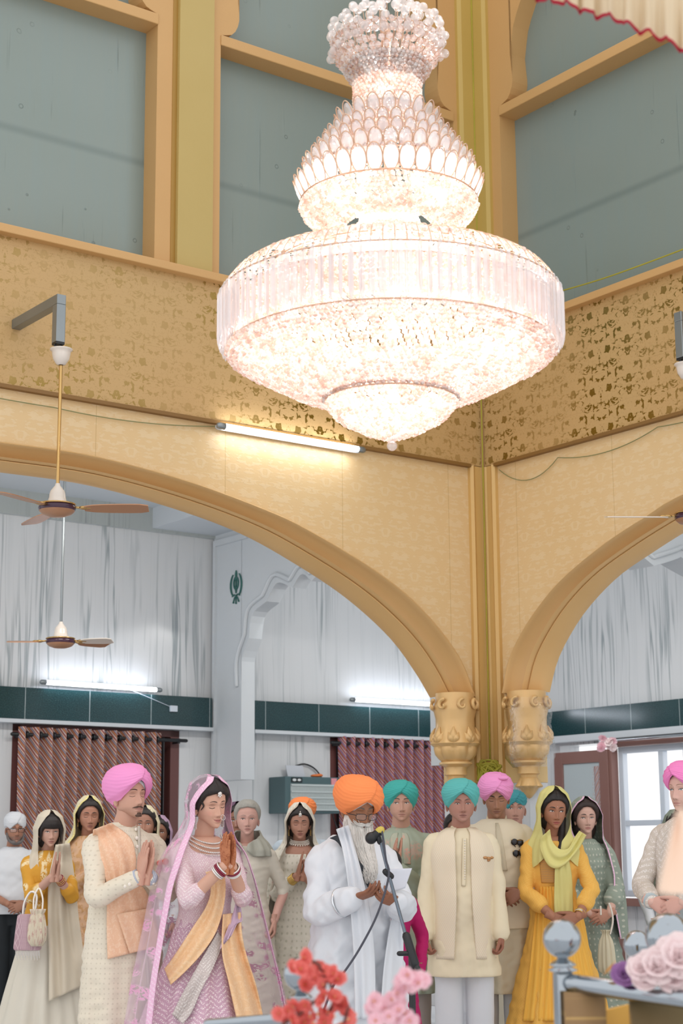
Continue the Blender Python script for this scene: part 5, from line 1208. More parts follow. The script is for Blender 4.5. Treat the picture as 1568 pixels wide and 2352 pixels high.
b.drape('scalloped_lining', [(505, 2180, 530, 2150), (508, 2170, 545, 2120), (540, 2080, 556, 2110), (530, 2040, 545, 2040)], cloth('lilac_satin_edge', '#d9bccf', '#d2b2c8', .5), .075, n=16, m=30, fold=.006, th=.004)
MVEIL = cloth('sheer_pink_veil', '#f3e0ec', '#f0d6e6', .7, 'floral', '#e39cc4', 46, .8, nb=.2, trans=.70); MVB = cloth('embroidered_pink_border', '#ebc0d8', '#e6b2d0', .6, 'chevron', '#f7e4ee', 45, .8)
MVP = cloth('plain_sheer_veil', '#f1dce8', '#ecd2e2', .7, 'floral', '#e39cc2', 30, .6, nb=.2, trans=.62)
body = [(1.42, .16, .13, .15, 0, 0, 62, 304, .006), (1.34, .225, .17, .17, 0, 0, 56, 306, .008), (1.2, .27, .22, .21, 0, 0, 60, 298, .012), (1.0, .31, .27, .26, .01, 0, 62, 292, .016), (.7, .38, .33, .34, .02, 0, 60, 290, .022), (.35, .44, .40, .42, .03, 0, 60, 290, .026), (.05, .47, .44, .46, .03, 0, 60, 290, .028)]
b_veil = hood(b, MVEIL, body, 'veil', edge=66, crown=.03, seed=3, fold=.004)
def edge_strip(per, body_rows, side, w, mat, name, edge=66, crown=.03, lift=.004, seed=3, fold=.004):
    hz = per.hc[2]; hy = per.hc[1]; R = []
    rr = [(hz+.118+crown, .042, .055, .052, 0, hy, edge*.25, 360-edge*.25, 0)]
    for dz_, a_ in ((.100, .34), (.078, .62), (.05, .88), (.0, 1.), (-.05, 1.04), (-.09, 1.02)):
        wd_ = max(np.interp(dz_, ZS, W0), .066 if dz_ < .06 else 0); f = np.interp(dz_, ZS, F0); bb = np.interp(dz_, ZS, B0)
        rr.append((hz+dz_+crown*(.9 if dz_ > .06 else .5), wd_+crown+.018*(dz_ < .05)+lift, f+crown+lift, bb+crown+.012, 0, hy+.01, edge*a_, 360-edge*a_, 0))
    for r in body_rows: q = list(r[:9]); q[1] += lift; q[2] += lift; rr.append(tuple(q))
    out = []
    for q in rr:
        q = list(q); rad = (q[1]+q[2])/2; da = math.degrees(w/rad)
        if side < 0: a1 = q[7]; q[6], q[7] = a1-da, a1+1
        else: a0 = q[6]; q[6], q[7] = a0-1, a0+da
        q[8] = 0; out.append(tuple(q))
    V, Fs, UV = shell(out, 8, 0, seed, m=90); V = per.hblend(V, 1.40, 1.50); return per.add(name, (V, Fs, UV), mat, th=.002)
edge_strip(b, body, -1, .035, MVB, 'veil_border'); edge_strip(b, body, 1, .08, MVB, 'veil_border')
# jewellery: forehead pendant, earring, necklace, nose ring, bangles, nails
pearls(b, np.array([(.0, -.03-.05*t, .118-.035*t+.006*math.sin(t*3)) for t in np.linspace(0, 1, 8)]), .0035, MSJ, 'hair_chain', True); b.addh('forehead_pendant', join(ball((0, -.094, .066), .012, 14, 10, (1, .4, 1)), ball((0, -.095, .05), .005), ball((-.009, -.095, .055), .004), ball((.009, -.095, .055), .004)), MSJ)
for sg in (-1, 1):
    pt = [(sg*.081, .0, -.05)]+[(sg*.083+dx, dy, -.062-dz) for dx in (0,) for dy in (-.010, -.003, .004, .011) for dz in np.linspace(0, .055, 9)]
    pearls(b, np.array(pt), .0036, MSJ, 'earring', True)
nk = []
for k, rr, n_ in ((0, .082, 34), (1, .096, 38), (2, .108, 40)):
    for a in np.linspace(-1.5, 1.5, n_): nk.append(((rr+.008)*math.sin(a), -(rr+.006)*math.cos(a)*1.0+.0, 1.440-.010*k-.045*math.cos(a)*(1+.3*k)))
pearls(b, np.array(nk), .0052, MSJ)
pearls(b, np.array([((.10)*math.sin(a), -(.118+.004*j)*math.cos(a), 1.385-.035*math.cos(a)-j*.014) for a in np.linspace(-.8, .8, 17) for j in range(2)]), .004, MSJ, 'necklace_drops')
a = np.linspace(0, 2*PI, 20); b.addh('nose_ring', tube(np.c_[.016+.013*np.cos(a), np.full(20, -.104)+.004*np.sin(a), -.055+.013*np.sin(a)], .0012, 6), MSJ)
def bangles(per, sg, mats, n=5, r=.034, start=.02, gap=.009, th=.004, name='bangle'):
    sh_, e, w = per.jo[sg]; u = nrm(e-w)
    for i in range(n):
        c = w+u*(start+gap*i); T = tube(np.array([c+nrm(np.cross(u, (0, 0, 1)))*r*math.cos(q)+np.cross(u, nrm(np.cross(u, (0, 0, 1))))*r*math.sin(q) for q in np.linspace(0, 2*PI, 25)]), th, 8)
        per.add(name, T, mats[i % len(mats)])
MRED = simple('deep_red_bangle', '#8e2740', .3)
for sg in (-1, 1): bangles(b, sg, [MSJ, MRED, MRED, MSJ], 5, .036)
b.build_body([MSKIN, MHENNA])
# ------------------------------------------------------------------ 3 granthi at the microphone
p = Person(838, 1868, 8.9, 16, 'person in orange turban, glasses and white robe with long grey beard reading at microphone', yaw=12, pitch=17)
p.face(dict(skin='#9a6a4d', lips='#7d4a3e', brow='#5b5048', browth=1.3, eyes='closed', nose=1.2, wide=1.04))
p.addh('turban', turban(za=.062, top=.172, sc3=(1.14, 1.14, 1), lay=(4, 8), peak=.01, side_z=-.03, nap=-.07), MT['orange']); p.addh('turban_underband', turban(za=.054, top=.10, sc3=(.80, .82, 1)), MT['white'])
MBE = hairm('#c4c0ba')
bd = []; r_ = np.random.RandomState(3)
rowsb = [(-.030, .074, .035, -.01), (-.060, .077, .058, -.015), (-.085, .078, .078, -.02), (-.12, .076, .070, -.04), (-.18, .068, .060, -.075), (-.25, .056, .048, -.115), (-.32, .040, .034, -.145), (-.39, .014, .014, -.16)]
P0 = []
for z, w_, f_, cy in rowsb:
    aa = np.linspace(-PI, PI, 48, endpoint=False); wv = 1+.06*np.sin(aa*9+z*30)
    P0.append(np.c_[w_*wv*np.sin(aa), cy-f_*wv*np.cos(aa), np.full(48, z)])
bd.append(grid(np.array(P0), wv=True, caps=True))
for q in range(420):
    aa = r_.uniform(-1.9, 1.9); t0 = r_.uniform(0, .75); ln = r_.uniform(.25, .5); pts = []
    for t in np.linspace(t0, min(1.04, t0+ln), 8):
        z = -.045-.315*t; w_, f_, cy = [np.interp(-z, [-x[0] for x in rowsb], [x[i] for x in rowsb]) for i in (1, 2, 3)]
        wob = .006*math.sin(t*30+q); pts.append(((w_+.003+.004*t)*math.sin(aa)+wob*t, cy-(f_+.004)*math.cos(aa)+.3*wob*t, z))
    bd.append(tube(pts, .0014, 4, cap=False))
V, Fs, _ = join(*bd); hv = p.head(V); lv = p.head(V*np.array([1, 1, 0])+np.array([0, 0, -.09])); w_ = smooth01((-.12-V[:, 2])/.2)[:, None]
hang_ = hv.copy(); tgt = np.c_[V[:, 0], V[:, 1], V[:, 2]]@rot3(12, 4, 0).T+p.head(np.array([[0, -.0, -.05]]))[0]-np.array([0, 0, -.05]); VV = hv*(1-w_)+tgt*w_
p.add('beard', (VV, Fs), MBE); p.moustache(hairm('#c4c0ba'), .054, .0105, -.060, .012, .022, strands=14)
MRB = cloth('white_cotton_robe', '#dfe1e5', '#d6dae0', .8, nb=.5, nbs=6.)
rows = torso_rows(False, .2, .30, .05, .028, 1.03, hip=1.12); p.tor = loft(rows, 72, m=50); p.bvh(p.tor)
wl = p.L(815, 2062, -.30); wr = p.L(915, 2072, -.30)
sl = p.arms(wl, wr, (-.6, .2, .5), (.6, .2, .5), sh=(.175, .005, 1.325), short=.92, sleeve=(.072, .070, .074, .078, .064))
garment(p, rows, sl, MRB, 'robe', lambda z: .004+.020*max(0, 1.0-z), 11, wr=.008)
p.hands(-1, p.L(868, 2046, -.38)-p.jo[-1][2], (0.1, .2, 1), -1, '#8a5a42', curl=(.35, .5, .3), thumb=(.7, .3, .5))
p.hands(1, p.L(872, 2058, -.38)-p.jo[1][2], (-.1, .6, .8), 1, '#8a5a42', curl=(.6, .7, .4), thumb=(.7, .3, .6))
# white scarf round the neck, black strap, bracelet, sword strap
p.drape('scarf', [(772, 1905, 800, 1895), (786, 1950, 812, 1940), (796, 2010, 830, 2005), (805, 2100, 850, 2100), (812, 2200, 860, 2200), (815, 2340, 862, 2340)], MRB, .058, n=26, m=60, fold=.008, fk=2., seed=4)
p.drape('scarf_end', [(905, 2085, 918, 2085), (893, 2140, 925, 2140), (880, 2230, 925, 2230), (872, 2345, 920, 2345)], MRB, .055, n=20, m=40, fold=.008, fk=2., seed=14)
p.drape('shoulder_strap', [(757, 1925, 774, 1918), (775, 1935, 790, 1930), (800, 1970, 812, 1962), (835, 2020, 848, 2008), (848, 2045, 861, 2040)], simple('black_webbing', '#262c33', .7), .045, n=8, smooth=12, m=40, fold=0, th=.004)
sh_, e, w = p.jo[-1]; u = nrm(e-w); a = np.linspace(0, 2*PI, 22); c1 = nrm(np.cross(u, (0, 0, 1))); c2 = np.cross(u, c1)
p.add('bracelet', tube(np.array([w+u*.09+c1*.071*math.cos(q)+c2*.071*math.sin(q) for q in a]), .006, 8), MCHROME)
MGF = simple('dark_glasses_frame', '#2b211f', .3)
t = NT('lens_glass'); tb = t.n('ShaderNodeBsdfTransparent'); gl = t.n('ShaderNodeBsdfGlossy'); gl.inputs[1].default_value = .05; mx = t.n('ShaderNodeMixShader'); mx.inputs[0].default_value = .12; t.l(tb.outputs[0], mx.inputs[1]); t.l(gl.outputs[0], mx.inputs[2]); MLENS = t.done(mx)
def glasses(per, mat, z=-.012, w=.027, h=.0165, y=-.106, full=True):
    pcs = []; lens = []
    for sg in (-1, 1):
        t_ = np.linspace(0, 2*PI, 29); X = sg*.034+w*np.sign(np.cos(t_))*np.abs(np.cos(t_))**.6; Z = z+h*np.sign(np.sin(t_))*np.abs(np.sin(t_))**.6; Yc = np.full(29, y)+.012*(np.abs(X)/.06)**2
        pcs.append(tube(np.c_[X, Yc, Z], .0017, 6, cap=False)); lens.append((np.c_[X, Yc, Z][:-1], [list(range(28))]))
        pcs.append(tube([(sg*.062, y+.012, z+.008), (sg*.078, y+.03, z+.007), (sg*.084, y+.06, z+.004), (sg*.082, .0, z)], .0022, 6))
    pcs.append(tube(catmull([(-.009, y+.001, z+.006), (0, y-.002, z+.009), (.009, y+.001, z+.006)], 7), .0016, 6))
    g_ = per.addh('glasses', join(*pcs), mat); per.addh('lens', join(*lens), MLENS, parent=None).parent = g_
glasses(p, MGF, z=-.016, y=-.112)
p.build_body()
# ------------------------------------------------------------------ 4 elder in teal turban
e4 = Person(1060, 1846, 10.8, 0, 'person in teal turban, stern face, cream long waistcoat open over pale kurta, arms hanging', yaw=3, pitch=2)
e4.face(dict(skin='#b08070', lips='#8c5f57', brow='#54433c', browth=.9, frown=.5, nose=1.35, wide=1.16, open=.0036, gaze=(0, -.2), stubble=('#8f8079', .18)))
e4.addh('turban', turban(za=.064, top=.150, sc3=(1.0, 1.0, 1), side_z=-.034), MT['teal'])
MCJ = cloth('cream_ogee_jacquard', '#e9d8bc', '#e3d0b2', .55, 'lattice', '#efe8d8', 210, .75, nb=.25); MKU = cloth('pale_cream_kurta', '#eaddc0', '#e4d6b6', .75, nb=.4, nbs=6.)
rows = torso_rows(False, .575, .225, .03, .014, .98); e4.tor = loft(rows, 72, m=50); e4.bvh(e4.tor)
sl = e4.hang(e4.L(975, 2148, -.05), e4.L(1150, 2146, -.05), '#96624d', short=1., sleeve=(.062, .056, .053, .053, .054))
garment(e4, rows, sl, MKU, 'kurta', lambda z: .002+.012*max(0, .8-z), 6, wr=.003)
jr = [(z, (a+.013)*(1-.10*smooth01((1.25-z)/.3)), f+.014, bb+.013, 0, 0, 22 if z > 1.41 else 13+12*max(0, 1.2-z), 360-(22 if z > 1.41 else 13+12*max(0, 1.2-z))) for z, a, f, bb in torso_rows(False, .68, .21, .03, .014, .98)]
e4.add('waistcoat', shell(jr, 110, .0015, 2), MCJ, th=.006)
collar(e4, MKU, h=.03, open_=10); collar(e4, MCJ, (.075, .070, .072), .026, 1.425, 26)
e4.drape('kurta_placket', [(1062, 1925, 1071, 1925), (1061, 1980, 1070, 1980), (1060, 2035, 1069, 2035)], MKU, .010, n=6, m=30, fold=0, th=.004)
for y in np.linspace(1930, 2018, 16): e4.add('kurta_button', ball(e4.on(1067, y, .016), .0045, 8, 6), MPEARL)
for dx, dy, s_ in ((0, 0, 1.), (-7, -2, .8), (7, -2, .8), (0, 4, .7)): e4.add('brooch_petal', ball(e4.on(1121+dx, 1972+dy, .026), .019*s_, 10, 8, (1, .4, .6)), simple('bronze_brooch', '#b98a5c', .35, .6) if (dx, dy) == (0, 0) else bpy.data.materials['bronze_brooch'])
trousers(e4, MT['white'], w=.102, taper=.085); e4.build_body()
# ------------------------------------------------------------------ 5 young man in teal turban
y5 = Person(921, 1845, 11.15, 4, 'person in teal turban and embroidered sage kurta with palms raised, behind the orange-turbaned man', yaw=-3, pitch=0)
y5.face(dict(skin='#c79a86', lips='#ab7a6e', brow='#3c2e28', nose=1.1, wide=1.06, gaze=(-.6, .2), stubble=('#6a5145', .3)))
y5.addh('turban', turban(za=.060, top=.144, sc3=(.98, .98, 1), side_z=-.03), MT['teal2'])
MSG = cloth('sage_embroidered_silk', '#aab3a0', '#9fa996', .6, 'floral', '#c4a897', 24, .9, nb=.35)
rows = torso_rows(False, .45, .22, 0, .016, .96); y5.tor = loft(rows, 60, m=40); y5.bvh(y5.tor)
sl = y5.prayer(905, 1990, 915, 1938, -.26, '#b98872', short=.9)
garment(y5, rows, sl, MSG, 'kurta', lambda z: .002+.012*max(0, .8-z), 8); collar(y5, MSG, h=.035)
for sg in (-1, 1): y5.drape('embroidered_panel', [(918+sg*4, 1912, 918+sg*16, 1914), (918+sg*5, 1930, 918+sg*22, 1930), (921+sg*5, 1985, 921+sg*22, 1985)], cloth('rose_flower_panel', '#b9bba6', '#b0b29e', .6, 'floral', '#d8a898', 40, 1.), .008, n=10, m=30, fold=0, th=.003)
trousers(y5, cloth('taupe_trousers', '#a9a09a', '#9d958f', .8)); y5.build_body()
# ------------------------------------------------------------------ 6 pink turban, cream jacket
k6 = Person(1136, 1839, 11.3, -6, 'person in pink turban and cream jacket with sunglasses hooked on it, looking down', yaw=2, pitch=16)
k6.face(dict(skin='#a87a62', lips='#7f5449', brow='#241b18', browth=1.3, eyes='closed', nose=1.2, lash=1.5, stubble=('#5a4438', .35)))
k6.addh('turban', turban(za=.060, top=.148, sc3=(.94, .98, 1), lay=(5, 7), side_z=-.02), MT['pink']); k6.addh('turban_knot', remesh([ball((.045, -.075, .135), .022, 14, 8, (1.5, 1, .6)), ball((.062, -.06, .132), .014, 12, 8)], .004, 2), MT['pink'])
MJ6 = cloth('cream_linen_jacket', '#e6dac2', '#ddd0b6', .7, nb=.35, nbs=6.); MK6 = cloth('beige_silk_kurta', '#d6cbb2', '#cbbfa5', .6, nb=.4)
rows = torso_rows(False, .42, .21, .0, .014, 1.0); k6.tor = loft(rows, 60, m=40); k6.bvh(k6.tor)
sl = k6.clasp(1168, 2062, -.24, '#8c5f4a', short=.88)
garment(k6, rows, [], MK6, 'kurta', lambda z: .002+.014*max(0, .85-z), 3)
jr = [(z, a+.012, f+.012, bb+.012, 0, 0) for z, a, f, bb in torso_rows(False, .80, .205, .0, .014, 1.0)]
garment(k6, [r for r in jr], sl, MJ6, 'jacket', None, 9); collar(k6, MJ6, h=.038)
k6.drape('kurta_front', [(1138, 1890, 1144, 1890), (1140, 1930, 1154, 1930), (1146, 2000, 1165, 2000)], MK6, .016, n=12, m=30, fold=.002, th=.003)
def lens_shape(c, s=1.): a = np.linspace(0, 2*PI, 20, endpoint=False); return ball(c, .028*s, 16, 8, (1, .22, .95))
for nm, pts in (('upper', ((1181, 1934), (1194, 1935))), ('lower', ((1185, 1960), (1196, 1958)))):
    sg = empty('sunglasses'); tag(sg, 'pair of dark sunglasses hooked on the cream jacket, %s of two' % nm, 'sunglasses', 'sunglasses hooked on the jacket')
    Wp = [k6.on(x, y, .028) for x, y in pts]; W3 = [k6.R@(q*k6.k)+k6.o for q in Wp]; c = (W3[0]+W3[1])/2; sg.location = c
    for q in W3: link('lens', mesh_from(*lens_shape(q-c, .82)[:2]), simple('dark_lens', '#171214', .12), sg)
    link('frame', mesh_from(*tube([W3[0]-c+np.array([-.02, 0, .014]), (W3[0]+W3[1])/2-c+np.array([0, -.004, .014]), W3[1]-c+np.array([.02, 0, .014])], .0028, 6)[:2]), MGB, sg)
    for q in (-1, 1): link('temple', mesh_from(*tube([np.array([q*.032, 0, .012]), np.array([q*.028, .004, -.012]), np.array([q*.012, .006, -.03])], .0025, 6)[:2]), MBLACK, sg)
sh_, e, w = k6.jo[-1]; u = nrm(e-w); c1 = nrm(np.cross(u, (0, 0, 1))); c2 = np.cross(u, c1); a = np.linspace(0, 2*PI, 22)
k6.add('watch_strap', tube(np.array([w+u*.005+c1*.031*math.cos(q)+c2*.031*math.sin(q) for q in a]), .008, 8), MBLACK); k6.add('watch_dial', ball(w+u*.005+np.array([-.005, -.036, .0]), .020, 16, 8, (1, .35, 1)), MGB)
trousers(k6, cloth('grey_white_trousers', '#cfcfd0', '#c4c6c9', .8)); k6.build_body()
# ------------------------------------------------------------------ 7 teal cap behind
c7 = Person(1180, 1857, 12.1, 0, 'person in small teal head cloth, mostly hidden behind the pink-turbaned man', yaw=0)
c7.face(dict(skin='#b98d7c', lips='#9a6d63', brow='#3a2c26', eyes='open')); c7.addh('head_cloth', turban(za=.036, top=.125, sc3=(.78, .86, 1), side_z=.02, nap=-.03), cloth('teal_print_cloth', '#4a9aa0', '#3f8a92', .8))
rows = torso_rows(False, .5, .2); c7.bvh(loft(rows, 40, m=30)); sl = c7.hang((-.24, 0, .86), (.24, 0, .86), '#a87a68'); garment(c7, rows, sl, MT['white'], 'shirt', None, 5, .012); trousers(c7, MT['cream']); c7.build_body()
# ------------------------------------------------------------------ 8 woman in yellow
MYD = cloth('marigold_textured_cotton', '#f1bb5c', '#ecb152', .75, 'lattice', '#f4c970', 230, .45, nb=.4); MYS = cloth('marigold_pleated_skirt', '#f7c25a', '#f2b850', .75, 'stripe', '#eca63a', 46, .35, nb=.4)
w8 = Person(1274, 1864, 11.1, -2, 'person in marigold yellow dress with lime head scarf, hands folded low', yaw=8, pitch=6, roll=2, fem=True)
w8.face(dict(skin='#a8745a', lips='#a04a48', brow='#1f1713', nose=1.15, gaze=(.7, .1), browth=1.1, lash=1.3, frown=.3))
hair_cap(w8, MHAIR, .070, .02, .012, part=True, vol=.008)
w8.add('hair_lock', tube(catmull([w8.head(np.array([[.055, .02, -.05]]))[0], (.055, -.03, 1.45), (.045, -.075, 1.39), (.035, -.11, 1.33)], 14), np.linspace(.030, .016, 14), 12), MHAIR)
w8.addh('hair_back', ball((0, .05, -.06), .085, 18, 12, (1, .7, 1)), MHAIR)
rows = torso_rows(True, .03, .40, 0, .014, .98, neck=1.40, hip=.95); w8.tor = loft(rows, 72, m=60); w8.bvh(w8.tor)
sl = w8.clasp(1298, 2116, -.22, '#9c6a52', w=.08, short=.52, sleeve=(.055, .052, .050, .050, .058), hl=(-.7, .1, .9), hr=(.7, .1, .9))
garment(w8, rows, sl, MYD, 'dress', lambda z: .002+.018*max(0, 1.0-z), 12, wr=.004)
w8.drape('skirt_panel', [(1238, 2036, 1310, 2036), (1228, 2110, 1340, 2110), (1215, 2230, 1360, 2230), (1200, 2345, 1376, 2345)], MYS, .006, n=60, m=40, fold=.006, fk=9., th=.003)
w8.drape('embroidered_yoke', [(1237, 1960, 1275, 1960), (1240, 1995, 1275, 1995), (1243, 2028, 1275, 2028)], cloth('brown_embroidered_yoke', '#d6a25a', '#cc954e', .7, 'jaal', '#a98a70', 70, .8), .008, n=14, m=20, fold=0, th=.003)
MLS = cloth('lime_chiffon_scarf', '#ebe296', '#e2d98c', .8, nb=.3, trans=.12, weave=.4)
body = [(1.45, .125, .115, .12, 0, 0, 40, 322, .004), (1.40, .15, .12, .14, 0, 0, 18, 345, .006), (1.34, .175, .125, .15, 0, 0, 12, 350, .008), (1.26, .185, .14, .16, 0, 0, 40, 330, .01), (1.16, .18, .13, .16, 0, 0, 110, 250, .01)]
hood(w8, MLS, body, 'head_scarf', edge=60, crown=.032, seed=6, fold=.004, side=.012)
w8.drape('scarf_loop', [(1240, 1925, 1262, 1905), (1242, 1955, 1268, 1932), (1262, 1990, 1285, 1950), (1290, 1990, 1305, 1948), (1325, 1955, 1318, 1925), (1346, 1918, 1330, 1908)], MLS, .05, n=24, m=60, fold=.008, fk=1.6, seed=3)
w8.drape('scarf_tail', [(1275, 1960, 1300, 1950), (1273, 2020, 1312, 2010), (1272, 2080, 1315, 2075), (1274, 2110, 1314, 2104)], MLS, .035, n=24, m=40, fold=.006, fk=2., seed=4)
w8.addh('bindi', ball((0, -.094, .028), .0022, 8, 6), MSJ); bangles(w8, 1, [MGJ, MSJ], 3, .031)
w8.build_body()
# ------------------------------------------------------------------ 9 woman in sage saree
MSD = cloth('sage_georgette', '#98a193', '#8c978a', .8, 'buti', '#c9c7b8', 24, .7, nb=.4)
s9 = Person(1345, 1879, 12.3, 6, 'person in sage green draped veil and dress holding a cream pouch, behind the yellow-dressed one', yaw=-3, pitch=0, fem=True)
s9.face(dict(skin='#d0a898', lips='#ad706a', brow='#2a1e1a', nose=1.05, gaze=(-.3, .2), lash=1.4, browth=1.1)); hair_cap(s9, hairm('#2a1c18'), .080, .02, .014, vol=.014)
s9.addh('hair_back', ball((0, .05, -.07), .085, 18, 12, (1, .7, 1.1)), hairm('#2a1c18'))
rows = torso_rows(True, .03, .38, 0, .014); s9.tor = loft(rows, 60, m=50); s9.bvh(s9.tor)
sl = s9.clasp(1376, 2108, -.22, '#b98772', w=.07, short=.45, sleeve=(.056, .056, .060, .065, .072)); garment(s9, rows, sl, MSD, 'dress', lambda z: .002+.014*max(0, .9-z), 5)
body = [(1.45, .14, .11, .13, 0, 0, 50, 322, .004), (1.36, .21, .14, .16, 0, 0, 40, 320, .008), (1.2, .24, .18, .18, .01, 0, 40, 315, .012), (1.0, .25, .20, .19, .02, 0, 30, 310, .014), (.75, .25, .19, .19, .03, 0, 40, 300, .014)]
hood(s9, MSD, body, 'veil', edge=66, crown=.036, seed=9, fold=.004); edge_strip(s9, body, 1, .008, MVB, 'veil_trim', 66, .036); edge_strip(s9, body, -1, .012, MVB, 'veil_trim', 66, .036)
s9.build_body()
pb = empty('pouch_bag', s9.R@(s9.L(1392, 2185, -.3)*s9.k)+s9.o); tag(pb, 'cream drawstring pouch bag on a bead strap held by the person in sage', 'bag')
link('pouch', mesh_from(*loft([(.145, .038, .03, .03), (.125, .022, .018, .018), (.11, .026, .02, .02), (.06, .05, .035, .035), (-.05, .062, .045, .045), (-.13, .06, .045, .045), (-.15, .03, .02, .02)], 60, lambda z: .005, 3)[:2]), cloth('cream_raw_silk', '#d9d0b6', '#cec4a8', .7), pb)
link('bead_strap', mesh_from(*ico_many([(.03+.018*math.sin(t*3.1)*1.2, -.01, .12+.20*t) for t in np.linspace(0, 1, 24)]+[(-.03, -.01, .25+.05*t) for t in np.linspace(0, 1, 6)], [.008]*30)), MPEARL, pb, smooth=True)
# ------------------------------------------------------------------ 10 man at the right edge
m10 = Person(1546, 1814, 9.6, -30, 'person in pink turban and silver embroidered open coat, looking left at the picture edge', yaw=-18, pitch=2)
m10.face(dict(skin='#d9b0a2', lips='#c08d84', brow='#8a6f5c', browth=.7, nose=1.15, iris='#55707c', stubble=('#9c7c66', .45), gaze=(-.5, .2)))
m10.addh('turban', turban(za=.074, top=.150, sc3=(.98, 1.0, 1), side_z=-.01, side=-1), MT['pink2'])
MEM = cloth('silver_cream_brocade', '#d2c6b8', '#c6bcb2', .5, 'chevron', '#efe9e6', 30, .9, nb=.3, metal_pat=.15)
rows = torso_rows(False, .5, .22, 0, .014, 1.0); m10.tor = loft(rows, 60, m=40); m10.bvh(m10.tor)
MPK = cloth('pale_grey_kurta', '#bcc5c6', '#b2bcbe', .8); garment(m10, rows, [], MPK, 'kurta', lambda z: .003, 3)
jr = [(z, a+.014, f+.016, bb+.014, 0, 0, 14+8*max(0, 1.3-z), 346-8*max(0, 1.3-z)) for z, a, f, bb in torso_rows(False, .35, .235, .0, .014, 1.0)]
sl = m10.clasp(1533, 2085, -.22, '#cfa193', w=.09, short=.9, sleeve=(.062, .058, .055, .052, .048)); sl = remesh(sl, .008, 3)
m10.add('coat', shell(jr, 100, .003, 4), MEM, th=.006); m10.add('coat_sleeves', (wrinkle(sl[0], .005, 26, 4), sl[1]), MEM); collar(m10, MEM, (.07, .066, .068), .04, 1.43, 22)
for sg in (-1, 1): sh_, e, w = m10.jo[sg]; u = nrm(w-e); m10.add('shirt_cuff', tube([w-u*.04, w-u*.0], [.042, .040], 20, cap=False), MPK, th=.004)
trousers(m10, MT['white']); m10.build_body()
# ------------------------------------------------------------------ 11 woman in mustard kurta
MMU = cloth('mustard_brocade', '#d29a35', '#c98f2c', .65, 'floral', '#e8d6ac', 30, .9, nb=.35); MCD = cloth('cream_gauze', '#ddd1bd', '#d3c7b2', .8, nb=.4, trans=.10); MCSK = cloth('cream_silk_skirt', '#d9d2c4', '#cfc8b8', .7, nb=.4, nbs=5.)
w11 = Person(124, 1911, 12.3, 14, 'person in mustard floral kurta with dark fringe under cream scarf, palms joined, bags on arm', yaw=8, pitch=6, fem=True)
w11.face(dict(skin='#c49a88', lips='#a0655f', brow='#241a17', gaze=(0, .2), lash=1.4)); hair_cap(w11, MHAIR, .03, .0, .012, bangs=.020, vol=.010)
w11.addh('hair_back', ball((0, .04, -.06), .085, 18, 12, (1, .7, 1)), MHAIR)
for sg in (-1, 1): w11.addh('hair_lock', tube(catmull([(sg*.066, -.055, .05), (sg*.075, -.06, .01), (sg*.074, -.05, -.04), (sg*.080, -.045, -.075)], 12), np.linspace(.014, .004, 12), 8), MHAIR)
rows = torso_rows(True, .62, .20, 0, .016); sk_ = [(.95, .14, .11, .11), (.7, .21, .17, .18), (.4, .29, .24, .25), (.03, .38, .32, .33)]
w11.tor = loft(rows, 60, m=40); w11.bvh(w11.tor, loft(sk_, 60, m=30))
sl = w11.prayer(126, 2012, 134, 1955, -.24, '#bb8f7c', short=.34, sleeve=(.054, .052, .052, .052, .056)); garment(w11, rows, sl, MMU, 'kurta', lambda z: .002+.01*max(0, .9-z), 7); w11.add('skirt', loft(sk_, 120, lambda z: .004+.016*max(0, .9-z), 5, m=50), MCSK)
body = [(1.44, .12, .10, .12, 0, 0, 50, 318, .004), (1.38, .15, .12, .14, 0, 0, 34, 330, .006), (1.28, .16, .13, .15, 0, 0, 30, 335, .008), (1.18, .14, .12, .14, 0, 0, 100, 260, .01)]
hood(w11, MCD, body, 'head_scarf', edge=52, crown=.034, seed=2, fold=.004)
w11.drape('scarf_front', [(128, 1940, 160, 1936), (112, 2020, 172, 2020), (110, 2100, 180, 2100), (112, 2200, 192, 2190), (112, 2300, 196, 2262)], MCD, .05, n=36, m=60, fold=.014, fk=2.4, seed=3)
bangles(w11, 1, [MRED, MGJ], 7, .032, .03, .008)
w11.add('skirt_flap', w11.L(0, 0, 0)[None].repeat(3, 0) if 0 else ball((0, 0, .9), .01), MCSK); w11.build_body()
hb = empty('handbag', w11.R@(w11.L(64, 2140, -.30)*w11.k)+w11.o, math.radians(-8)); tag(hb, 'mauve quilted handbag with beaded fringe hanging on the arm at the left', 'bag')
MMB = cloth('mauve_quilted_satin', '#b9989f', '#ad8c94', .5, 'lattice', '#d9c0c4', 60, .6)
V = grid(np.array([[(x*w*(1), y, z) for x, y in ((-1, -.02), (0, -.035), (1, -.02), (1, .02), (0, .035), (-1, .02))] for z, w in ((.12, .055), (.11, .075), (0, .088), (-.11, .098), (-.125, .09))]), wv=True, caps=True)
o = link('bag_body', mesh_from(*V[:2]), MMB, hb, smooth=False); bev(o, .012, 3)
link('fringe', mesh_from(*join(*[tube([(x, -.0, -.12), (x+.003, 0, -.125-.035-.015*((i*7) % 3))], .0022, 5) for i, x in enumerate(np.linspace(-.085, .085, 26))])[:2]), MSJ, hb)
link('handle', mesh_from(*tube(catmull([(-.04, 0, .11), (-.03, 0, .2), (.01, .01, .27), (.05, .02, .24), (.045, 0, .11)], 24), .008, 8)[:2]), MSJ, hb)
pc = empty('potli_bag', w11.R@(w11.L(86, 2122, -.36)*w11.k)+w11.o); tag(pc, 'cream embroidered pouch bag hanging in front of the mauve handbag', 'bag')
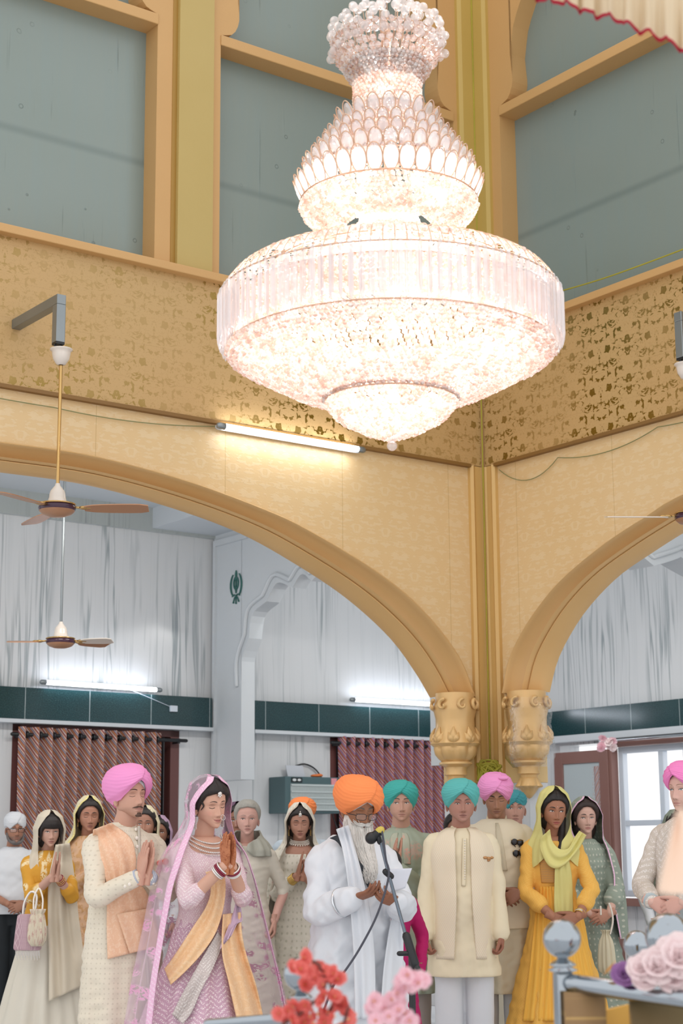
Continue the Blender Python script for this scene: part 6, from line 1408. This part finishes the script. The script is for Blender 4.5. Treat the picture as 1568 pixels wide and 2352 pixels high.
link('pouch', mesh_from(*loft([(.10, .055, .03, .03), (.08, .05, .028, .028), (.068, .042, .025, .025), (.05, .05, .03, .03), (-.05, .068, .04, .04), (-.12, .062, .04, .04), (-.15, .035, .02, .02)], 72, lambda z: .004+.03*max(0, z-.07), 3)[:2]), cloth('ivory_embroidered_silk', '#d8ccb6', '#cfc2aa', .6, 'floral', '#b98c84', 60, .8), pc)
link('handle', mesh_from(*tube(catmull([(-.03, 0, .08), (-.03, .01, .18), (.0, .02, .24), (.03, .01, .17), (.03, 0, .08)], 20), .006, 8)[:2]), MPEARL, pc)
# ------------------------------------------------------------------ 12 man in white cap and polo
c12 = Person(44, 1905, 14.1, 12, 'person in white head cloth, glasses, grey beard and white polo shirt at left edge', yaw=10, pitch=3)
c12.face(dict(skin='#a6765f', lips='#86584c', brow='#3d3430', stubble=('#5d5653', .85), nose=1.1))
c12.addh('head_cloth', turban(za=.040, top=.142, sc3=(.80, .86, 1), side_z=.01, nap=-.03, lay=(2, 3)), MT['white']); glasses(c12, MGF, z=-.008, y=-.104)
c12.addh('beard', remesh([ball((0, -.05, -.105), .036, 16, 10, (1.15, .9, .8)), tube(catmull([(-.066, -.01, -.04), (-.058, -.035, -.085), (-.03, -.065, -.11), (.03, -.065, -.11), (.058, -.035, -.085), (.066, -.01, -.04)], 20), .014, 8)], .004, 2), hairm('#5b5553'))
rows = torso_rows(False, .90, .19, .02, .014); c12.bvh(loft(rows, 40, m=30)); sl = c12.clasp(38, 2085, -.2, '#9c6f5a', w=.07, short=.25, sleeve=(.062, .062, .064, .066, .068)); garment(c12, [r for r in rows if r[0] > .89], sl, MT['white'], 'polo_shirt', None, 4, .008); collar(c12, MT['white'], h=.02, open_=25)
trousers(c12, simple('black_trousers', '#1b2126', .8), z=.93, w=.11); c12.build_body()
# ------------------------------------------------------------------ 13 woman in pale gold veil behind the groom
w13 = Person(212, 1875, 13.0, 8, 'person in pale gold-edged veil, eyes lowered, between the mustard kurta and the groom', yaw=8, pitch=4, fem=True, ht=1.60)
w13.face(dict(skin='#b07e68', lips='#8f5a52', brow='#1f1614', eyes='closed', browth=1.1, lash=1.4)); hair_cap(w13, MHAIR, .074, .02, .013, part=True, vol=.008); w13.addh('hair_back', ball((0, .05, -.05), .08, 18, 12, (1, .7, 1)), MHAIR)
MPG = cloth('pale_gold_gauze', '#ddd2b4', '#d6caa8', .7, nb=.4); MGE = cloth('gold_sequin_edge', '#d9c36c', '#e8dca0', .35, 'buti', '#fff4c0', 60, .9)
rows = torso_rows(True, .03, .34, 0, .014); w13.bvh(loft(rows, 50, m=40)); sl = w13.prayer(230, 1990, 236, 1930, -.2, '#a87862', short=.8); garment(w13, rows, sl, cloth('rose_gold_dress', '#d9b394', '#cfa682', .7, 'brocade', '#c08f4c', 20, .6), 'dress', lambda z: .002+.014*max(0, .9-z), 5)
body = [(1.45, .13, .11, .13, 0, 0, 52, 312, .004), (1.36, .20, .14, .15, 0, 0, 52, 310, .008), (1.2, .24, .17, .17, 0, 0, 52, 308, .012), (1.0, .26, .18, .19, 0, 0, 56, 300, .014), (.6, .3, .22, .22, 0, 0, 60, 300, .016)]
hood(w13, MPG, body, 'veil', edge=64, crown=.026, seed=5, fold=.004); edge_strip(w13, body, -1, .018, MGE, 'veil_edging', 64, .026); edge_strip(w13, body, 1, .018, MGE, 'veil_edging', 64, .026)
pearls(w13, np.array([(sg*.08, -.01, -.055-.008*i) for sg in (-1, 1) for i in range(4)]), .004, MGJ, 'earring', True); w13.build_body()
# ------------------------------------------------------------------ 14 grey-haired woman
w14 = Person(570, 1881, 12.0, -4, 'person with swept-back grey hair and sage shawl over cream dress, behind the bride', yaw=8, pitch=0, fem=True)
w14.face(dict(skin='#c99d90', lips='#a4706a', brow='#7b6a60', browth=.6, nose=1.15, wide=1.05, open=.004)); MGH = hairm('#8b8880'); hair_cap(w14, MGH, .080, .05, .012, vol=.012, low=-.035)
rows = torso_rows(True, .03, .3, 0, .014, neck=1.41); w14.bvh(loft(rows, 50, m=40)); sl = w14.hang((-.2, -.05, .9), (.2, -.05, .9), '#b98c7c', short=.12); garment(w14, rows, sl, cloth('cream_sleeveless_dress', '#d3cbbd', '#c9c0b0', .7), 'dress', None, 5)
body = [(1.52, .085, .05, .12, 0, 0, 110, 250, .004), (1.47, .11, .10, .12, 0, 0, 50, 310, .006), (1.43, .15, .12, .13, 0, 0, 8, 352, .008), (1.38, .18, .14, .14, 0, 0, 4, 356, .012), (1.34, .185, .145, .145, 0, 0, 20, 340, .012)]
V, Fs, UV = shell(body, 80, .006, 3, m=30); w14.add('shawl', (V, Fs, UV), cloth('sage_wool_shawl', '#a9a79b', '#9d9c90', .85, nb=.5), th=.012); w14.build_body()
# ------------------------------------------------------------------ 15 girl in white
w15 = Person(690, 1893, 12.4, 6, 'person in ivory veil with forehead pendant and pearl choker, eyes lowered, gold bangles', yaw=-2, pitch=7, fem=True)
w15.face(dict(skin='#b38470', lips='#93564f', brow='#1c1412', browth=1.1, eyes='closed', lash=1.6)); hair_cap(w15, MHAIR, .068, .03, .013, part=True, vol=.006); w15.addh('hair_back', ball((0, .05, -.05), .08, 18, 12, (1, .7, 1)), MHAIR)
MIV = cloth('ivory_dotted_silk', '#e2dbcc', '#dad3c4', .7, 'buti', '#b5b09a', 20, .6, nb=.4)
rows = torso_rows(True, .03, .34, 0, .014, neck=1.37); w15.bvh(loft(rows, 50, m=40)); sl = w15.prayer(690, 2010, 700, 1965, -.2, '#a5745e', short=.5, sleeve=(.055, .056, .058, .06, .06), gap=.02); garment(w15, rows, sl, MIV, 'dress', lambda z: .002+.014*max(0, .9-z), 15)
body = [(1.45, .13, .11, .13, 0, 0, 46, 314, .004), (1.36, .20, .14, .15, 0, 0, 44, 316, .008), (1.2, .24, .17, .17, 0, 0, 52, 308, .012), (1.0, .27, .18, .19, 0, 0, 60, 300, .014), (.6, .3, .22, .22, 0, 0, 60, 300, .016), (.1, .33, .26, .26, 0, 0, 60, 300, .018)]
hood(w15, MIV, body, 'veil', edge=60, crown=.026, seed=7, fold=.004); edge_strip(w15, body, -1, .014, cloth('pastel_floral_edge', '#cfc0ae', '#c4b7a6', .6, 'floral', '#b98c84', 60, .8), 'veil_edging', 60, .026)
nk = [((rr+.006)*math.sin(a), -rr*math.cos(a), 1.472-.010*j-.015*math.cos(a)) for j, rr in enumerate((.058, .062, .066)) for a in np.linspace(-1.6, 1.6, 26)]; pearls(w15, np.array(nk), .0052, MPEARL, 'choker')
pearls(w15, np.array([(.072*math.sin(a), -.074*math.cos(a), 1.447-.020*math.cos(a)) for a in np.linspace(-1.3, 1.3, 11)]), .0065, MPEARL, 'choker_drops')
pearls(w15, np.array([(.0, -.04-.05*t, .118-.032*t) for t in np.linspace(0, 1, 9)]), .0036, MPEARL, 'hair_chain', True); w15.addh('forehead_pendant', join(ball((0, -.096, .07), .011, 14, 10, (1, .4, 1)), *[ball((x, -.096, .057), .0035) for x in (-.008, 0, .008)]), MSJ)
pearls(w15, np.array([(sg*.08, -.01, -.055-.009*i) for sg in (-1, 1) for i in range(5)]), .005, MGJ, 'earring', True); bangles(w15, -1, [MGJ], 6, .034, .03, .009, .0045); w15.build_body()
# ------------------------------------------------------------------ 16-19 mostly hidden people
def hidden(px, py, Y, rot, label, skin='#a87a66', fem=True, veil=None, turb=None, cl='white', hair='#1d1614', **k):
    h = Person(px, py, Y, rot, label, fem=fem, **k); h.face(dict(skin=skin, brow='#241b18', eyes='open'))
    rows = torso_rows(fem, .3 if fem else .5, .25, 0, .014); h.bvh(loft(rows, 30, m=20)); sl = h.hang((-.22, -.03, .88), (.22, -.03, .88), skin); garment(h, rows, sl, cl if not isinstance(cl, str) else MT[cl], 'dress' if fem else 'shirt', None, 5, .009, wr=.002)
    if turb: h.addh('turban' , turban(**turb[1]), turb[0])
    else: hair_cap(h, hairm(hair), .074, .02, .012, vol=.006); h.addh('hair_back', ball((0, .05, -.05), .078, 16, 10, (1, .7, 1)), hairm(hair))
    if veil:
        body = [(1.45, .13, .11, .13, 0, 0, 46, 314, .004), (1.36, .20, .14, .15, 0, 0, 44, 316, .008), (1.1, .24, .17, .17, 0, 0, 60, 300, .012)]; hood(h, veil, body, 'veil', edge=62, crown=.022, seed=4)
    h.build_body(); return h
MPV = cloth('dusty_violet_veil', '#b79ab0', '#ab8da6', .7)
hidden(334, 1893, 12.8, 0, 'person with black hair and cream veil, face half hidden behind the groom', veil=MPG)
hidden(366, 1912, 13.6, 0, 'person in dusty violet veil, only the top of the head seen beside the groom', veil=MPV, skin='#8f6450')
hidden(700, 1872, 13.4, 10, 'person in orange head cloth and pale blue shirt hidden behind the ivory-veiled one', fem=False, turb=(MT['orange'], dict(za=.050, top=.135, sc3=(.92, .95, 1), side_z=.0, nap=-.03)), cl=cloth('pale_blue_shirt', '#c5d2dc', '#bccad6', .8))
MMG = cloth('magenta_dupatta', '#b3165f', '#a51257', .7); hidden(896, 1992, 9.9, 5, 'person in magenta dress with silvery border, hidden behind the orange-turbaned man', cl=MMG, veil=None, skin='#8f6450')
hidden(1046, 1905, 12.4, 0, 'person with black hair, only a sliver seen left of the stern elder', skin='#8f6450')
hidden(546, 1885, 12.9, 0, 'person in plum head scarf peeping out between bride and grey-haired person', veil=cloth('plum_veil', '#6d5468', '#614a5c', .8), skin='#8f6450')
hidden(1552, 1902, 12.4, 0, 'person with grey-green head covering behind the shoulder at the right edge', veil=cloth('olive_veil', '#7f887a', '#727b6e', .8))
# ================================================================== microphone, paper, railings, flowers, canopy cloth
def W_tube(pts, r, seg=10): return tube(pts, r, seg)
ms = empty('microphone_stand', (at(955, 2200, 8.3)[0], 8.3, 0)); tag(ms, 'black and chrome boom microphone stand in front of the orange-turbaned man', 'microphone stand')
o0 = np.array([at(955, 2200, 8.3)[0], 8.3, 0]); q = lambda x, y, Y=8.3: at(x, y, Y)-o0
cl_ = q(945, 2190); top = q(873, 1930, 8.45); tail = q(968, 2245, 8.25); elb = q(892, 2007, 8.42)
link('upright_tube', mesh_from(*tube([(cl_[0], 0, .03), (cl_[0], 0, cl_[2])], .016, 14)[:2]), MBLACK, ms)
link('boom', mesh_from(*tube([top, elb, q(932, 2150, 8.33), tail], .0085, 12)[:2]), simple('smoked_chrome', '#6d7680', .2, .9), ms)
link('clutch', mesh_from(*tube([q(933, 2150, 8.33), q(953, 2215, 8.28)], .021, 12)[:2]), MBLACK, ms)
link('counterweight_grip', mesh_from(*tube([q(957, 2222, 8.27), q(971, 2255, 8.25)], .015, 12)[:2]), MBLACK, ms)
link('clamp_knob', mesh_from(*tube([cl_+np.array([-.06, -.0, 0]), cl_+np.array([0, 0, 0])], .012, 10)[:2]), MBLACK, ms)
link('cable_clip', mesh_from(*tube([elb+np.array([-.015, 0, .01]), elb+np.array([.012, 0, -.012])], .016, 10)[:2]), MBLACK, ms)
for a in (20, 140, 260):
    a = math.radians(a); link('leg', mesh_from(*tube([(cl_[0], 0, .12), (cl_[0]+.32*math.cos(a), .32*math.sin(a), .015)], .011, 8)[:2]), MBLACK, ms)
mc = empty('microphone', at(862, 1919, 8.45)); tag(mc, 'black microphone with yellow tape clipped to the boom at the beard', 'microphone'); o1 = at(862, 1919, 8.45); q = lambda x, y, Y=8.45: at(x, y, Y)-o1
link('grille', mesh_from(*ball(q(852, 1925), .030, 20, 12)[:2]), MBLACK, mc); link('handle', mesh_from(*tube([q(856, 1923), q(874, 1908)], [.024, .019], 14)[:2]), MBLACK, mc); link('tape', mesh_from(*tube([q(868, 1912), q(874, 1907)], .0205, 14)[:2]), simple('yellow_tape', '#c8b24e', .5), mc); link('clip', mesh_from(*tube([q(866, 1916), q(872, 1934)], .014, 10)[:2]), MBLACK, mc)
cab = link('microphone_cable', mesh_from(*tube(catmull([at(876, 1905, 8.44), at(881, 1935, 8.42), at(886, 1975, 8.4), at(893, 2003, 8.38), at(885, 2045, 8.34), at(862, 2110, 8.3), at(825, 2180, 8.25), at(792, 2230, 8.2), at(765, 2265, 8.15), at(740, 2330, 8.1)], 60), .0055, 8)[:2]), simple('dark_grey_cable', '#3d3f4a', .5)); tag(cab, 'dark cable running from the microphone down in front of the white robe', 'cable')
V = np.array([at(*v) for v in ((892, 1994, 8.58), (946, 1994, 8.62), (937, 2042, 8.6), (902, 2062, 8.56), (864, 2056, 8.55))]); 
G = np.array([[at(*(np.array((868+ (2)*v, 2056, 8.54))*(1-u)*1+u*0*np.zeros(3))) if 0 else at((872*(1-v)+893*v)*(1-u)+(930*(1-v)+946*v)*u, (2060*(1-v)+1996*v)*(1-u)+(2040*(1-v)+1994*v)*u, 8.56+.02*math.sin(u*3)) for u in np.linspace(0, 1, 12)] for v in np.linspace(0, 1, 10)])
pp = link('paper', mesh_from(*grid(G)[:2]), simple('reading_paper', '#d3d6df', .7)); thick(pp, .001); tag(pp, 'white sheet of paper held open at the microphone', 'paper')
# chrome railing: posts with balls
MCH2 = simple('polished_steel', '#a3aab0', .09, 1.)
def post(x, y, Y, r, label, h=None, w=.036, square=True, rails=()):
    c = at(x, y, Y); e = empty('railing_post', (c[0], c[1], 0)); tag(e, label, 'railing post', 'chrome railing posts'); z = c[2]
    link('finial_ball', mesh_from(*ball((0, 0, z), r, 40, 24)[:2]), MCH2, e)
    link('finial_neck', mesh_from(*lathe([(.012, z-r*.9), (.014, z-r*1.05), (r*.62, z-r*1.25), (r*.72, z-r*1.36), (r*.45, z-r*1.45), (r*.8, z-r*1.6), (w*1.05, z-r*1.75)], 30)[:2]), MCH2, e)
    if square: o = link('post', mesh_from(*box(-w, w, -w, w, 0, z-r*1.75)), MCH2, e, smooth=False); bev(o, .004); e.rotation_euler[2] = math.radians(12)
    else: link('post', mesh_from(*tube([(0, 0, .02), (0, 0, z-r*1.75)], w*.7, 20)[:2]), MCH2, e)
    return c
pb1 = post(1290, 2156, 4.3, .047, 'chrome square railing post with ball finial left of the flowers', w=.021)
pb2 = post(1463, 2170, 5.4, .044, 'chrome ball finial standing behind the flowers, the smaller one', w=.02, square=False)
pb3 = post(1535, 2152, 4.6, .062, 'chrome ball finial at the right edge above the pale roses, the larger one', w=.02, square=False)
pb4 = post(690, 2236, 4.6, .045, 'chrome ball finial behind the coral blossom branch', w=.02, square=False)
rl = link('handrail', mesh_from(*tube([at(1312, 2258, 4.28), at(1640, 2305, 4.05)], .022, 24)[:2]), MCH2); tag(rl, 'chrome handrail running right from the square post', 'handrail')
rl = link('handrail', mesh_from(*tube([at(478, 2352, 4.7), at(672, 2338, 4.62)], .014, 20)[:2]), MCH2); tag(rl, 'chrome handrail at the bottom edge left of the coral blossoms', 'handrail')
gf = link('bottom_cloth', mesh_from(*extr([(0, -.93), (.11, -.93), (.11, .045), (0, .02)], (0, .03), 'q')), cloth('marigold_satin', '#e8b65c', '#d9a24a', .6)); gf.location = at(1346, 2352, 4.35); tag(gf, 'golden folded cloth under the handrail at the bottom right', 'cloth')
bx = link('wooden_panel', mesh_from(*box(0, .10, 0, .03, -.90, .0)), cloth('brown_gold_brocade', '#a98a62', '#8a6a4a', .6, 'brocade', '#d2ac6c', 30, .7)); bx.location = at(1296, 2280, 4.25); tag(bx, 'brown wooden slat behind the chrome post', 'panel')
bx = link('wooden_panel', mesh_from(*box(0, .2, 0, .03, -at(1448, 2298, 4.2)[2]+.004, .0)), cloth('leafy_olive_brocade', '#6d6a45', '#77583f', .6, 'floral', '#c99a58', 34, .8)); bx.location = at(1448, 2298, 4.2); tag(bx, 'dark olive carved panel under the handrail', 'panel')
# blossoms
def blossom(c, r, rs, petals=6):
    pcs = []; ax = nrm(rs.normal(0, 1, 3)+np.array([0, -1.5, .3])); u = nrm(np.cross(ax, (.3, .2, 1))); v = np.cross(ax, u)
    for ring, (k, tilt, s) in enumerate(((petals, .25, 1.), (petals-1, .8, .72))):
        for i in range(k):
            a = 2*PI*i/k+ring*.5+rs.uniform(-.15, .15); d = u*math.cos(a)+v*math.sin(a); side = np.cross(ax, d); rows = []
            for t, w in zip((0, .35, .7, 1.), (.12, .42, .5, .25)):
                lift = ax*(math.sin(tilt)*t+.15*t*t*(1 if ring else -.3)); b_ = c+(d*t*math.cos(tilt)+lift)*r*s
                rows.append([b_+side*w*r*s*x+ax*(-.10*abs(x)*r)*-1+ax*rs.uniform(-.02, .02)*r for x in (-1, -.5, 0, .5, 1)])
            pcs.append(grid(np.array(rows)))
    return join(*pcs)
def petal_mat(nm, a, b, heart):
    t = NT(nm); n = t.noise(t.coord(), 26, 2); col = t.mix(n, a, b); d = t.n('ShaderNodeBsdfDiffuse'); t.l(col, d.inputs[0]); tr = t.n('ShaderNodeBsdfTranslucent'); t.l(col, tr.inputs[0]); mx = t.n('ShaderNodeMixShader'); mx.inputs[0].default_value = .35; t.l(d.outputs[0], mx.inputs[1]); t.l(tr.outputs[0], mx.inputs[2]); return t.done(mx)
MCO = petal_mat('coral_petals', '#f6988c', '#ee807c', 0); MPI = petal_mat('pink_petals', '#f9c8d4', '#fde4e9', 0); MSTM = simple('brown_twig', '#6d4038', .7); MHEART = simple('flower_heart', '#e8a86a', .6)
def branch(name, paths, Y, mat, label, r, seed, per=6, hr=.16):
    e = empty(name, at(paths[0][0][0], paths[0][0][1], Y)); tag(e, label, 'flower branch'); o = at(paths[0][0][0], paths[0][0][1], Y); rs = np.random.RandomState(seed)
    paths = paths+[[(paths[0][0][0], paths[0][0][1], 0), (paths[0][0][0]+10, 2900, .02), (paths[0][0][0]+30, 3620, .05)]]
    for pth in paths:
        P = catmull([at(x, y, Y+dy)-o for x, y, dy in pth], 24); link('twig', mesh_from(*tube(P, .0035, 6)[:2]), MSTM, e)
    return e, o, rs
def flowers(e, o, rs, pts, Y, mat, r0, heart=True):
    for x, y in pts:
        c = at(x, y, Y+rs.uniform(-.05, .03))-o; r = r0*rs.uniform(.8, 1.15); b_ = link('blossom', mesh_from(*blossom(np.zeros(3), r, rs)[:2]), mat, e); b_.location = c
        h_ = link('heart', mesh_from(*ball((0, -r*.3, r*.05), r*.14, 8, 6)[:2]), MHEART, b_)
e, o, rs = branch('blossom_branch', [[(650, 2352, 0), (700, 2320, 0), (745, 2270, .0), (735, 2220, 0), (705, 2205, 0), (680, 2215, 0)], [(745, 2352, 0), (765, 2300, 0), (755, 2250, 0), (735, 2225, 0)], [(790, 2352, 0), (795, 2330, 0), (800, 2310, 0)]], 3.7, MCO, 'coral red blossom branch in front of the chrome ball at the bottom', .02, 5)
flowers(e, o, rs, [(698, 2200), (673, 2222), (690, 2226), (708, 2232), (712, 2250), (735, 2228), (700, 2262), (722, 2245), (748, 2232), (765, 2236), (775, 2250), (757, 2252), (742, 2262), (745, 2285), (768, 2290), (740, 2300), (762, 2310), (775, 2302), (790, 2305), (752, 2325), (730, 2330), (768, 2335), (700, 2310), (672, 2312), (690, 2325), (712, 2335), (640, 2328), (652, 2332), (662, 2322), (680, 2345), (720, 2350), (745, 2348), (795, 2330), (800, 2342), (782, 2350), (668, 2345), (700, 2348)], 3.7, MCO, .0195)
e, o, rs = branch('blossom_branch', [[(880, 2352, 0), (890, 2310, 0), (905, 2270, 0), (925, 2250, 0), (960, 2256, 0)], [(900, 2340, 0), (870, 2320, 0), (855, 2310, 0)]], 3.6, MPI, 'pale pink blossom branch beside the microphone stand at the bottom', .02, 9)
flowers(e, o, rs, [(935, 2240), (922, 2252), (945, 2250), (960, 2258), (968, 2252), (915, 2262), (930, 2268), (912, 2282), (900, 2296), (918, 2298), (858, 2300), (868, 2312), (852, 2318), (866, 2330), (885, 2318), (900, 2318), (915, 2320), (930, 2328), (892, 2335), (910, 2342), (928, 2346), (862, 2345), (880, 2350), (940, 2345), (945, 2262)], 3.6, MPI, .020)
def rose(x, y, Y, r, mat, label, cat='flower', group=None, seed=0):
    e = empty('rose', at(x, y, Y)); tag(e, label, cat, group); rs = np.random.RandomState(seed)
    for ring, (k, tilt, s) in enumerate(((7, .15, 1.), (6, .6, .85), (5, 1.0, .66), (4, 1.3, .45))):
        pcs = []; ax = nrm(np.array([-.1, -1., .55])); u = nrm(np.cross(ax, (.3, .2, 1))); v = np.cross(ax, u)
        for i in range(k):
            a = 2*PI*i/k+ring*.6; d = u*math.cos(a)+v*math.sin(a); sd = np.cross(ax, d); rows = []
            for t, w in zip((0, .3, .65, .9, 1.), (.2, .5, .62, .5, .3)):
                b_ = (d*t*math.cos(tilt)+ax*(math.sin(tilt)*t))*r*s; rows.append([b_+sd*w*r*s*q_+ax*.14*abs(q_)*r*s+ax*rs.uniform(-.02, .02)*r for q_ in (-1, -.5, 0, .5, 1)])
            pcs.append(grid(np.array(rows)))
        link('petals', mesh_from(*join(*pcs)[:2]), mat, e)
    return e
MRO = petal_mat('blush_petals', '#fef4f2', '#fbe6e8', 0); MVI = petal_mat('violet_petals', '#a873b4', '#c9a2cd', 0)
rose(1432, 2240, 4.17, .032, MVI, 'violet rose lying on the chrome handrail', seed=1)
for i, (x, y, r, l) in enumerate(((1508, 2222, .046, 'large blush rose right of the violet rose'), (1558, 2200, .055, 'largest blush rose cut by the right edge'), (1545, 2248, .04, 'lower blush rose resting on the handrail at the right edge'), (1470, 2226, .032, 'small pink rose between the violet rose and the large blush rose'), (1480, 2250, .03, 'low pink rose touching the handrail under the small chrome ball'))): rose(x, y, 4.12, r*1.07, MRO, l, seed=i+2)
pt = link('lily_petal', mesh_from(*grid(np.array([[at(1386+26*t+dx*(1-abs(2*t-1)**2)*6, 2240-32*t, 4.2)+np.array([0, .01*dx, 0]) for dx in (-1, 0, 1)] for t in np.linspace(0, 1, 9)]))[:2]), petal_mat('orange_petals', '#f0b26a', '#e8a458', 0)); tag(pt, 'single pointed orange petal left of the violet rose', 'petal')
# peach canopy cloth close to the camera on the right, ruffled canopy at the top right
MPC = cloth('peach_canopy_cloth', '#f8dcc6', '#f6d6be', .8, nb=.05); G = np.array([[at((1568+60*v)*(u)+(1556-46*(1-(1-v)**1.0)+0)*(1-u), 1860+190*v+6*math.sin(u*4), 2.2+.006*math.sin(u*7)) for u in np.linspace(0, 1, 20)] for v in np.linspace(0, 1, 30)])
cc = link('hanging_cloth', mesh_from(*grid(G)[:2]), MPC); thick(cc, .003); tag(cc, 'blurred peach cloth corner hanging close at the right edge', 'cloth')
def ruffle():
    n, m = 260, 26; G = np.zeros((m, n, 3)); UV = np.zeros((m, n, 2))
    for j, u in enumerate(np.linspace(0, 1, n)):
        x = 1225+(1650-1225)*u; yb = -22+np.interp(x, [1225, 1300, 1400, 1480, 1568, 1650], [14, 36, 66, 96, 138, 185]); f = math.sin(u*58)+.6*math.sin(u*23+1)+.35*math.sin(u*131)
        for i, v in enumerate(np.linspace(0, 1, m)):
            G[i, j] = at(x+3.5*v*math.sin(u*80+2), yb-135*(1-v)+ (7*f*v**3), 3.6+.012*f*(.2+v)); UV[i, j] = (u, v)
    return grid(G, uv=UV)
t = NT('ruffle_cloth'); u, v, _ = t.sep(t.n('ShaderNodeUVMap').outputs[0]); col = t.mix(t.step(v, .94, .95), '#ecdcc0', '#c93a50'); col = t.mix(t.math('MULTIPLY', t.step(v, .05, .0), .0), col, '#fff'+'fff')
tr = t.n('ShaderNodeBsdfTranslucent'); d = t.n('ShaderNodeBsdfDiffuse'); t.l(col, tr.inputs[0]); t.l(col, d.inputs[0]); mx = t.n('ShaderNodeMixShader'); mx.inputs[0].default_value = .4; t.l(d.outputs[0], mx.inputs[1]); t.l(tr.outputs[0], mx.inputs[2])
rf = link('ruffled_canopy', mesh_from(*ruffle()), t.done(mx)); thick(rf, .002); tag(rf, 'cream ruffled canopy edge trimmed in red at the top right corner', 'canopy')
# pink flower bunch on the curtain rail
fb = empty('flower_bunch', at(1393, 1706, 16.3)); tag(fb, 'small pink and white flower bunch tied at the end of the right curtain rail', 'flowers'); rs = np.random.RandomState(3)
for i in range(9): c = np.array([rs.uniform(-.07, .07), rs.uniform(-.04, 0), rs.uniform(-.05, .05)]); link('bloom', mesh_from(*blossom(c, .045, rs)[:2]), MPI if i % 2 else MRO, fb)
# ================================================================== camera, daylight
cam = bpy.data.cameras.new('camera'); co = bpy.data.objects.new('camera', cam); COL.objects.link(co)
cam.sensor_fit = 'VERTICAL'; cam.sensor_height = 36.; cam.sensor_width = 24.; cam.lens = FPX/2352*36.
M = Matrix(((R_[0], U_[0], -F_[0], 0), (R_[1], U_[1], -F_[1], 0), (R_[2], U_[2], -F_[2], CZ), (0, 0, 0, 1)))
co.matrix_world = M; sc.camera = co; cam.clip_start = .1; cam.clip_end = 100
cam.dof.use_dof = True; cam.dof.focus_distance = 9.3; cam.dof.aperture_fstop = 4.
wd = bpy.data.worlds.new('sky'); wd.use_nodes = True; sc.world = wd
bg = wd.node_tree.nodes['Background']; bg.inputs[0].default_value = (.985, .99, 1., 1); bg.inputs[1].default_value = .95
sc.view_settings.view_transform = 'Standard'; sc.view_settings.look = 'None'; sc.view_settings.exposure = .45; sc.view_settings.gamma = 1.
sc.cycles.max_bounces = 7; sc.cycles.diffuse_bounces = 4; sc.cycles.glossy_bounces = 3; sc.cycles.transmission_bounces = 3; sc.cycles.transparent_max_bounces = 10
sc.cycles.sample_clamp_indirect = 6.; sc.cycles.use_denoising = True; sc.cycles.caustics_reflective = False; sc.cycles.caustics_refractive = False
bpy.context.view_layer.update()

def add_fill(p, q_, z, e, dp, dq, size=1.3):      # added fill lights, out of view, that brighten the aisles
    L = bpy.data.lights.new('aisle_fill', 'AREA'); L.shape = 'RECTANGLE'; L.size = size; L.size_y = .2; L.energy = e; L.color = (1., .985, .96)
    o = bpy.data.objects.new('aisle_fill', L); COL.objects.link(o); P = hall(p, q_, z); o.location = P
    T = hall(p+dp, q_+dq, z-.9)-P; o.rotation_euler = Vector(T).to_track_quat('-Z', 'Y').to_euler()
for p_ in (3., 5.2, 7.4): add_fill(p_, 10.25, 4.35, 26, 0, 1.3)
add_fill(10.6, 10.75, 4.35, 24, .2, 1.2); add_fill(9.45, 12.2, 4.45, 14, 1., 0)
for q_ in (5., 7.2, 9.): add_fill(9.2, q_, 4.35, 26, 1.3, 0)
